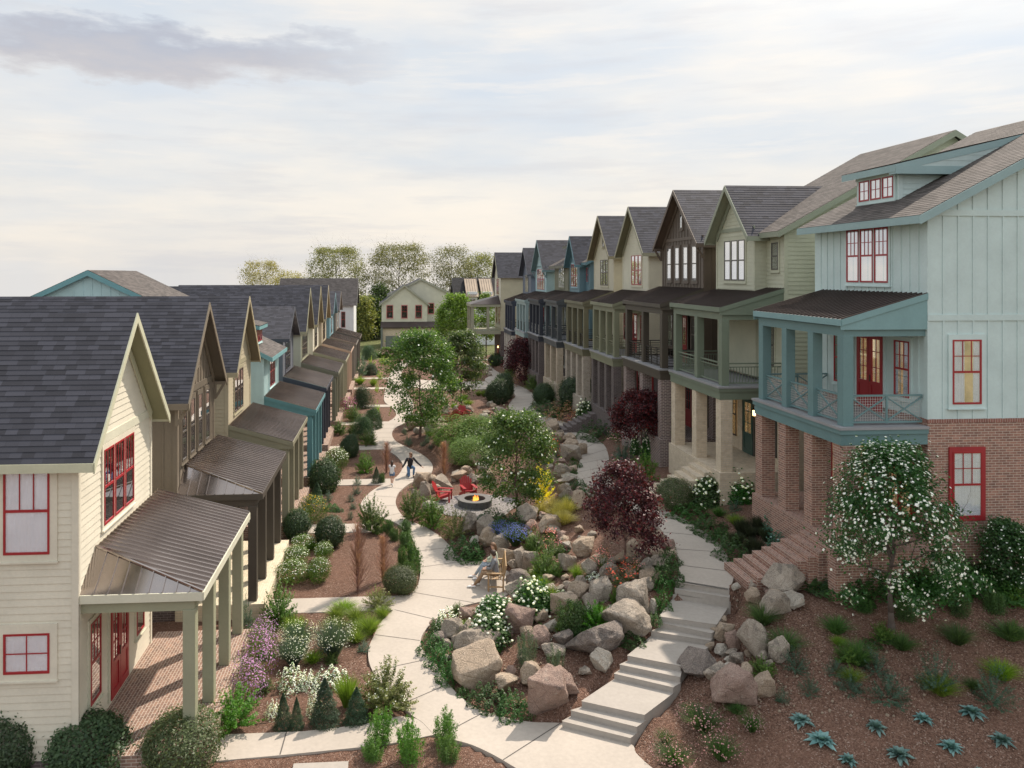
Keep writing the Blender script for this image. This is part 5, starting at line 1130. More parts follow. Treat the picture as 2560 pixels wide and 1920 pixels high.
mk('oak', 'broadleaf_shrub', 'shrub', simple_blob(leafmat('broad_leaves', (.02, .07, .045), (.07, .17, .12)), 520, .075, .6, .35, prof='dome', fl=(leafmat('pale_teal_leaves', (.2, .38, .38), (.35, .5, .5)), 18, .06, .9, 0)), 2, .6)
mk('lime', 'lime_green_shrub', 'shrub', sprigs(leafmat('lime_leaves', (.10, .17, .015), (.27, .38, .04)), 900, .05, stems=40), 2, 1.1)
mk('yellow', 'yellow_leaved_shrub', 'shrub', sprigs(YL, 2200, .035, stems=80), 1, 1.)
mk('burg', 'burgundy_shrub', 'shrub', simple_blob(leafmat('burgundy_leaves', (.05, .025, .03), (.14, .08, .085)), 2400, .03, .5, .25), 1, .8)
mk('needle', 'spreading_evergreen', 'shrub', simple_blob(leafmat('cotoneaster_leaves', (.03, .07, .014), (.10, .17, .035), (.2, .24, .06)), 13000, .024, .45, .55, prof='dome', k=34, inner=.75, up=.6), 2, .6)
mk('bluesh', 'blue_grey_shrub', 'shrub', sprigs(GG, 3000, .03), 1, 1.1)
SHRUB_CORE = {}
PLACED = []
SZF = dict(tuft=(1.6, 1.3), ytuft=(1.5, 1.3), hosta=(.98, 1.5), fern=(1.2, 1.15), cover=(1.3, 1.2), tan=(1.5, 1.25), dusty=(1.3, 1.2), needle=(1.15, 1.15), box=(1.06, 1.08), grey=(1.2, 1.15), whitemat=(1.25, 1.2), purple=(1.15, 1.1), hydra=(1.12, 1.15), loose=(1.15, 1.12), lime=(1.2, 1.2), redgrass=(1.7, 1.05), sgrass=(1.4, 1.15), feather=(1.3, 1.1), rust=(1.2, 1.2), blue=(1.4, 1.3), bright=(1.15, 1.1), olive=(1.12, 1.1), olivew=(1.12, 1.05), cone=(1.3, 1.), upright=(1.15, 1.08), juniper=(1.25, 1.1), column=(1.2, 1.05), rosm=(1.2, 1.1))
def put(kind, x0, x1, yt, yb, desc=None, gz=None, asp=None, fr=.30):
    """stand a plant where the photo has it: pixel box to a spot on the ground, a real width and height"""
    name, cat, vs, aspect = LIB[kind]; cx = (x0 + x1) / 2; p = GND(cx, yb); s = F_ / depth(p); w_ = (x1 - x0) / s
    r = ray(cx, yb); f = Vector((r.x, r.y, 0)).normalized(); q = p + f * (w_ * fr); q.z = tz(q.x, q.y)
    s = F_ / depth(q); w_ = (x1 - x0) / s; tn = (CAMZ - q.z) / depth(q); e = (yb - yt) / s
    hh = math.sqrt(max(e * e - (w_ * .75 * tn) ** 2, (.25 * w_) ** 2)) if asp is None else asp * w_
    if kind == 'cover': hh = max(hh, .30 * w_)
    if kind == 'needle': hh = min(hh, .36 * w_)
    kf = SZF.get(kind, (1.08, 1.05)); w_ *= kf[0]; hh *= kf[1]
    me, ex = vs[len(PLACED) % len(vs)]
    o = bpy.data.objects.new(name, me); COL.objects.link(o); o.location = (q.x, q.y, q.z - .02); o.scale = (w_, w_, hh if aspect == 0 else hh); o.rotation_euler = (0, 0, random.Random(len(PLACED)).uniform(0, 6.28))
    for nm, m_ in ex: c_ = bpy.data.objects.new(nm, m_); COL.objects.link(c_); c_.parent = o
    tag(o, None, cat, group=None); PLACED.append((o, desc or name.replace('_', ' '), cx, (yt + yb) / 2, 'plant')); return o
# (kind, x0, x1, top, bottom, description)
PL = [('box', -46, 86, 1808, 1962, 'dark leafy shrub cut by the frame'), ('box', 133, 300, 1808, 1952, 'large dark dense shrub'), ('oball', 366, 532, 1800, 1950, 'rounded grey olive shrub'),
 ('bright', 523, 652, 1728, 1838, 'bright green leafy shrub'), ('purple', 580, 661, 1655, 1748, 'purple flower mound nearest the viewer'), ('purple', 603, 682, 1590, 1682, 'middle purple flower mound'), ('purple', 621, 692, 1553, 1632, 'farthest purple flower mound'),
 ('bright', 655, 742, 1470, 1566, 'small green shrub on a thin stem'), ('grey', 592, 634, 1492, 1590, 'grey green shrub'), ('sgrass', 708, 765, 1542, 1612, 'pale green grass clump'), ('feather', 712, 779, 1565, 1640, 'pale feathery shrub'),
 ('feather', 702, 765, 1604, 1674, 'cream feathery shrub'), ('feather', 796, 871, 1562, 1652, 'white feathery shrub standing alone'), ('whitemat', 697, 762, 1668, 1728, 'low mat of white flowers'), ('whitemat', 748, 796, 1682, 1726, 'low mat of white flowers'), ('whitemat', 788, 865, 1670, 1720, 'broad mat of white flowers'),
 ('whitemat', 665, 700, 1755, 1797, 'small patch of white flowers'), ('whitemat', 768, 806, 1728, 1790, 'small patch of white flowers'), ('cone', 687, 729, 1736, 1826, 'pointed dwarf conifer'), ('cone', 725, 758, 1745, 1826, 'slender dwarf conifer'), ('cone', 778, 846, 1701, 1820, 'tallest dwarf conifer'), ('cone', 863, 920, 1723, 1814, 'dwarf conifer'),
 ('sgrass', 838, 896, 1692, 1776, 'upright green grass clump'), ('olivew', 893, 1034, 1666, 1794, 'big loose white flowered shrub'), ('grey', 893, 926, 1600, 1634, 'small grey mound'),
 ('ytuft', 818, 866, 1514, 1554, 'green grass clump'), ('ytuft', 836, 888, 1503, 1534, 'green grass clump'), ('ytuft', 866, 915, 1520, 1562, 'green grass clump'), ('ytuft', 902, 948, 1540, 1592, 'wide green grass clump'), ('ytuft', 866, 912, 1572, 1612, 'green grass clump'), ('ytuft', 938, 974, 1518, 1552, 'green grass clump'), ('ytuft', 812, 860, 1548, 1582, 'green grass clump'), ('ytuft', 876, 930, 1548, 1580, 'green grass clump'),
 ('olive', 906, 984, 1473, 1528, 'loose olive shrub'), ('upright', 921, 986, 1770, 1872, 'upright green shrub'), ('upright', 903, 960, 1838, 1908, 'short upright green shrub'), ('upright', 989, 1064, 1795, 1918, 'tall upright green shrub'), ('upright', 1081, 1147, 1776, 1868, 'upright green shrub'), ('upright', 1090, 1150, 1834, 1912, 'low upright green shrub'),
 ('box', 710, 770, 1286, 1348, 'dark round shrub'), ('box', 792, 856, 1304, 1373, 'dark round shrub'), ('whitefl', 731, 789, 1341, 1380, 'white flowering shrub'), ('whitefl', 707, 771, 1368, 1414, 'white flowering shrub'), ('whitefl', 786, 830, 1361, 1404, 'white flowering shrub'), ('whitefl', 692, 770, 1406, 1464, 'wide white flowering shrub'), ('whitefl', 768, 826, 1398, 1462, 'leggy white flowering shrub'),
 ('redgrass', 862, 926, 1310, 1488, 'tall reddish twiggy plant'), ('redgrass', 930, 984, 1342, 1460, 'shorter reddish twiggy plant'),
 ('column', 955, 984, 1296, 1341, 'columnar shrub'), ('column', 974, 998, 1317, 1352, 'short columnar shrub'), ('column', 996, 1029, 1298, 1342, 'columnar shrub'), ('column', 996, 1034, 1328, 1370, 'columnar shrub'), ('column', 994, 1017, 1362, 1422, 'slim columnar shrub'), ('column', 1006, 1052, 1354, 1438, 'largest columnar shrub'), ('column', 1005, 1038, 1398, 1460, 'columnar shrub'),
 ('oball', 962, 1038, 1424, 1490, 'round yellow green shrub'), ('loose', 888, 970, 1252, 1338, 'large loose green shrub'), ('yellowfl', 750, 815, 1246, 1310, 'round shrub with yellow flowers'), ('cone', 777, 808, 1204, 1256, 'small dark conifer'), ('grey', 808, 832, 1229, 1256, 'small grey shrub'), ('box', 777, 844, 1162, 1234, 'large dark ball shrub'),
 ('grey', 882, 904, 1190, 1214, 'tiny grey shrub'), ('grey', 879, 904, 1214, 1238, 'tiny grey shrub'), ('grey', 866, 888, 1235, 1255, 'tiny grey shrub'), ('grey', 873, 892, 1254, 1274, 'tiny grey shrub'), ('grey', 866, 884, 1276, 1300, 'tiny grey shrub'),
 ('cone', 930, 952, 1167, 1210, 'narrow dark conifer'), ('column', 948, 963, 1180, 1208, 'tiny rounded conifer'), ('loose', 888, 935, 1134, 1184, 'open green shrub'), ('whitefl', 813, 871, 1122, 1178, 'white flowering shrub'), ('redgrass', 944, 988, 1106, 1186, 'red twiggy grass'), ('redgrass', 1086, 1134, 1106, 1196, 'red twiggy grass'),
 ('box', 851, 894, 1096, 1145, 'dark ball shrub'), ('loose', 827, 868, 1055, 1088, 'loose green shrub'), ('loose', 866, 896, 1054, 1090, 'loose green shrub'), ('dome', 890, 928, 1048, 1098, 'dark rounded shrub'), ('loose', 899, 943, 1077, 1116, 'loose green shrub'), ('dome', 914, 952, 1028, 1074, 'dark rounded shrub'), ('magenta', 849, 885, 994, 1042, 'magenta flowering shrub'), ('loose', 862, 907, 1018, 1056, 'loose green shrub'), ('dome', 885, 923, 974, 1022, 'clipped dome shrub'),
 ('lime', 934, 950, 1008, 1042, 'lime green leafy plant'), ('lime', 936, 949, 960, 982, 'lime green leafy plant'), ('lime', 926, 944, 946, 962, 'lime green leafy plant'), ('ytuft', 888, 912, 940, 962, 'small grass tuft'), ('ytuft', 924, 942, 944, 966, 'small grass tuft'), ('lime', 941, 958, 930, 950, 'lime green leafy plant'), ('lime', 920, 940, 893, 914, 'lime green shrub'), ('lime', 945, 968, 893, 912, 'lime green shrub'), ('lime', 960, 984, 896, 914, 'lime green shrub'),
 ('bluesh', 886, 920, 886, 944, 'tall blue grey shrub'), ('dome', 908, 933, 868, 900, 'dark round shrub'), ('dome', 913, 942, 914, 938, 'low green shrub'), ('dusty', 932, 972, 874, 894, 'patch of low red grass'), ('burg', 960, 998, 842, 872, 'burgundy shrub'),
 ('grey', 1004, 1020, 1068, 1088, 'tiny grey green shrub'), ('grey', 1010, 1032, 1086, 1116, 'small grey green shrub'), ('grey', 1058, 1076, 1088, 1110, 'tiny grey green shrub'), ('grey', 1068, 1084, 1108, 1124, 'tiny grey green shrub'),
 ('needle', 1108, 1210, 1042, 1116, 'broad spreading evergreen'), ('needle', 1165, 1248, 1035, 1090, 'spreading evergreen'), ('needle', 1140, 1226, 1096, 1158, 'low spreading evergreen'), ('whitefl', 1142, 1210, 1072, 1108, 'white flowered low shrub'), ('dusty', 1138, 1174, 1134, 1166, 'pink tinged shrub'), ('needle', 1215, 1270, 1048, 1120, 'spreading evergreen'),
 ('loose', 1001, 1064, 1230, 1308, 'loose green shrub'), ('loose', 1048, 1118, 1252, 1328, 'loose green shrub'), ('olive', 1099, 1176, 1272, 1354, 'loose grey olive shrub'),
 ('cover', 1126, 1208, 1352, 1408, 'green groundcover patch'), ('cover', 1200, 1262, 1272, 1308, 'green groundcover patch'), ('cover', 1240, 1314, 1282, 1334, 'green groundcover patch'), ('blue', 1234, 1278, 1314, 1352, 'violet blue flower mound'), ('blue', 1262, 1314, 1330, 1376, 'violet blue flower mound'),
 ('loose', 1306, 1368, 1340, 1394, 'dark green shrub'), ('loose', 1350, 1410, 1352, 1408, 'dark green shrub'), ('loose', 1328, 1400, 1382, 1450, 'dark green shrub'), ('pink', 1352, 1405, 1322, 1362, 'pink flower mound'), ('pink', 1322, 1344, 1305, 1336, 'small pink flower mound'),
 ('tan', 1335, 1374, 1254, 1292, 'tan grass clump'), ('tan', 1362, 1404, 1240, 1280, 'tan grass clump'), ('tan', 1376, 1418, 1262, 1298, 'tan grass clump'), ('tan', 1392, 1440, 1246, 1288, 'tan grass clump'), ('tan', 1386, 1434, 1276, 1316, 'tan grass clump'), ('ytuft', 1404, 1430, 1236, 1262, 'small green grass tuft'), ('yellow', 1316, 1394, 1158, 1262, 'bright yellow leaved shrub'),
 ('hydra', 1288, 1380, 1472, 1548, 'white hydrangea'), ('hydra', 1192, 1286, 1506, 1568, 'white hydrangea'), ('hydra', 1174, 1274, 1554, 1628, 'white hydrangea'), ('whitemat', 1088, 1154, 1526, 1584, 'mat of white flowers'),
 ('cover', 1072, 1112, 1548, 1598, 'green groundcover patch'), ('cover', 1052, 1112, 1590, 1644, 'green groundcover patch'), ('cover', 1078, 1150, 1620, 1680, 'green groundcover patch'), ('cover', 1092, 1140, 1662, 1720, 'green groundcover patch'), ('cover', 1180, 1262, 1716, 1776, 'green groundcover patch'), ('cover', 1248, 1320, 1736, 1802, 'green groundcover patch'), ('cover', 1140, 1170, 1720, 1744, 'small groundcover patch'),
 ('pink', 1480, 1535, 1366, 1424, 'pink flower mound'), ('coral', 1510, 1600, 1408, 1478, 'coral flower mound'), ('pink', 1562, 1624, 1394, 1444, 'pink flower mound'), ('juniper', 1286, 1347, 1580, 1680, 'spiky grey green juniper'), ('juniper', 1362, 1412, 1616, 1698, 'pointed grey green juniper'), ('column', 1394, 1466, 1500, 1596, 'upright feathery evergreen'), ('bright', 1448, 1532, 1518, 1590, 'bright green spreading shrub'), ('cover', 1440, 1500, 1560, 1600, 'green groundcover patch'),
 ('ytuft', 1330, 1374, 1444, 1490, 'green grass tuft'), ('ytuft', 1358, 1398, 1466, 1506, 'green grass tuft'), ('ytuft', 1382, 1418, 1484, 1512, 'green grass tuft'), ('ytuft', 1428, 1458, 1412, 1452, 'green grass tuft'), ('loose', 1523, 1558, 1474, 1512, 'small green shrub'), ('loose', 1548, 1590, 1464, 1492, 'small green shrub'),
 ('cover', 1642, 1706, 1412, 1462, 'green groundcover patch'), ('cover', 1640, 1690, 1450, 1498, 'green groundcover patch'), ('cover', 1632, 1680, 1484, 1540, 'green groundcover patch'), ('cover', 1650, 1698, 1374, 1420, 'green groundcover patch'), ('cover', 1540, 1610, 1590, 1626, 'green groundcover patch'), ('cover', 1622, 1654, 1550, 1580, 'green groundcover patch'),
 ('cover', 1420, 1456, 1152, 1174, 'small groundcover patch'), ('cover', 1422, 1446, 1172, 1192, 'small groundcover patch'), ('cover', 1428, 1466, 1198, 1222, 'small groundcover patch'), ('cover', 1440, 1498, 1216, 1240, 'small groundcover patch'),
 ('cover', 1688, 1772, 1266, 1308, 'green groundcover patch'), ('cover', 1735, 1812, 1298, 1344, 'green groundcover patch'), ('cover', 1776, 1832, 1328, 1366, 'green groundcover patch'), ('cover', 1800, 1878, 1346, 1402, 'green groundcover patch'), ('cover', 1830, 1886, 1396, 1424, 'small groundcover patch'),
 ('hydra', 1735, 1808, 1205, 1266, 'white hydrangea'), ('hydra', 1808, 1886, 1196, 1258, 'white hydrangea'), ('hydra', 1916, 1946, 1200, 1234, 'small white hydrangea'), ('oball', 1645, 1722, 1205, 1276, 'round olive shrub'), ('box', 1640, 1690, 1087, 1148, 'dark ball shrub'),
 ('grey', 1530, 1584, 1098, 1156, 'grey green shrub'), ('loose', 1577, 1646, 1138, 1214, 'loose dark shrub'), ('hydra', 1604, 1654, 1088, 1150, 'white hydrangea'), ('hydra', 1576, 1610, 1100, 1136, 'small white hydrangea'), ('pink', 1512, 1570, 1072, 1108, 'pink tinged shrub'), ('cover', 1456, 1542, 1056, 1102, 'green groundcover patch'), ('bright', 1520, 1562, 1150, 1196, 'bright green shrub'), ('coral', 1522, 1560, 1054, 1076, 'red flower mound'),
 ('hydra', 1440, 1496, 1016, 1068, 'white hydrangea'), ('box', 1402, 1476, 948, 1026, 'large dark round shrub'), ('box', 1334, 1380, 966, 1010, 'dark round shrub'), ('loose', 1306, 1362, 942, 978, 'loose dark shrub'), ('loose', 1362, 1412, 958, 1000, 'loose dark shrub'), ('box', 1215, 1269, 958, 1012, 'dark round shrub'), ('box', 1238, 1280, 942, 1000, 'dark round shrub behind its twin'),
 ('cover', 1328, 1410, 1006, 1042, 'green groundcover patch'), ('rust', 1366, 1470, 1012, 1056, 'rust colored groundcover'), ('rust', 1264, 1330, 938, 966, 'rust colored groundcover'), ('coral', 1415, 1470, 1034, 1062, 'rust flowered plant'), ('box', 1225, 1266, 888, 914, 'dark green shrub'), ('loose', 1258, 1296, 910, 944, 'dark green shrub'), ('loose', 1318, 1364, 926, 954, 'dark green shrub'),
 ('coral', 1358, 1408, 1094, 1146, 'coral flower mound'), ('grey', 1378, 1404, 1126, 1148, 'small grey shrub'), ('ytuft', 1188, 1206, 976, 990, 'lime grass tuft'), ('ytuft', 1202, 1218, 974, 992, 'lime grass tuft'), ('ytuft', 1160, 1182, 998, 1016, 'lime grass tuft'), ('ytuft', 1152, 1170, 984, 1000, 'lime grass tuft'), ('ytuft', 1128, 1142, 1006, 1022, 'lime grass tuft'),
 ('rosm', 1826, 1858, 1332, 1372, 'dark rosemary shrub'), ('rosm', 1840, 1874, 1300, 1348, 'dark rosemary shrub'), ('rosm', 1866, 1890, 1316, 1352, 'dark rosemary shrub'), ('rosm', 1880, 1918, 1292, 1340, 'dark rosemary shrub'), ('rosm', 1900, 1930, 1318, 1356, 'dark rosemary shrub'), ('rosm', 1866, 1906, 1348, 1392, 'dark rosemary shrub'), ('rosm', 1872, 1912, 1376, 1416, 'dark rosemary shrub'), ('oak', 1912, 1972, 1285, 1352, 'broadleaf shrub'), ('oak', 1960, 2038, 1304, 1362, 'broadleaf shrub'), ('oak', 1918, 1966, 1342, 1386, 'broadleaf shrub'),
 ('cover', 2012, 2096, 1424, 1470, 'dark groundcover patch'), ('cover', 2086, 2160, 1430, 1500, 'dark groundcover patch'), ('cover', 2130, 2208, 1440, 1502, 'dark groundcover patch'), ('cover', 2258, 2330, 1410, 1470, 'dark groundcover patch'), ('cover', 2320, 2400, 1400, 1450, 'dark groundcover patch'), ('cover', 2380, 2470, 1400, 1446, 'dark groundcover patch'), ('cover', 2270, 2346, 1450, 1502, 'dark groundcover patch'), ('cover', 2340, 2424, 1440, 1490, 'dark groundcover patch'), ('cover', 2420, 2500, 1436, 1486, 'dark groundcover patch'), ('cover', 2490, 2570, 1440, 1500, 'dark groundcover patch'), ('cover', 2180, 2270, 1396, 1450, 'dark groundcover patch'),
 ('cover', 2006, 2090, 1440, 1482, 'dense dark groundcover patch'), ('cover', 2070, 2170, 1460, 1512, 'dense dark groundcover patch'), ('cover', 2240, 2340, 1430, 1486, 'dense dark groundcover patch'), ('cover', 2310, 2410, 1452, 1506, 'dense dark groundcover patch'), ('cover', 2380, 2480, 1428, 1480, 'dense dark groundcover patch'), ('cover', 2450, 2560, 1452, 1508, 'dense dark groundcover patch'), ('cover', 2500, 2600, 1420, 1470, 'dense dark groundcover patch'), ('cover', 2160, 2250, 1440, 1494, 'dense dark groundcover patch'),
 ('column', 2144, 2178, 1496, 1536, 'small upright shrub'), ('column', 2240, 2290, 1494, 1560, 'upright dark shrub'), ('column', 2376, 2420, 1478, 1548, 'upright dark shrub'), ('column', 2462, 2508, 1480, 1540, 'upright green shrub'), ('loose', 2498, 2558, 1470, 1524, 'round green shrub'), ('bright', 2256, 2300, 1472, 1504, 'small bright green shrub'),
 ('tuft', 1876, 1938, 1516, 1574, 'green grass tuft'), ('tuft', 2062, 2120, 1548, 1594, 'green grass tuft'), ('tuft', 1928, 2000, 1582, 1640, 'green grass tuft'), ('tuft', 2224, 2282, 1588, 1634, 'green grass tuft'), ('tuft', 2362, 2426, 1570, 1624, 'green grass tuft'), ('tuft', 2488, 2560, 1562, 1614, 'green grass tuft'), ('tuft', 2114, 2178, 1610, 1676, 'green grass tuft'),
 ('fern', 1956, 2024, 1630, 1694, 'feathery dark shrub'), ('fern', 2152, 2228, 1634, 1700, 'feathery dark shrub'), ('fern', 2060, 2116, 1656, 1698, 'feathery dark shrub'), ('fern', 2090, 2160, 1692, 1748, 'feathery dark shrub'), ('fern', 1998, 2052, 1696, 1750, 'feathery dark shrub'), ('fern', 2172, 2272, 1692, 1778, 'feathery dark shrub'), ('fern', 2294, 2386, 1634, 1750, 'tall feathery shrub'), ('fern', 2434, 2530, 1678, 1786, 'large feathery shrub'), ('loose', 1874, 1938, 1650, 1702, 'yellow green shrub'), ('fern', 1938, 1974, 1720, 1766, 'small feathery shrub'),
 ('hosta', 1972, 2036, 1776, 1816, 'blue leaved hosta'), ('hosta', 2016, 2096, 1816, 1870, 'blue leaved hosta'), ('hosta', 2164, 2216, 1780, 1834, 'blue leaved hosta'), ('hosta', 2282, 2334, 1770, 1812, 'blue leaved hosta'), ('hosta', 2396, 2462, 1746, 1796, 'blue leaved hosta'), ('hosta', 2214, 2282, 1852, 1906, 'blue leaved hosta'), ('hosta', 2096, 2146, 1866, 1916, 'blue leaved hosta'), ('hosta', 2348, 2406, 1832, 1884, 'blue leaved hosta'), ('hosta', 2474, 2534, 1816, 1866, 'blue leaved hosta'), ('hosta', 2430, 2466, 1904, 1940, 'blue leaved hosta'),
 ('dusty', 1718, 1796, 1776, 1846, 'dusty pink heather'), ('dusty', 1856, 1902, 1788, 1838, 'brownish heather'), ('dusty', 1644, 1684, 1830, 1866, 'sparse brown heather'), ('dusty', 1768, 1838, 1844, 1914, 'dusty pink heather'), ('dusty', 1650, 1722, 1866, 1920, 'brown and pink heather'), ('dusty', 1710, 1752, 1762, 1792, 'small brown heather'), ('tuft', 1822, 1862, 1762, 1792, 'small dark tuft')]
for q in PL: put(*q)
rq = random.Random(18)
for bx in ((1090, 1520, 1420, 1620, 9), (1300, 1400, 1660, 1560, 12), (1180, 1320, 1430, 1470, 8), (1360, 1100, 1440, 1300, 6), (960, 1090, 1100, 1130, 3), (1560, 1200, 1720, 1260, 3), (1700, 1230, 1880, 1330, 4), (1340, 1000, 1480, 1060, 5), (660, 1540, 900, 1740, 7), (660, 1330, 820, 1470, 4), (760, 1180, 900, 1290, 4), (840, 900, 960, 1000, 5), (1280, 900, 1340, 960, 4), (1900, 1560, 2540, 1760, 12), (2010, 1420, 2560, 1500, 8)):
    for _ in range(bx[4]):
        x, y_ = rq.uniform(bx[0], bx[2]), rq.uniform(bx[1], bx[3]); f_ = (y_ - 600) / 850; w_ = rq.uniform(26, 52) * f_; P2 = GND(x, y_); pp = np.array([[P2.x, P2.y]])
        if inside(polyL, pp)[0] or inside(polyR, pp)[0] or inside(stpoly, pp)[0] or (P2 - FP).length < 2.6: continue
        kd = rq.choice(['cover', 'cover', 'grey', 'ytuft', 'tuft', 'loose', 'fern'] if bx[0] > 1500 else ['cover', 'cover', 'cover', 'loose', 'ytuft', 'grey', 'pink', 'whitemat']); de = dict(cover='little groundcover patch', grey='little grey green shrub', ytuft='little grass tuft', tuft='little dark grass tuft', loose='little leafy shrub', fern='little feathery shrub', pink='little pink flower clump', whitemat='little white flower mat')[kd]
        put(kd, x - w_ / 2, x + w_ / 2, y_ - w_ * (.45 if kd in ('cover', 'whitemat') else .8), y_, de)
# ------------------------------------------------------------ trees
def limb(mb, a, d, L, r, lvl, rs, tips, split=3, bend=.35, tw=.62):
    p = a.copy(); dd = d.copy(); n = 4
    for i in range(n):
        dd = (dd + Vector(rs.normal(size=3)) * bend * .35 + Vector((0, 0, .05))).normalized(); q = p + dd * (L / n); r1 = r * (1 - .16)
        mb.tube(p, q, r, r1, 6 if r > .02 else 4); p = q; r = r1
        if lvl > 0 and i >= 1:
            for _ in range(split if i == n - 1 else 1):
                s = dd.orthogonal().normalized(); s.rotate(Matrix.Rotation(rs.rand() * 6.28, 3, dd)); nd = (dd * rs.uniform(.55, 1.) + s * rs.uniform(.5, 1.0)).normalized()
                limb(mb, p, nd, L * rs.uniform(.5, .75), r * tw, lvl - 1, rs, tips, split, bend, tw)
        if lvl == 0 or i == n - 1: tips.append(p.copy())
    return p
ENV = lambda t: float(np.interp(t, [0, .12, .3, .6, .85, 1], [.5, .85, 1, .88, .6, .2]))
def tree_mesh(seed, H_, W2, trunk, r0, nleaf, size, lvl=3, prof=None, limbs=6, clump=.16, asp=.5, low=0.0, bend=.35, fill=0, up0=.35, tipw=.45):
    """trunk with limbs (MB) and leaves gathered in clumps round the twig tips; W2 = crown half width"""
    rs = np.random.RandomState(seed); mb = MB(); tips = []; top = H_ - .12
    p = Vector((0, 0, -.1)); n = 8; r = r0; d = Vector((0, 0, 1)); pts = []
    mb.tube(p - Vector((0, 0, .1)), p + Vector((0, 0, .25)), r0 * 1.5, r0)
    for i in range(n):
        q = Vector((rs.normal() * .02 * H_ * .4, rs.normal() * .02 * H_ * .4, -.1 + (H_ * .84) * (i + 1) / n)); mb.tube(p, q, r, r * .82, 8); pts.append((p.copy(), q.copy(), r)); p = q; r *= .82
    for k in range(limbs * 2):
        z = trunk + (H_ * .78 - trunk) * ((k + .5) / (limbs * 2)) ** .95; i = min(n - 1, int(z / (H_ * .9) * n)); a_, b_, rr_ = pts[i]; o = a_.lerp(b_, .5); o.z = z
        an = k * 2.4 + rs.rand(); t = (z - trunk) / (H_ - trunk); wid = (W2 * (prof(t) if prof else math.sin(math.pi * min(1, .22 + t * .75)) ** .6))
        dd = Vector((math.cos(an), math.sin(an), up0 + t * .9)).normalized(); limb(mb, o, dd, wid * .85, rr_ * .5, lvl - 1, rs, tips, 2, bend)
    env = prof or ENV
    T = np.array([tuple(t) for t in tips]); T[:, 2] = np.minimum(T[:, 2], H_ * .95); T = T[T[:, 2] > low]; tt = np.clip((T[:, 2] - low) / (H_ - low), 0, 1); ev = np.array([env(x) for x in tt]) * W2; rd = np.hypot(T[:, 0], T[:, 1]) + 1e-6; kk = np.minimum(1, ev * .97 / rd); T[:, 0] *= kk; T[:, 1] *= kk
    nc = fill or 90; t = rs.rand(nc) ** .9; ev = np.array([env(x) for x in t]) * W2; a = rs.rand(nc) * 6.283; q = (.35 + .65 * rs.rand(nc) ** .5) * (.82 + .3 * rs.rand(nc)); Cc = np.stack([np.cos(a) * ev * q, np.sin(a) * ev * q, low + (H_ - low - clump * 1.3) * t], 1)
    if not tipw: T = Cc
    nt_ = int(nleaf * tipw); c = np.concatenate([T[rs.randint(len(T), size=nt_)], Cc[rs.randint(nc, size=nleaf - nt_)]]); sg = clump * (.7 + .6 * rs.rand(nleaf, 1)); dn = rs.normal(size=(nleaf, 3)); P = c + dn * sg * [1, 1, .7]; P[:, 2] = np.maximum(P[:, 2], low * .85); P = P[P[:, 2] < H_ * 1.03]; dn = dn[:len(P)]
    N = dn / (np.linalg.norm(dn, axis=1, keepdims=True)) * .7 + (P - [0, 0, H_ * .5]) / H_
    return mb, leafquads(P, N * .6 + [0, 0, .5], size, asp, rs, .9), P, rs
def tree(name, label, px, py, seed, H_, W2, trunk, r0, nleaf, size, leaf, bark, cat='tree', group=None, fl=None, base=None, **k):
    b = base or GND(px, py); mb, q, P, rs = tree_mesh(seed, H_, W2, trunk, r0, nleaf, size, **k)
    t = empty(name, b, label, cat, group); mb.v = [(v[0] + b.x, v[1] + b.y, v[2] + b.z) for v in mb.v]; mb.build('trunk', bark, t, smooth=True)
    o = bpy.data.objects.new('crown', np_mesh('crown', *q, [leaf])); COL.objects.link(o); o.parent = t
    if fl:
        m_, n_, s_, ball = fl; o2 = bpy.data.objects.new('blossoms', np_mesh('blossoms', *flowers(P, n_, rs, s_, .1, ball, .75), [m_])); COL.objects.link(o2); o2.parent = t
    return t
LM = leafmat('tree_leaves', (.018, .045, .014), (.07, .125, .03), (.15, .19, .05))
def hpx(b, ytop): return (b.z - CAMZ) + 0 if 0 else (CAMZ + (CY - ytop) / F_ * depth(b)) - b.z
def T(name, label, px, py, ytop, halfw, **k):
    b = GND(px, py); s = F_ / depth(b); return tree(name, label, px, py, H_=hpx(b, ytop), W2=halfw / s, **k)
vase = ENV; con = lambda t: float(np.interp(t, [0, .15, .45, .75, 1], [.85, 1, .86, .58, .15]))
TRK = dict(leaf=LM, bark=BARKR)
T('flowering_tree', 'slim white flowered tree between the wide path and the red chairs', 1050, 1096, 826, 102, seed=5, trunk=2.0, r0=.10, nleaf=20000, size=.082, fl=(FW, 130, .07, 0), clump=.27, low=1.2, fill=56, prof=vase, limbs=7, **TRK)
T('flowering_tree', 'white flowered tree behind the two red chairs with its trunk in open mulch', 1154, 1030, 826, 62, seed=9, trunk=2.0, r0=.09, nleaf=16000, size=.085, fl=(FW, 90, .075, 0), clump=.25, low=1.6, fill=36, prof=vase, limbs=6, **TRK)
T('flowering_tree', 'broad white flowered tree above the fire pit and the yellow shrub', 1292, 1290, 1028, 104, seed=14, trunk=1.1, r0=.085, nleaf=17000, size=.062, fl=(FW, 220, .055, 0), clump=.19, low=.75, prof=vase, limbs=8, fill=50, **TRK)
PK = dict(leaf=PU, bark=BARKR)
T('purple_leaf_tree', 'dark purple leaved tree among boulders beside the concrete stairs', 1560, 1430, 1154, 106, seed=21, trunk=1.0, r0=.06, nleaf=11500, size=.052, clump=.14, low=1.0, prof=con, limbs=9, up0=.1, fill=48, **PK)
T('purple_leaf_tree', 'dark purple leaved tree above the hydrangeas beside the upper path', 1603, 1150, 980, 72, seed=27, trunk=1.2, r0=.06, nleaf=9500, size=.065, clump=.18, low=1.15, prof=vase, limbs=6, fill=60, **PK)
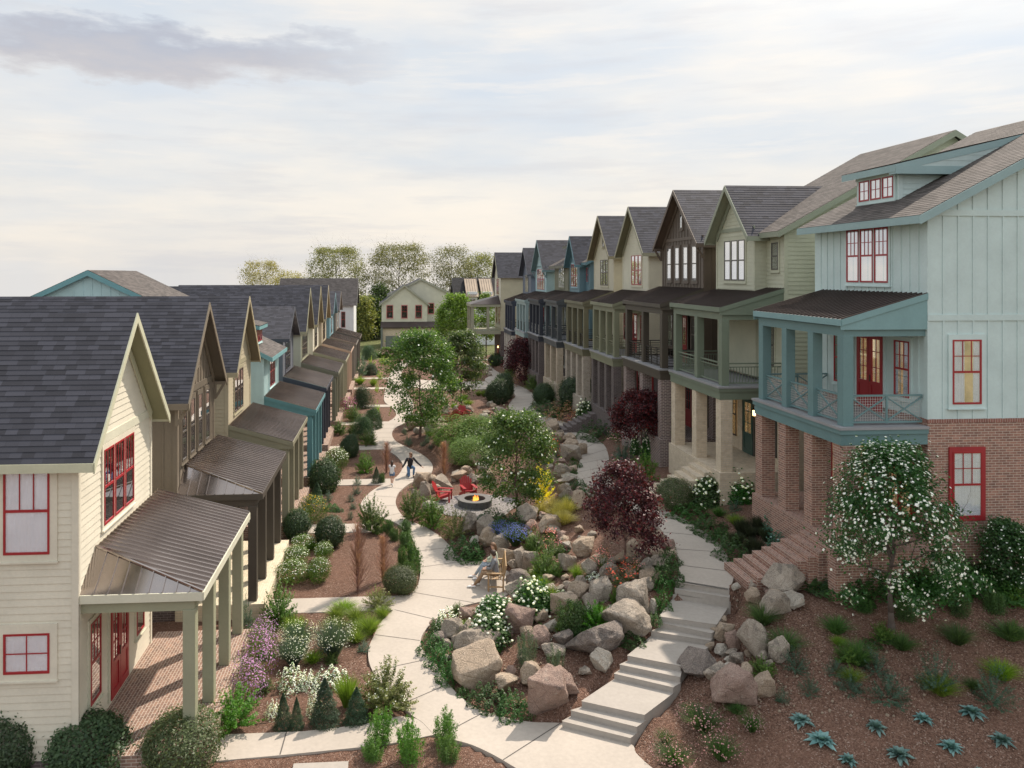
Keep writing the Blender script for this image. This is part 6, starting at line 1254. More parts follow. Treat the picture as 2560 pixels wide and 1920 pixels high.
T('purple_leaf_tree', 'smallest purple leaved tree below the farther houses of the tall row', 1310, 962, 848, 48, seed=31, trunk=1.0, r0=.08, nleaf=12000, size=.09, clump=.27, low=.5, prof=vase, limbs=6, fill=60, **PK)
T('crape_myrtle', 'white blossomed tree on the mulch slope before the brick corner house', 2229, 1570, 1098, 172, seed=40, trunk=1.15, r0=.085, nleaf=21000, size=.045, leaf=leafmat('myrtle_leaves', (.014, .04, .016), (.05, .105, .035)), bark=BARK, fl=(FW, 2300, .040, 0), clump=.17, low=.85, prof=con, limbs=8, up0=.3, fill=66)
T('flowering_shrub', 'tall loose white flowered shrub against the brick wall cut by the frame', 2520, 1470, 1305, 66, seed=44, trunk=.3, r0=.03, nleaf=9000, size=.045, leaf=leafmat('myrtle_leaves', (.014, .04, .016), (.05, .105, .035)), bark=BARK, fl=(FW, 420, .026, 0), clump=.12, low=.1, limbs=6, fill=90, cat='shrub')
FT = leafmat('far_tree_leaves', (.05, .06, .025), (.15, .155, .06), (.28, .24, .09)); FT2 = leafmat('autumn_leaves', (.10, .09, .04), (.24, .20, .09)); DKF = leafmat('dark_far_leaves', (.02, .035, .014), (.06, .09, .03))  # DKF is the darker green of the bushy far trees
far = dict(bark=BARK, bend=.55, lvl=4)
def FTn(label, px, d, ytop, halfw, seed, n_, size, leaf, low, fill=0, **k):
    r = ray(px, 800); b = Vector((r.x * d, r.y * d, 0)); b.z = tz(b.x, b.y); kk = dict(far); kk.update(k)
    return tree('tree', label, 0, 0, base=b, H_=hpx(b, ytop), W2=halfw * d / F_, seed=seed, nleaf=n_, size=size, leaf=leaf, low=low, trunk=2.6 if 'trunk' not in kk else kk.pop('trunk'), r0=.28, tipw=.62, clump=.62, fill=fill or 110, group='trees beyond the far end of the garden', **kk)
rnd = lambda t: float(np.interp(t, [0, .2, .5, .8, .95, 1], [.6, .9, 1, .86, .58, .22]))
FTn('tall half bare tree behind the dark roof of the white house', 842, 150, 616, 74, 51, 15000, .15, FT, 5.5, limbs=9, prof=rnd, fill=120)
FTn('tall half bare tree directly behind the garage house', 998, 152, 608, 80, 52, 15500, .15, FT, 5.5, limbs=9, prof=rnd, fill=120)
FTn('tall sparse tree between the garage house and the end of the tall row', 1128, 150, 612, 52, 53, 9500, .15, FT, 5, limbs=8, fill=90, prof=rnd)
FTn('sparse olive tree against the end house of the tall row', 1196, 156, 632, 50, 54, 9000, .15, FT, 5, limbs=8, fill=90, prof=rnd)
FTn('yellowing tree rising over the blue grey roofs', 650, 175, 650, 52, 55, 7500, .16, FT2, 4, limbs=7, prof=rnd)
FTn('low golden tree beside the dark roof ridge', 722, 178, 676, 44, 56, 5500, .16, FT2, 4, limbs=6, prof=rnd)
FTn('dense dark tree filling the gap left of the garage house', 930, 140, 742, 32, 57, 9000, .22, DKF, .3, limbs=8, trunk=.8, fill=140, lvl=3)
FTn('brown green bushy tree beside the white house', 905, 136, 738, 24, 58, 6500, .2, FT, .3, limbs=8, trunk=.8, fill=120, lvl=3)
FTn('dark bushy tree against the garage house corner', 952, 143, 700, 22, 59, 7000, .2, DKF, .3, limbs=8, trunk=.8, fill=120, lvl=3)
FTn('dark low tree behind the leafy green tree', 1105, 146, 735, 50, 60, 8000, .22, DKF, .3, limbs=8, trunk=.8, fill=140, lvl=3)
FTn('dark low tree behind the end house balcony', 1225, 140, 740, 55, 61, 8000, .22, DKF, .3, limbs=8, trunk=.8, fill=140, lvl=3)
LGM = leafmat('leafy_tree_leaves', (.035, .07, .012), (.12, .19, .03), (.22, .3, .06))
T('leafy_tree', 'dense leafy green tree before the end house of the tall row', 1140, 905, 735, 52, seed=70, trunk=1.5, r0=.12, nleaf=17000, size=.13, leaf=LGM, bark=BARK, clump=.34, low=1.2, limbs=8, fill=120)
T('leafy_tree', 'bright green street tree seen through the open balcony wing', 1216, 892, 728, 30, seed=71, trunk=2.2, r0=.12, nleaf=5500, size=.13, leaf=LGM, bark=BARK, clump=.3, low=2.2, limbs=6, fill=40)
# hedge
a, b = GND(955, 892), GND(1025, 888); rs = np.random.RandomState(2); n = 6500; L_ = (b - a).length
P_ = np.stack([rs.rand(n) * L_, (rs.rand(n) - .5) * 1.4, rs.rand(n) * 1.25], 1); k = rs.rand(n); P_[:, 2] = np.where(k < .45, 1.2 + rs.normal(size=n) * .05, P_[:, 2]); P_[:, 1] = np.where(k > .6, -.7 + rs.normal(size=n) * .06, P_[:, 1])
q = leafquads(P_, np.tile([0, -.5, .6], (n, 1)), .085, .5, rs, .8); ho = bpy.data.objects.new('clipped_hedge', np_mesh('clipped_hedge', *q, [MG])); COL.objects.link(ho); ho.location = a; tag(ho, 'long low clipped hedge before the garage house', 'hedge')
# ------------------------------------------------------------ boulders
import bmesh
from mathutils import noise as MN
def rock_mesh(seed, angular):
    rs = random.Random(seed); bm = bmesh.new(); P_ = []
    for _ in range(11 if angular else 15):
        v = Vector((rs.gauss(0, 1), rs.gauss(0, 1), rs.gauss(0, .8))).normalized() * rs.uniform(.8, 1.0); P_.append(bm.verts.new(v))
    bmesh.ops.convex_hull(bm, input=P_); bmesh.ops.delete(bm, geom=[v for v in bm.verts if not v.link_faces], context='VERTS')
    bmesh.ops.bevel(bm, geom=list(bm.edges), offset=.12 if angular else .24, segments=2, affect='EDGES', clamp_overlap=True, profile=.6); bmesh.ops.triangulate(bm, faces=bm.faces[:])
    for _ in range(3):
        bmesh.ops.subdivide_edges(bm, edges=[e for e in bm.edges if e.calc_length() > .14], cuts=1); bmesh.ops.triangulate(bm, faces=bm.faces[:])
    bmesh.ops.subdivide_edges(bm, edges=[e for e in bm.edges if e.calc_length() > .08], cuts=1); bmesh.ops.triangulate(bm, faces=bm.faces[:])
    off = Vector((seed * 3.1, seed * 1.7, 0))
    for v in bm.verts:
        p = v.co.copy(); r_ = 1 - abs(MN.noise(p * 2.2 + off)); f = 1 + .07 * MN.noise(p * 1.3 + off) + .07 * (r_ - .8) + .045 * MN.noise(p * 4.5 + off) + .022 * MN.noise(p * 11 + off); v.co = p * f
    xs = [v.co for v in bm.verts]; mn = [min(c[i] for c in xs) for i in range(3)]; mx = [max(c[i] for c in xs) for i in range(3)]
    for v in bm.verts:
        for i in range(3): v.co[i] = (v.co[i] - (mn[i] + mx[i]) / 2) / (mx[i] - mn[i])
        v.co.z += .5
    me = bpy.data.meshes.new('boulder'); bm.to_mesh(me); bm.free(); me.polygons.foreach_set('use_smooth', [True] * len(me.polygons)); me.materials.append(None); return me
def rockmat(name, c1, c2, lich=(.05, .05, .05), la=.6, pale=(.5, .47, .4)):
    m, g = newmat(name); tc_ = g.n('TexCoord').outputs['Object']; oi = g.n('ObjectInfo').outputs['Random']
    v = g.n('VectorMath', operation='ADD'); g.set(v.inputs[0], pos(g)); g.set(v.inputs[1], g.comb(oi, oi, oi)); v = v.outputs[0]
    n = g.noise(v, 1.7, 6, .6); n2 = g.noise(v, 6, 8, .72); nf = g.noise(v, 45, 4, .6); n3 = g.noise(v, 2.6, 5, .7)
    c = g.ramp(g.m('ADD', g.m('MULTIPLY', n, .6), g.m('MULTIPLY', n2, .4)), [(.32, shade(c1, .8)), (.5, c1), (.68, c2)])
    c = g.mix(g.m('MULTIPLY', g.ramp(n2, [(.58, (0, 0, 0)), (.66, (1, 1, 1))]), .5), c, pale)
    c = g.mix(g.m('MULTIPLY', g.ramp(n3, [(la - .06, (0, 0, 0)), (la + .01, (1, 1, 1))]), .75), c, lich)
    c = g.mix(.38, c, g.ramp(nf, [(.32, shade(c1, .3)), (.68, shade(c2, 1.35))]))
    vo = g.n('TexVoronoi', feature='DISTANCE_TO_EDGE', i_Vector=v, i_Scale=2.1); cr = g.ramp(vo.outputs[0], [(.0, (0, 0, 0)), (.03, (1, 1, 1))])
    hgt = g.m('ADD', g.m('ADD', g.m('MULTIPLY', n2, 1.2), g.m('MULTIPLY', nf, .5)), g.m('MULTIPLY', cr, .25))
    return fin_mat(m, g, c, .88, bump=hgt, bs=1.0, bd=.09, spec=.3)
RM = {'grey': rockmat('grey_stone', (.36, .302, .243), (.60, .515, .42)), 'tan': rockmat('tan_stone', (.42, .32, .235), (.66, .54, .41), la=.66), 'rust': rockmat('rusty_red_stone', (.33, .225, .185), (.50, .37, .30), la=.66), 'pale': rockmat('pale_stone', (.48, .43, .36), (.66, .61, .52), (.35, .22, .14), .66, (.7, .66, .6)), 'dark': rockmat('dark_stone', (.21, .175, .155), (.40, .34, .29), la=.58, pale=(.42, .38, .33))}
RK = [rock_mesh(100 + i, i % 4 == 0) for i in range(14)]
LMK = {}
def rock(x0, x1, yt, yb, tone, v=None, sink=.14):
    p = GND((x0 + x1) / 2, yb); r = ray((x0 + x1) / 2, yb); f = Vector((r.x, r.y, 0)).normalized(); s = F_ / depth(p); w_ = (x1 - x0) / s; q = p + f * (w_ * .38); q.z = tz(q.x, q.y)
    s = F_ / depth(q); w_ = (x1 - x0) / s * .98; tn = (CAMZ - q.z) / depth(q); e = (yb - yt) / s; hh = math.sqrt(max(e * e - (w_ * .6 * tn) ** 2, (.35 * w_) ** 2))
    i = len(PLACED); rn = random.Random(i * 7 + 3); o = bpy.data.objects.new('boulder', RK[(i * 5 + (v or 0)) % 14]); COL.objects.link(o)
    o.location = (q.x, q.y, q.z - hh * sink); o.scale = (w_, w_ * rn.uniform(.7, .9), hh * (1 + sink)); o.rotation_euler = (rn.uniform(-.12, .12), rn.uniform(-.12, .12), rn.uniform(-.35, .35) + (math.pi if rn.random() < .5 else 0))
    o.material_slots[0].link = 'OBJECT'; o.material_slots[0].material = RM[tone]
    sz = 'huge' if w_ > 1.25 else 'large' if w_ > .8 else 'medium' if w_ > .5 else 'small'
    tn_ = {'grey': 'grey', 'tan': 'tan', 'rust': 'rusty red', 'pale': 'pale', 'dark': 'dark mottled'}[tone]
    tag(o, None, 'boulder', group=None); PLACED.append((o, f'{sz} {tn_} boulder', (x0 + x1) / 2, (yt + yb) / 2, 'rock')); return o
ROCKS = [(1311, 1431, 1708, 1822, 'rust'), (1343, 1450, 1692, 1770, 'rust'), (1417, 1576, 1588, 1676, 'dark'), (1495, 1626, 1520, 1610, 'grey'), (1541, 1626, 1467, 1560, 'grey'), (1466, 1534, 1648, 1708, 'pale'), (1379, 1431, 1582, 1626, 'dark'), (1351, 1415, 1620, 1656, 'grey'), (1300, 1361, 1671, 1724, 'tan'), (1312, 1379, 1576, 1630, 'rust'), (1356, 1396, 1554, 1586, 'pale'),
 (1455, 1498, 1488, 1529, 'grey'), (1470, 1527, 1454, 1510, 'grey'), (1414, 1474, 1462, 1508, 'tan'), (1370, 1458, 1500, 1554, 'tan'), (1433, 1466, 1442, 1472, 'grey'), (1624, 1646, 1498, 1540, 'pale'), (1598, 1638, 1451, 1487, 'grey'), (1598, 1654, 1430, 1461, 'tan'),
 (1689, 1787, 1641, 1708, 'dark'), (1753, 1816, 1666, 1727, 'grey'), (1790, 1843, 1659, 1697, 'pale'), (1768, 1884, 1690, 1782, 'rust'), (1847, 1883, 1664, 1705, 'tan'), (1862, 1936, 1690, 1757, 'tan'), (1847, 1923, 1562, 1656, 'grey'), (1917, 1970, 1606, 1662, 'grey'), (1815, 1853, 1586, 1639, 'rust'), (1782, 1832, 1574, 1621, 'tan'), (1785, 1823, 1611, 1644, 'pale'), (1758, 1787, 1611, 1635, 'tan'), (1889, 1923, 1631, 1657, 'grey'), (1774, 1803, 1570, 1599, 'tan'),
 (1906, 2013, 1425, 1500, 'grey'), (1916, 1977, 1477, 1508, 'tan'), (1952, 2008, 1486, 1531, 'pale'), (1896, 1975, 1495, 1554, 'grey'), (1859, 1900, 1475, 1511, 'tan'), (1864, 1898, 1457, 1481, 'grey'), (1826, 1850, 1482, 1501, 'pale'),
 (1127, 1261, 1632, 1718, 'tan'), (1131, 1252, 1586, 1662, 'grey'), (1243, 1335, 1529, 1596, 'rust'), (1099, 1169, 1555, 1610, 'grey'), (1149, 1194, 1558, 1618, 'grey'), (1076, 1122, 1584, 1620, 'dark'), (1142, 1198, 1524, 1558, 'rust'), (1262, 1293, 1670, 1700, 'rust'), (1232, 1303, 1694, 1744, 'tan'), (1262, 1342, 1453, 1505, 'grey'), (1264, 1336, 1428, 1473, 'dark'), (1286, 1340, 1516, 1552, 'tan'), (1330, 1372, 1530, 1562, 'tan'), (1222, 1268, 1498, 1524, 'tan'),
 (1244, 1292, 1377, 1421, 'tan'), (1286, 1320, 1376, 1432, 'grey'), (1304, 1350, 1382, 1432, 'grey'), (1153, 1201, 1280, 1342, 'grey'), (1193, 1248, 1294, 1344, 'grey'), (1196, 1246, 1322, 1372, 'tan'), (1235, 1281, 1345, 1386, 'grey'), (1173, 1202, 1342, 1364, 'pale'), (1203, 1234, 1346, 1372, 'grey'), (1286, 1342, 1260, 1314, 'grey'), (1341, 1404, 1294, 1336, 'tan'), (1313, 1346, 1302, 1328, 'rust'), (1358, 1406, 1318, 1342, 'grey'), (1268, 1300, 1404, 1432, 'grey'),
 (1398, 1444, 1383, 1430, 'grey'), (1430, 1496, 1349, 1393, 'tan'), (1404, 1432, 1358, 1378, 'pale'), (1394, 1424, 1342, 1366, 'tan'), (1530, 1613, 1372, 1418, 'tan'), (1606, 1664, 1370, 1402, 'tan'), (1640, 1690, 1354, 1382, 'rust'), (1618, 1682, 1395, 1424, 'grey'), (1622, 1662, 1330, 1360, 'tan'), (1452, 1494, 1403, 1444, 'grey'), (1496, 1548, 1414, 1452, 'grey'), (1564, 1600, 1352, 1384, 'tan'), (1594, 1640, 1400, 1428, 'pale'), (1478, 1520, 1388, 1414, 'tan'), (1444, 1474, 1342, 1362, 'pale'), (1610, 1640, 1420, 1440, 'grey'),
 (1028, 1075, 1182, 1219, 'tan'), (1042, 1078, 1204, 1252, 'grey'), (1086, 1129, 1188, 1222, 'grey'), (1068, 1096, 1188, 1214, 'tan'), (1072, 1106, 1212, 1234, 'tan'), (1168, 1212, 1135, 1170, 'tan'), (1124, 1169, 1179, 1208, 'tan'), (1162, 1198, 1186, 1215, 'grey'), (1146, 1182, 1168, 1190, 'tan'), (1192, 1226, 1156, 1182, 'grey'), (1196, 1240, 1176, 1204, 'tan'), (1178, 1210, 1140, 1164, 'grey'), (1026, 1048, 1222, 1246, 'grey'), (1054, 1090, 1256, 1276, 'pale'),
 (1396, 1458, 1117, 1157, 'grey'), (1401, 1454, 1100, 1132, 'tan'), (1434, 1470, 1106, 1140, 'tan'), (1384, 1420, 1146, 1170, 'rust'), (1380, 1426, 1160, 1202, 'grey'), (1370, 1398, 1136, 1160, 'grey'), (1386, 1440, 1196, 1218, 'grey'), (1402, 1444, 1184, 1208, 'pale'), (1432, 1478, 1230, 1274, 'tan'), (1392, 1432, 1210, 1238, 'tan'), (1396, 1436, 1220, 1256, 'grey'), (1416, 1444, 1228, 1252, 'rust'),
 (1356, 1401, 1051, 1082, 'tan'), (1350, 1384, 1070, 1094, 'grey'), (1364, 1414, 1084, 1110, 'tan'), (1404, 1442, 1084, 1108, 'tan'), (1384, 1412, 1076, 1096, 'grey'), (1155, 1184, 1012, 1036, 'grey'),
 (1216, 1234, 1003, 1018, 'pale'), (1222, 1250, 1008, 1024, 'tan'), (1226, 1252, 1016, 1034, 'grey'), (1204, 1226, 1024, 1038, 'grey'), (1238, 1268, 1020, 1038, 'grey'), (1246, 1270, 1030, 1048, 'rust'), (1228, 1248, 1032, 1052, 'tan'), (1196, 1222, 1032, 1048, 'pale'), (1256, 1284, 1030, 1052, 'tan'),
 (1012, 1048, 1036, 1060, 'grey'), (1018, 1046, 1054, 1076, 'tan'), (1030, 1066, 1030, 1050, 'tan'), (1050, 1090, 1034, 1060, 'grey'), (1060, 1104, 1048, 1072, 'grey'), (1030, 1060, 1068, 1086, 'pale'), (1056, 1090, 1062, 1088, 'pale'), (1086, 1122, 1060, 1088, 'tan'), (1080, 1112, 1040, 1064, 'grey'), (1086, 1102, 1080, 1092, 'pale'), (1074, 1104, 1018, 1038, 'tan'), (1100, 1130, 1020, 1044, 'tan'), (1048, 1076, 1018, 1036, 'grey'), (1130, 1150, 1018, 1034, 'tan'),
 (1214, 1232, 918, 930, 'grey'), (1208, 1222, 926, 938, 'tan'), (1218, 1232, 930, 944, 'grey'), (1204, 1216, 912, 922, 'tan'), (1250, 1268, 1196, 1218, 'grey'), (1420, 1446, 1166, 1184, 'tan'), (1404, 1424, 1126, 1142, 'grey'),
 (1384, 1414, 1466, 1488, 'grey'), (1418, 1446, 1526, 1552, 'tan'), (1460, 1488, 1520, 1542, 'pale'), (1560, 1590, 1430, 1452, 'tan'), (1528, 1556, 1436, 1458, 'grey'), (1646, 1668, 1338, 1356, 'tan'), (1664, 1690, 1376, 1396, 'tan'), (1580, 1606, 1390, 1410, 'grey'), (1436, 1462, 1318, 1336, 'tan'), (1466, 1494, 1330, 1350, 'grey'),
 (1208, 1246, 1540, 1568, 'tan'), (1180, 1206, 1578, 1600, 'grey'), (1290, 1318, 1624, 1650, 'grey'), (1326, 1352, 1700, 1722, 'tan')]
for q in ROCKS: rock(*q)
rq = random.Random(8)
for bx in ((1085, 1560, 1240, 1660, 8), (1240, 1470, 1440, 1620, 16), (1400, 1400, 1640, 1520, 16), (1240, 1360, 1420, 1470, 10), (1180, 1270, 1420, 1380, 12), (1130, 1150, 1240, 1220, 9), (1360, 1090, 1460, 1280, 12), (1010, 1020, 1140, 1090, 10), (1760, 1560, 1930, 1740, 10), (1840, 1430, 2010, 1550, 5), (1300, 1640, 1520, 1740, 6)):
    for _ in range(bx[4]):
        x, y_ = rq.uniform(bx[0], bx[2]), rq.uniform(bx[1], bx[3]); w_ = rq.uniform(16, 34) * (y_ - 600) / 850; P2 = GND(x, y_); pp = np.array([[P2.x, P2.y]])
        if inside(polyL, pp)[0] or inside(polyR, pp)[0] or inside(stpoly, pp)[0] or (P2 - FP).length < 2.3: continue
        rock(x - w_ / 2, x + w_ / 2, y_ - w_ * .7, y_, rq.choice(['grey', 'tan', 'tan', 'grey', 'rust', 'pale']))
# loose stones too small to tell apart
rs = np.random.RandomState(5); V, Fc = [], []
t_ = np.array([(1, 0, 0), (-1, 0, 0), (0, 1, 0), (0, -1, 0), (0, 0, 1), (0, 0, -1)]); tf = np.array([(0, 2, 4, 4), (2, 1, 4, 4), (1, 3, 4, 4), (3, 0, 4, 4), (2, 0, 5, 5), (1, 2, 5, 5), (3, 1, 5, 5), (0, 3, 5, 5)])
for (cx, cy, sx, sy, n) in ((1820, 1620, 80, 45, 120), (1900, 1760, 90, 40, 50), (1870, 1495, 50, 25, 30), (1400, 1560, 140, 60, 90), (1560, 1420, 110, 50, 90), (1250, 1440, 70, 60, 50), (1180, 1200, 60, 20, 40), (2100, 1700, 300, 110, 260), (1360, 1680, 80, 30, 60)):
    for _ in range(n):
        p = GND(cx + rs.normal() * sx * .6, cy + rs.normal() * sy * .6); s = rs.uniform(.012, .045); o = len(V) * 6
        V.append(t_ * s * rs.uniform(.6, 1.3, (1, 3)) + rs.normal(size=(6, 3)) * s * .2 + [p.x, p.y, p.z + s * .3]); Fc.append(tf + o)
so = bpy.data.objects.new('small_stones', np_mesh('small_stones', np.concatenate(V), np.concatenate(Fc), [RM['tan']])); COL.objects.link(so); tag(so, 'small loose stones strewn on the mulch between the boulders', None, kind='stuff')
# ------------------------------------------------------------ labels that say where each plant or boulder stands
LAND = [('fire pit', 1187, 1256), ('wooden bench', 1245, 1430), ('woman in black', 1025, 1170), ('walking girl', 982, 1180), ('foot of the stairs', 1490, 1825), ('top of the stairs', 1750, 1465), ('middle of the stairs', 1680, 1600), ('lowest stair flight', 1520, 1760),
 ('dark purple tree by the stairs', 1560, 1330), ('white blossomed slope tree', 2229, 1450), ('brick steps', 1930, 1400), ('cream stone steps', 1740, 1220), ('first cottage porch', 480, 1700), ('second cottage porch', 620, 1460), ('third cottage porch', 730, 1280), ('fourth cottage porch', 800, 1180), ('first straight walk', 800, 1860), ('second straight walk', 830, 1505), ('third straight walk', 830, 1318), ('fourth straight walk', 870, 1203), ('fifth straight walk', 880, 1118), ('sixth straight walk', 900, 1057),
 ('path bend by the boulders', 1075, 1165), ('two facing red chairs', 1110, 1225), ('far red chairs', 1130, 1035), ('slim flowering tree trunk', 1050, 1080), ('tree trunk in open mulch', 1154, 1020), ('yellow shrub', 1355, 1215), ('garage house', 1010, 840), ('hydrangeas below the bench', 1270, 1540), ('round boulder at the path curve', 1370, 1765), ('upper path bend', 1290, 990), ('upper path curve by the hydrangeas', 1500, 1120), ('house with cream piers', 1800, 1180), ('brick corner house', 2300, 1400), ('near edge of the slope', 2200, 1900), ('open mulch slope', 2100, 1620), ('concrete apron under the bench', 1160, 1470), ('blue flowers', 1275, 1345), ('narrow first bend of the path', 930, 1640), ('coral flowers', 1555, 1440), ('broad flowering tree', 1290, 1150), ('spreading evergreens', 1180, 1080), ('tall balcony row', 1450, 980), ('end of the low row', 880, 930)]
used = {}
ORD = ['', 'second ', 'third ', 'fourth ', 'fifth ', 'sixth ', 'seventh ', 'eighth ', 'ninth ', 'tenth ']
byk = {}
for o, desc, cx, cy, kd in PLACED:
    ds = sorted(((math.hypot((cx - x) * .8, cy - y), nm, x, y) for nm, x, y in LAND))[0]; d_, nm, x, y = ds
    rel = ('just behind' if cy < y - 14 else 'just in front of' if cy > y + 14 else 'beside') if d_ < 60 else ('beyond' if cy < y - 25 else 'this side of' if cy > y + 25 else 'near')
    byk.setdefault((desc, rel, nm), []).append((d_, o))
for (desc, rel, nm), L_ in byk.items():
    L_.sort(key=lambda t: t[0])
    for i, (d_, o) in enumerate(L_):
        if len(L_) == 1: lb = f'{desc} {rel} the {nm}'
        else: lb = f'{desc}, {("closest" if i == 0 else (ORD[i] if i < 10 else str(i + 1) + "th ") + "closest")}, {rel} the {nm}'
        if len(lb.split()) > 16: lb = lb.replace(' closest', '').replace('the ', '')
        o['label'] = lb
grp = {}
for o, desc, cx, cy, kd in PLACED: grp.setdefault(o.name.split('.')[0], []).append(o)
for k_, L_ in grp.items():
    if len(L_) > 1:
        for o in L_: o['group'] = k_.replace('_', ' ') + 's in the garden beds'
# ================================================================= furniture and people
CH = paint((.36, .022, .026), .4)
def adirondack():
    r = empty('garden_chair', (0, 0, 0), None, 'chair')      # faces -Y, origin on the ground
    for x in (-.30, .30):
        mb = MB(); mb.box(x - .02, x + .02, -.42, -.34, 0, .50); mb.build('leg', CH, r, bevel=.004)
        mb = MB(); mb.bar((x * .93, -.38, .37), (x * .93, .48, .03), .035, .12); mb.build('leg', CH, r)
        mb = MB(); mb.box(x - .075, x + .075, -.48, .26, .52, .545); mb.bar((x, .22, .28), (x, .22, .52), .04, .06, (0, 1, 0)); mb.build('armrest', CH, r, bevel=.004)
    mb = MB()
    for k in range(6):
        t = k / 5; mb.bar((-.27, -.36 + .50 * t, .385 - .17 * t), (.27, -.36 + .50 * t, .385 - .17 * t), .085, .022)
    mb.build('seat', CH, r)
    mb = MB(); hs = [.70, .80, .86, .86, .80, .70]
    for i in range(6):
        x = -.24 + .096 * i; mb.bar((x * .92, .12, .18), (x * 1.12, .12 + hs[i] * .45, .18 + hs[i] * .86), .088, .02, (0, -1, .4))
    mb.bar((-.27, .20, .28), (.27, .20, .28), .05, .03); mb.bar((-.29, .37, .56), (.29, .37, .56), .05, .03)
    mb.build('backrest', CH, r); return r
ch0 = adirondack(); chs = []
spots = [((1106, 1252), R(75), 'red wooden garden chair seen from the side, closest to the wide path'), ((1170, 1242), R(12), 'red wooden garden chair facing the viewer behind the fire pit'), ((1110, 1056), R(70), 'red wooden garden chair in side view before the slim flowering tree boulders'), ((1136, 1052), R(190), 'red wooden garden chair half hidden behind the spreading evergreen'), ((1160, 1044), R(20), 'red wooden garden chair at the foot of the flowering tree trunk')]
for i, ((px, py), a, lb) in enumerate(spots):
    o = ch0 if i == 0 else copy_tree(ch0); q = GND(px, py); o.location = q; o.rotation_euler.z = a; o['label'] = lb; o['group'] = 'red garden chairs'; chs.append(o)
# gravel round the fire pit, then the pit itself
m, g = newmat('fine_gravel'); vo = g.n('TexVoronoi', i_Vector=pos(g), i_Scale=28.0); c = g.ramp(g.sep(vo.outputs[1])[0], [(0, (.10, .09, .09)), (.6, (.24, .22, .21)), (1, (.42, .40, .38))]); GRV = fin_mat(m, g, c, .9, bump=g.m('MULTIPLY', vo.outputs[0], -1.0), bs=.8, bd=.03)
N = 40; mb = MB(); V = [(FP.x, FP.y, tz(FP.x, FP.y) + .03)]
for rr_ in (.8, 1.5, 2.1):
    for i in range(N):
        a = i * 2 * math.pi / N; k = rr_ * (1 + .08 * math.sin(3 * a) + .05 * math.sin(5 * a + 1)); x, y = FP.x + k * math.cos(a), FP.y + .9 * k * math.sin(a); V.append((x, y, tz(x, y) + .03))
mb.add(V, [(0, 1 + i, 1 + (i + 1) % N) for i in range(N)] + [(1 + r_ * N + i, 1 + (r_ + 1) * N + i, 1 + (r_ + 1) * N + (i + 1) % N, 1 + r_ * N + (i + 1) % N) for r_ in (0, 1) for i in range(N)])
tag(mb.build('gravel', GRV), 'grey gravel circle around the fire pit', None, kind='stuff')
zf = tz(FP.x, FP.y); fp = empty('fire_pit', (FP.x, FP.y, zf), 'round dark stone fire pit burning between the red chairs', 'fire pit')
def ring(mb, r0, r1, z0, z1, a0=0, a1=2 * math.pi, n=8):
    P = []; 
    for i in range(n + 1):
        a = a0 + (a1 - a0) * i / n
        for r_, z in ((r0, z0), (r1, z0), (r1, z1), (r0, z1)): P.append((FP.x + r_ * math.cos(a), FP.y + r_ * math.sin(a), zf + z))
    mb.add(P, [(4 * i + j, 4 * i + (j + 1) % 4, 4 * i + 4 + (j + 1) % 4, 4 * i + 4 + j) for i in range(n) for j in range(4)] + [(0, 1, 2, 3), (4 * n + 3, 4 * n + 2, 4 * n + 1, 4 * n)])
SB = concrete((.10, .10, .105), 'dark_stone_block')
mb = MB()
for lv in range(2):
    for i in range(14): a = (i + .5 * lv) * 2 * math.pi / 14; ring(mb, .52, .80, .15 * lv, .15 * lv + .145, a + .012, a + 2 * math.pi / 14 - .012, 3)
mb.build('stone_ring', SB, fp)
mb = MB(); ring(mb, .50, .82, .297, .34, n=40); mb.build('cap_stone', concrete((.15, .145, .14), 'cap'), fp)
mb = MB(); ring(mb, .02, .51, .02, .12, n=24); mb.build('ash_bed', simple('ash', (.03, .03, .03), .9), fp)
mb = MB()
for i in range(5): a = i * 1.25; mb.tube((FP.x + .36 * math.cos(a), FP.y + .36 * math.sin(a), zf + .14), (FP.x - .2 * math.cos(a), FP.y - .2 * math.sin(a), zf + .24), .045, .04, 8)
mb.build('firewood', BARK, fp)
m, g = newmat('flame'); z_ = g.sep(pos(g))[2]; e = g.n('Emission', i_Strength=2.2); g.set(e.inputs[0], g.ramp(g.m('SUBTRACT', z_, zf), [(.2, (1, .45, .08)), (.6, (1, .18, .02))])); tr = g.n('BsdfTransparent'); mx = g.n('MixShader', i_0=.72); g.nt.links.new(tr.outputs[0], mx.inputs[1]); g.nt.links.new(e.outputs[0], mx.inputs[2]); o_ = g.n('OutputMaterial'); g.nt.links.new(mx.outputs[0], o_.inputs[0]); FLM = m
mb = MB(); rr2 = random.Random(4)
for i in range(9):
    a = rr2.uniform(0, 6.28); d_ = rr2.uniform(0, .2); hgt = rr2.uniform(.15, .42) * (1 - d_ * 1.6); b = Vector((FP.x + d_ * math.cos(a), FP.y + d_ * math.sin(a), zf + .16)); p = b; r_ = .06
    for k in range(4): q = p + Vector((rr2.uniform(-.04, .04), rr2.uniform(-.04, .04), hgt / 4)); r1 = r_ * (1.15, .8, .6, .1)[k]; mb.tube(p, q, r_, r1, 6); p = q; r_ = r1
mb.build('flame', FLM, fp, smooth=True)
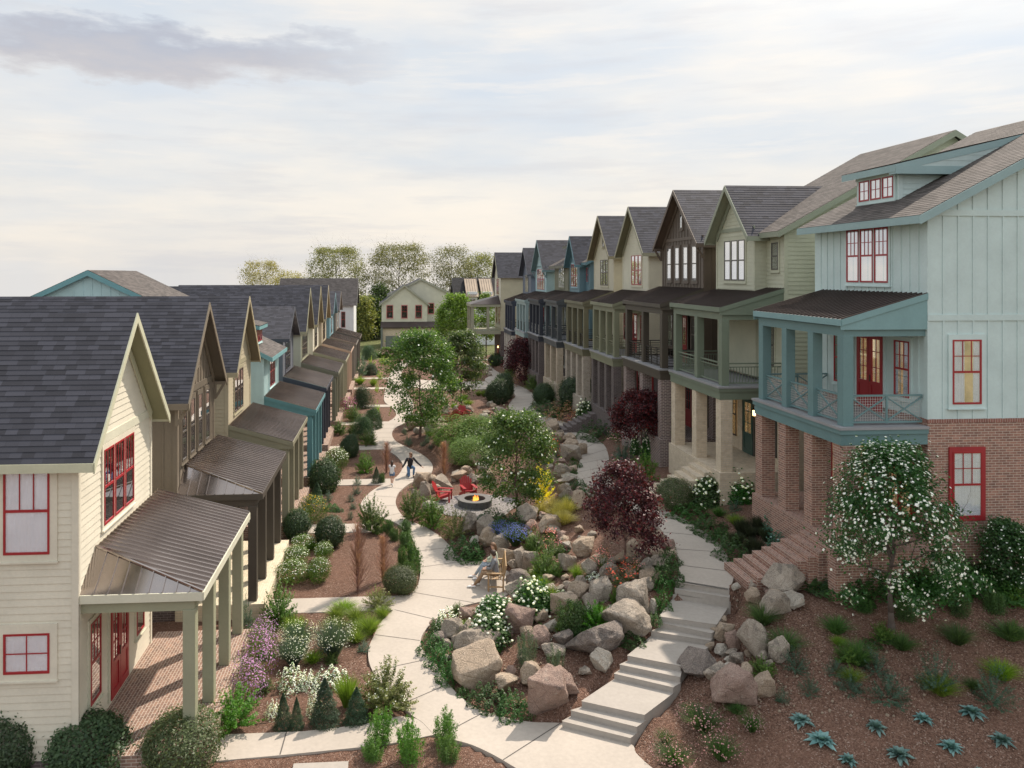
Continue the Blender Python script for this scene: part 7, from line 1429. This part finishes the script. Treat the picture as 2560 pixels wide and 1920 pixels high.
# wooden bench, faces the wide path
WD = simple('weathered_teak', (.38, .25, .13), .65); bq = GND(1249, 1484); BA = R(-97)      # front looks to the west
bench = empty('wooden_bench', (bq.x - .06, bq.y + .55, ZL), 'slatted teak bench carrying the couple beside the wide path', 'bench', rz=BA)
def bpart(name, fn):
    mb = MB(); fn(mb); me_off = bench.location.copy(); o = mb.build(name, WD, None, bevel=.004); o.parent = bench; return o
for x in (-.72, .72):
    bpart('leg', lambda mb: mb.box(x - .03, x + .03, -.30, -.24, 0, .62)); bpart('leg', lambda mb: (mb.box(x - .03, x + .03, .22, .28, 0, .46), mb.bar((x, .25, .44), (x, .36, .93), .06, .06, (0, 1, 0))))
    bpart('armrest', lambda mb: (mb.box(x - .045, x + .045, -.34, .28, .62, .65), mb.box(x - .02, x + .02, -.26, .24, .14, .19)))
bpart('seat', lambda mb: [mb.box(-.72, .72, -.30 + .085 * k, -.235 + .085 * k, .42, .445) for k in range(6)] + [mb.box(-.7, .7, -.27, -.245, .34, .419)])
bpart('backrest', lambda mb: [mb.bar((x_, .26, .5), (x_, .35, .88), .045, .018, (0, 1, 0)) for x_ in np.linspace(-.64, .64, 15)] + [mb.bar((-.72, .355, .90), (.72, .355, .90), .08, .035, (0, 1, .1)), mb.bar((-.7, .265, .5), (.7, .265, .5), .05, .03)])
# ---- people, grown from joints
def skin(name, J, E, root, mat, parent, sub=2):
    me = bpy.data.meshes.new(name); ks = list(J); me.from_pydata([J[k][:3] for k in ks], [(ks.index(a), ks.index(b)) for a, b in E], []); o = bpy.data.objects.new(name, me); COL.objects.link(o)
    sm = o.modifiers.new('skin', 'SKIN'); sm.use_smooth_shade = True; sl = me.skin_vertices[0].data
    for i, k in enumerate(ks): r_ = J[k][3]; sl[i].radius = (r_, J[k][4] if len(J[k]) > 4 else r_)
    sl[ks.index(root)].use_root = True
    su = o.modifiers.new('subsurf', 'SUBSURF'); su.levels = sub; su.render_levels = sub
    bpy.context.view_layer.update(); dg = bpy.context.evaluated_depsgraph_get(); nm = bpy.data.meshes.new_from_object(o.evaluated_get(dg)); nm.name = name
    bpy.data.objects.remove(o); r = bpy.data.objects.new(name, nm); COL.objects.link(r); nm.materials.clear(); nm.materials.append(mat); nm.polygons.foreach_set('use_smooth', [True] * len(nm.polygons)); r.parent = parent; return r
SKN = simple('skin', (.52, .31, .22), .5)
def lerp3(a, b, t): return tuple(a[i] + (b[i] - a[i]) * t for i in range(3))
def person(label, loc, rz, K, top, bot, hair, shoe, sc=1.0, longhair=False, sleeve=1.0, legs=1.0, group=None):
    """K: joint positions of the pose (metres), facing -Y"""
    r = empty('person', loc, label, 'person', group, rz); r.scale = (sc,) * 3; J = {}; E = []
    def a(n, p, rad, ry=None, link=None):
        J[n] = (*p, rad) if ry is None else (*p, rad, ry)
        if link: E.append((link, n))
    pe, ch_, nk, hd = K['pelvis'], K['chest'], K['neck'], K['head']
    a('pel', pe, .115, .10); a('wst', lerp3(pe, ch_, .5), .105, .085, 'pel'); a('che', ch_, .135, .095, 'wst'); a('nk', nk, .052, None, 'che'); a('nk2', lerp3(nk, hd, .35), .05, None, 'nk')
    up = Vector(hd) - Vector(nk); up.normalize(); fw = Vector(K.get('face', (0, -1, 0))).normalized(); H0 = Vector(hd)
    a('jaw', tuple(H0 - up * .045 + fw * .02), .07, None, 'nk2'); a('mid', tuple(H0 + up * .03 + fw * .005), .088, .092, 'jaw'); a('top', tuple(H0 + up * .09 - fw * .01), .062, None, 'mid')
    for s in 'LR':
        sh, el, wr, ha, hp, kn, an, to = (K[x + s] for x in ('sh', 'el', 'wr', 'ha', 'hip', 'kn', 'an', 'toe'))
        a('sh' + s, sh, .052, None, 'che'); a('ua' + s, lerp3(sh, el, .5), .046, None, 'sh' + s); a('el' + s, el, .037, None, 'ua' + s); a('fa' + s, lerp3(el, wr, .35), .037, None, 'el' + s); a('wr' + s, wr, .024, None, 'fa' + s)
        hv = (Vector(ha) - Vector(wr)); a('pm' + s, tuple(Vector(wr) + hv * .5), .030, .017, 'wr' + s); sd = hv.cross(Vector((0, 0, 1)) if abs(hv.normalized().z) < .8 else Vector((0, 1, 0))).normalized(); cu = hv.cross(sd).normalized() * -1
        for i, (o_, L_) in enumerate(((-.027, .92), (-.009, 1.), (.009, .96), (.027, .8))):
            p1 = Vector(wr) + hv * .95 + sd * o_; p2 = p1 + hv.normalized() * .035 * L_ + cu * .006; p3 = p2 + hv.normalized() * .03 * L_ + cu * .014
            a(f'f{i}a{s}', tuple(p1), .009, None, 'pm' + s); a(f'f{i}b{s}', tuple(p2), .008, None, f'f{i}a{s}'); a(f'f{i}c{s}', tuple(p3), .007, None, f'f{i}b{s}')
        t1 = Vector(wr) + hv * .45 - sd * .04; a('tha' + s, tuple(t1), .010, None, 'pm' + s); a('thb' + s, tuple(t1 + hv.normalized() * .035 - sd * .012), .009, None, 'tha' + s)
        a('hp' + s, hp, .088, None, 'pel'); a('th' + s, lerp3(hp, kn, .5), .074, None, 'hp' + s); a('kn' + s, kn, .054, None, 'th' + s); a('ca' + s, lerp3(kn, an, .35), .052, None, 'kn' + s); a('an' + s, an, .034, None, 'ca' + s); a('ft' + s, lerp3(an, to, .55), .036, .03, 'an' + s); a('to' + s, to, .028, .02, 'ft' + s)
    skin('body', J, E, 'pel', SKN, r)
    # clothes: sleeves, torso and trouser legs drawn as smooth rings just outside the body
    lat = (Vector(K['shL']) - Vector(K['shR'])).normalized()
    def loft(mb, P, rad, side=None, n=14, cap=True):
        P = [Vector(p) for p in P]; rings = []; side = side or (P[1] - P[0]).normalized().orthogonal()
        for i, p in enumerate(P):
            d = (P[min(i + 1, len(P) - 1)] - P[max(i - 1, 0)]).normalized(); sx = (side or (d.orthogonal())).copy(); sx = (sx - d * sx.dot(d)).normalized(); side = sx; sy = d.cross(sx); rx, ry = rad[i] if isinstance(rad[i], tuple) else (rad[i], rad[i])
            rings.append([p + sx * rx * math.cos(k * 2 * math.pi / n) + sy * ry * math.sin(k * 2 * math.pi / n) for k in range(n)])
        V = [v for r_ in rings for v in r_]; F2 = [(i * n + k, i * n + (k + 1) % n, (i + 1) * n + (k + 1) % n, (i + 1) * n + k) for i in range(len(P) - 1) for k in range(n)]
        if cap: F2 += [tuple(range(n))[::-1], tuple(range((len(P) - 1) * n, len(P) * n))]
        mb.add(V, F2)
    def dome(mb, c, r_, u=None, n=14, lo=-1.):
        c = Vector(c); rings = 8; V = []; F2 = []
        for i in range(rings + 1):
            t = -math.pi / 2 + math.pi * i / rings
            for k in range(n): a_ = 2 * math.pi * k / n; V.append(c + Vector((math.cos(t) * math.cos(a_) * r_[0], math.cos(t) * math.sin(a_) * r_[1], math.sin(t) * r_[2])))
        mb.add(V, [(i * n + k, i * n + (k + 1) % n, (i + 1) * n + (k + 1) % n, (i + 1) * n + k) for i in range(rings) for k in range(n)])
    PE, CH_, NK_ = Vector(pe), Vector(ch_), Vector(nk); tu = (CH_ - PE).normalized()
    mb = MB(); loft(mb, [PE - tu * .06, PE + tu * .02, PE.lerp(CH_, .45), CH_, CH_ + (NK_ - CH_) * .55, NK_ - (NK_ - CH_) * .12], [(.168, .125), (.160, .122), (.138, .105), (.172, .118), (.15, .10), (.075, .065)], lat)
    for s in 'LR':
        sh, el, wr = (Vector(K[x + s]) for x in ('sh', 'el', 'wr')); a0 = sh.lerp(CH_, .25)
        dome(mb, sh - Vector((0, 0, .008)), (.070, .066, .066))
        if sleeve > .6: dome(mb, el, (.054,) * 3)
        if sleeve > .6: loft(mb, [a0, sh, sh.lerp(el, .5), el, el.lerp(wr, .5), el.lerp(wr, .92)], [.066, .070, .062, .055, .050, .040])
        else: loft(mb, [a0, sh, sh.lerp(el, .45)], [.06, .066, .060])
    o = mb.build('shirt', top, None, smooth=True); o.parent = r
    mb = MB(); loft(mb, [PE - tu * .11, PE, PE + tu * .05], [(.12, .11), (.158, .118), (.148, .11)], lat)
    for s in 'LR':
        hp, kn, an = (Vector(K[x + s]) for x in ('hip', 'kn', 'an')); h0 = hp.lerp(PE, .4)
        dome(mb, hp, (.097,) * 3)
        if legs > .6: dome(mb, kn, (.071,) * 3)
        if legs > .6: loft(mb, [h0, hp, hp.lerp(kn, .5), kn, kn.lerp(an, .4), kn.lerp(an, .92)], [.085, .095, .082, .068, .062, .050])
        else: loft(mb, [h0, hp, hp.lerp(kn, .48)], [.085, .098, .098])
    o = mb.build('trousers' if legs > .6 else 'shorts', bot, None, smooth=True); o.parent = r
    for s in 'LR':
        an, to = Vector(K['an' + s]), Vector(K['toe' + s]); d_ = (to - an); d_.normalize(); mb = MB()
        loft(mb, [an - d_ * .06 + Vector((0, 0, -.03)), an - d_ * .02 + Vector((0, 0, -.035)), an.lerp(to, .5) + Vector((0, 0, -.015)), to, to + d_ * .06], [(.028, .03), (.045, .05), (.046, .042), (.046, .034), (.02, .018)], Vector((0, 0, 1)).cross(d_) if abs(d_.z) < .9 else lat); o = mb.build('shoe', shoe, None, smooth=True); o.parent = r
    c = H0 + up * .050 - fw * .022; mb = MB(); dome(mb, c, (.097, .100, .092)); dome(mb, c - fw * .03 - up * .04, (.082, .082, .085))
    if longhair:
        bk = -fw; loft(mb, [c + up * .02 + bk * .03, c + bk * .06 - up * .06, c + bk * .075 - up * .16, c + bk * .07 - up * .27, c + bk * .06 - up * .36], [(.085, .07), (.088, .055), (.08, .042), (.062, .032), (.025, .015)], fw.cross(up))
    o = mb.build('hair', hair, None, smooth=True); o.parent = r
    mb = MB(); sd = fw.cross(up).normalized()
    for i in (-1, 1): q = H0 + up * .02 + fw * .088 + sd * .03 * i; mb.tube(q - fw * .004, q + fw * .004, .009, .007, 8)
    o = mb.build('eyes', simple('eye', (.02, .02, .02), .3), None); o.parent = r
    mb = MB(); q = H0 + fw * .09 - up * .005; mb.tube(q + up * .025 - fw * .01, q + fw * .014 - up * .008, .006, .011, 7); o = mb.build('nose', SKN, None, smooth=True); o.parent = r
    mb = MB(); q = H0 + fw * .083 - up * .045; mb.bar(q - sd * .02, q + sd * .02, .008, .01); o = mb.build('mouth', simple('lips', (.4, .14, .12), .5), None); o.parent = r
    return r
GREY = simple('grey_knit', (.20, .205, .215), .9); KH = simple('khaki_cloth', (.30, .20, .12), .9); WSH = simple('white_shoe', (.8, .79, .77), .6); BRN = simple('brown_hair', (.055, .032, .022), .6); BRN2 = simple('light_brown_hair', (.18, .10, .055), .6); BLK = simple('black_blouse', (.012, .012, .016), .7); DEN = simple('denim', (.10, .19, .33), .9); LJ = simple('pale_denim', (.30, .36, .42), .9); WT = simple('white_cotton', (.78, .77, .76), .9); SAGE = simple('pale_green_top', (.50, .55, .42), .9)
def seated(turn=(0, -1, 0), lean=.0, leg=0):
    K = dict(pelvis=(0, .02, .54), chest=(0, .0 - lean, .88), neck=(0, -.03 - lean, 1.06), head=(0, -.06 - lean, 1.20), face=turn)
    for s, x in (('L', .17), ('R', -.17)):
        K['sh' + s] = (x, -.01 - lean, 1.0); K['el' + s] = (x * 1.15, -.12 - lean, .74); K['wr' + s] = (x * .55, -.32, .68); K['ha' + s] = (x * .35, -.40, .655); K['hip' + s] = (x * .55, -.02, .52); K['kn' + s] = (x * .65, -.44, .53); K['an' + s] = (x * .6, -.62 - (.14 if leg == (1 if s == 'L' else 2) else 0), .09); K['toe' + s] = (x * .6, -.80 - (.16 if leg == (1 if s == 'L' else 2) else 0), .04)
    return K
bl = Vector(bench.location); Rb = Matrix.Rotation(BA, 3, 'Z')
person('man in grey sweater and khaki trousers sitting on the bench turned to the woman', bl + Rb @ Vector((.32, -.02, 0)), BA, seated((-.75, -.6, .05), .02, 1), GREY, KH, BRN, WSH)
person('woman with long light hair and pale jeans sitting on the far end of the bench', bl + Rb @ Vector((-.42, .0, 0)), BA, seated((.7, -.7, 0), .04, 2), SAGE, LJ, BRN2, WSH, sc=1.0, longhair=True)
g0 = W(980, 1214, ZL)
K = dict(pelvis=(0, 0, .86), chest=(0, -.03, 1.18), neck=(0, -.04, 1.38), head=(0, -.05, 1.52), face=(0, -1, -.05), shL=(.16, -.03, 1.31), shR=(-.16, -.03, 1.31), elL=(.22, -.06, 1.06), elR=(-.24, .02, 1.05), wrL=(.22, -.20, .88), wrR=(-.27, -.02, .83), haL=(.22, -.26, .80), haR=(-.28, -.05, .74), hipL=(.09, 0, .84), hipR=(-.09, 0, .84), knL=(.09, -.16, .48), knR=(-.09, .02, .46), anL=(.08, -.20, .10), anR=(-.09, .34, .20), toeL=(.08, -.36, .05), toeR=(-.09, .30, .05))
person('small girl in white shirt and denim shorts walking away along the path', g0, R(168), K, WT, DEN, BRN, WSH, sc=.80, longhair=True, sleeve=.3, legs=.4)
w0 = W(1026, 1190, ZL)
K = dict(pelvis=(0, .10, .50), chest=(0, .02, .84), neck=(0, .0, 1.04), head=(0, -.03, 1.18), face=(-.5, -.85, -.1), shL=(.18, .01, .97), shR=(-.18, .01, .97), elL=(.38, -.10, .74), elR=(-.34, -.10, .73), wrL=(.58, -.26, .56), wrR=(-.52, -.28, .54), haL=(.65, -.31, .50), haR=(-.58, -.34, .48), hipL=(.10, .08, .48), hipR=(-.10, .08, .47), knL=(.14, -.32, .52), knR=(-.12, -.20, .09), anL=(.12, -.26, .10), anR=(-.12, .26, .10), toeL=(.12, -.44, .05), toeR=(-.12, .32, .04))
person('woman in black blouse and jeans kneeling on the path with arms spread', w0, R(10), K, BLK, DEN, BRN2, BRN, longhair=True)
# plant pot style stones at the hydrangea and the low landscape light by the steps
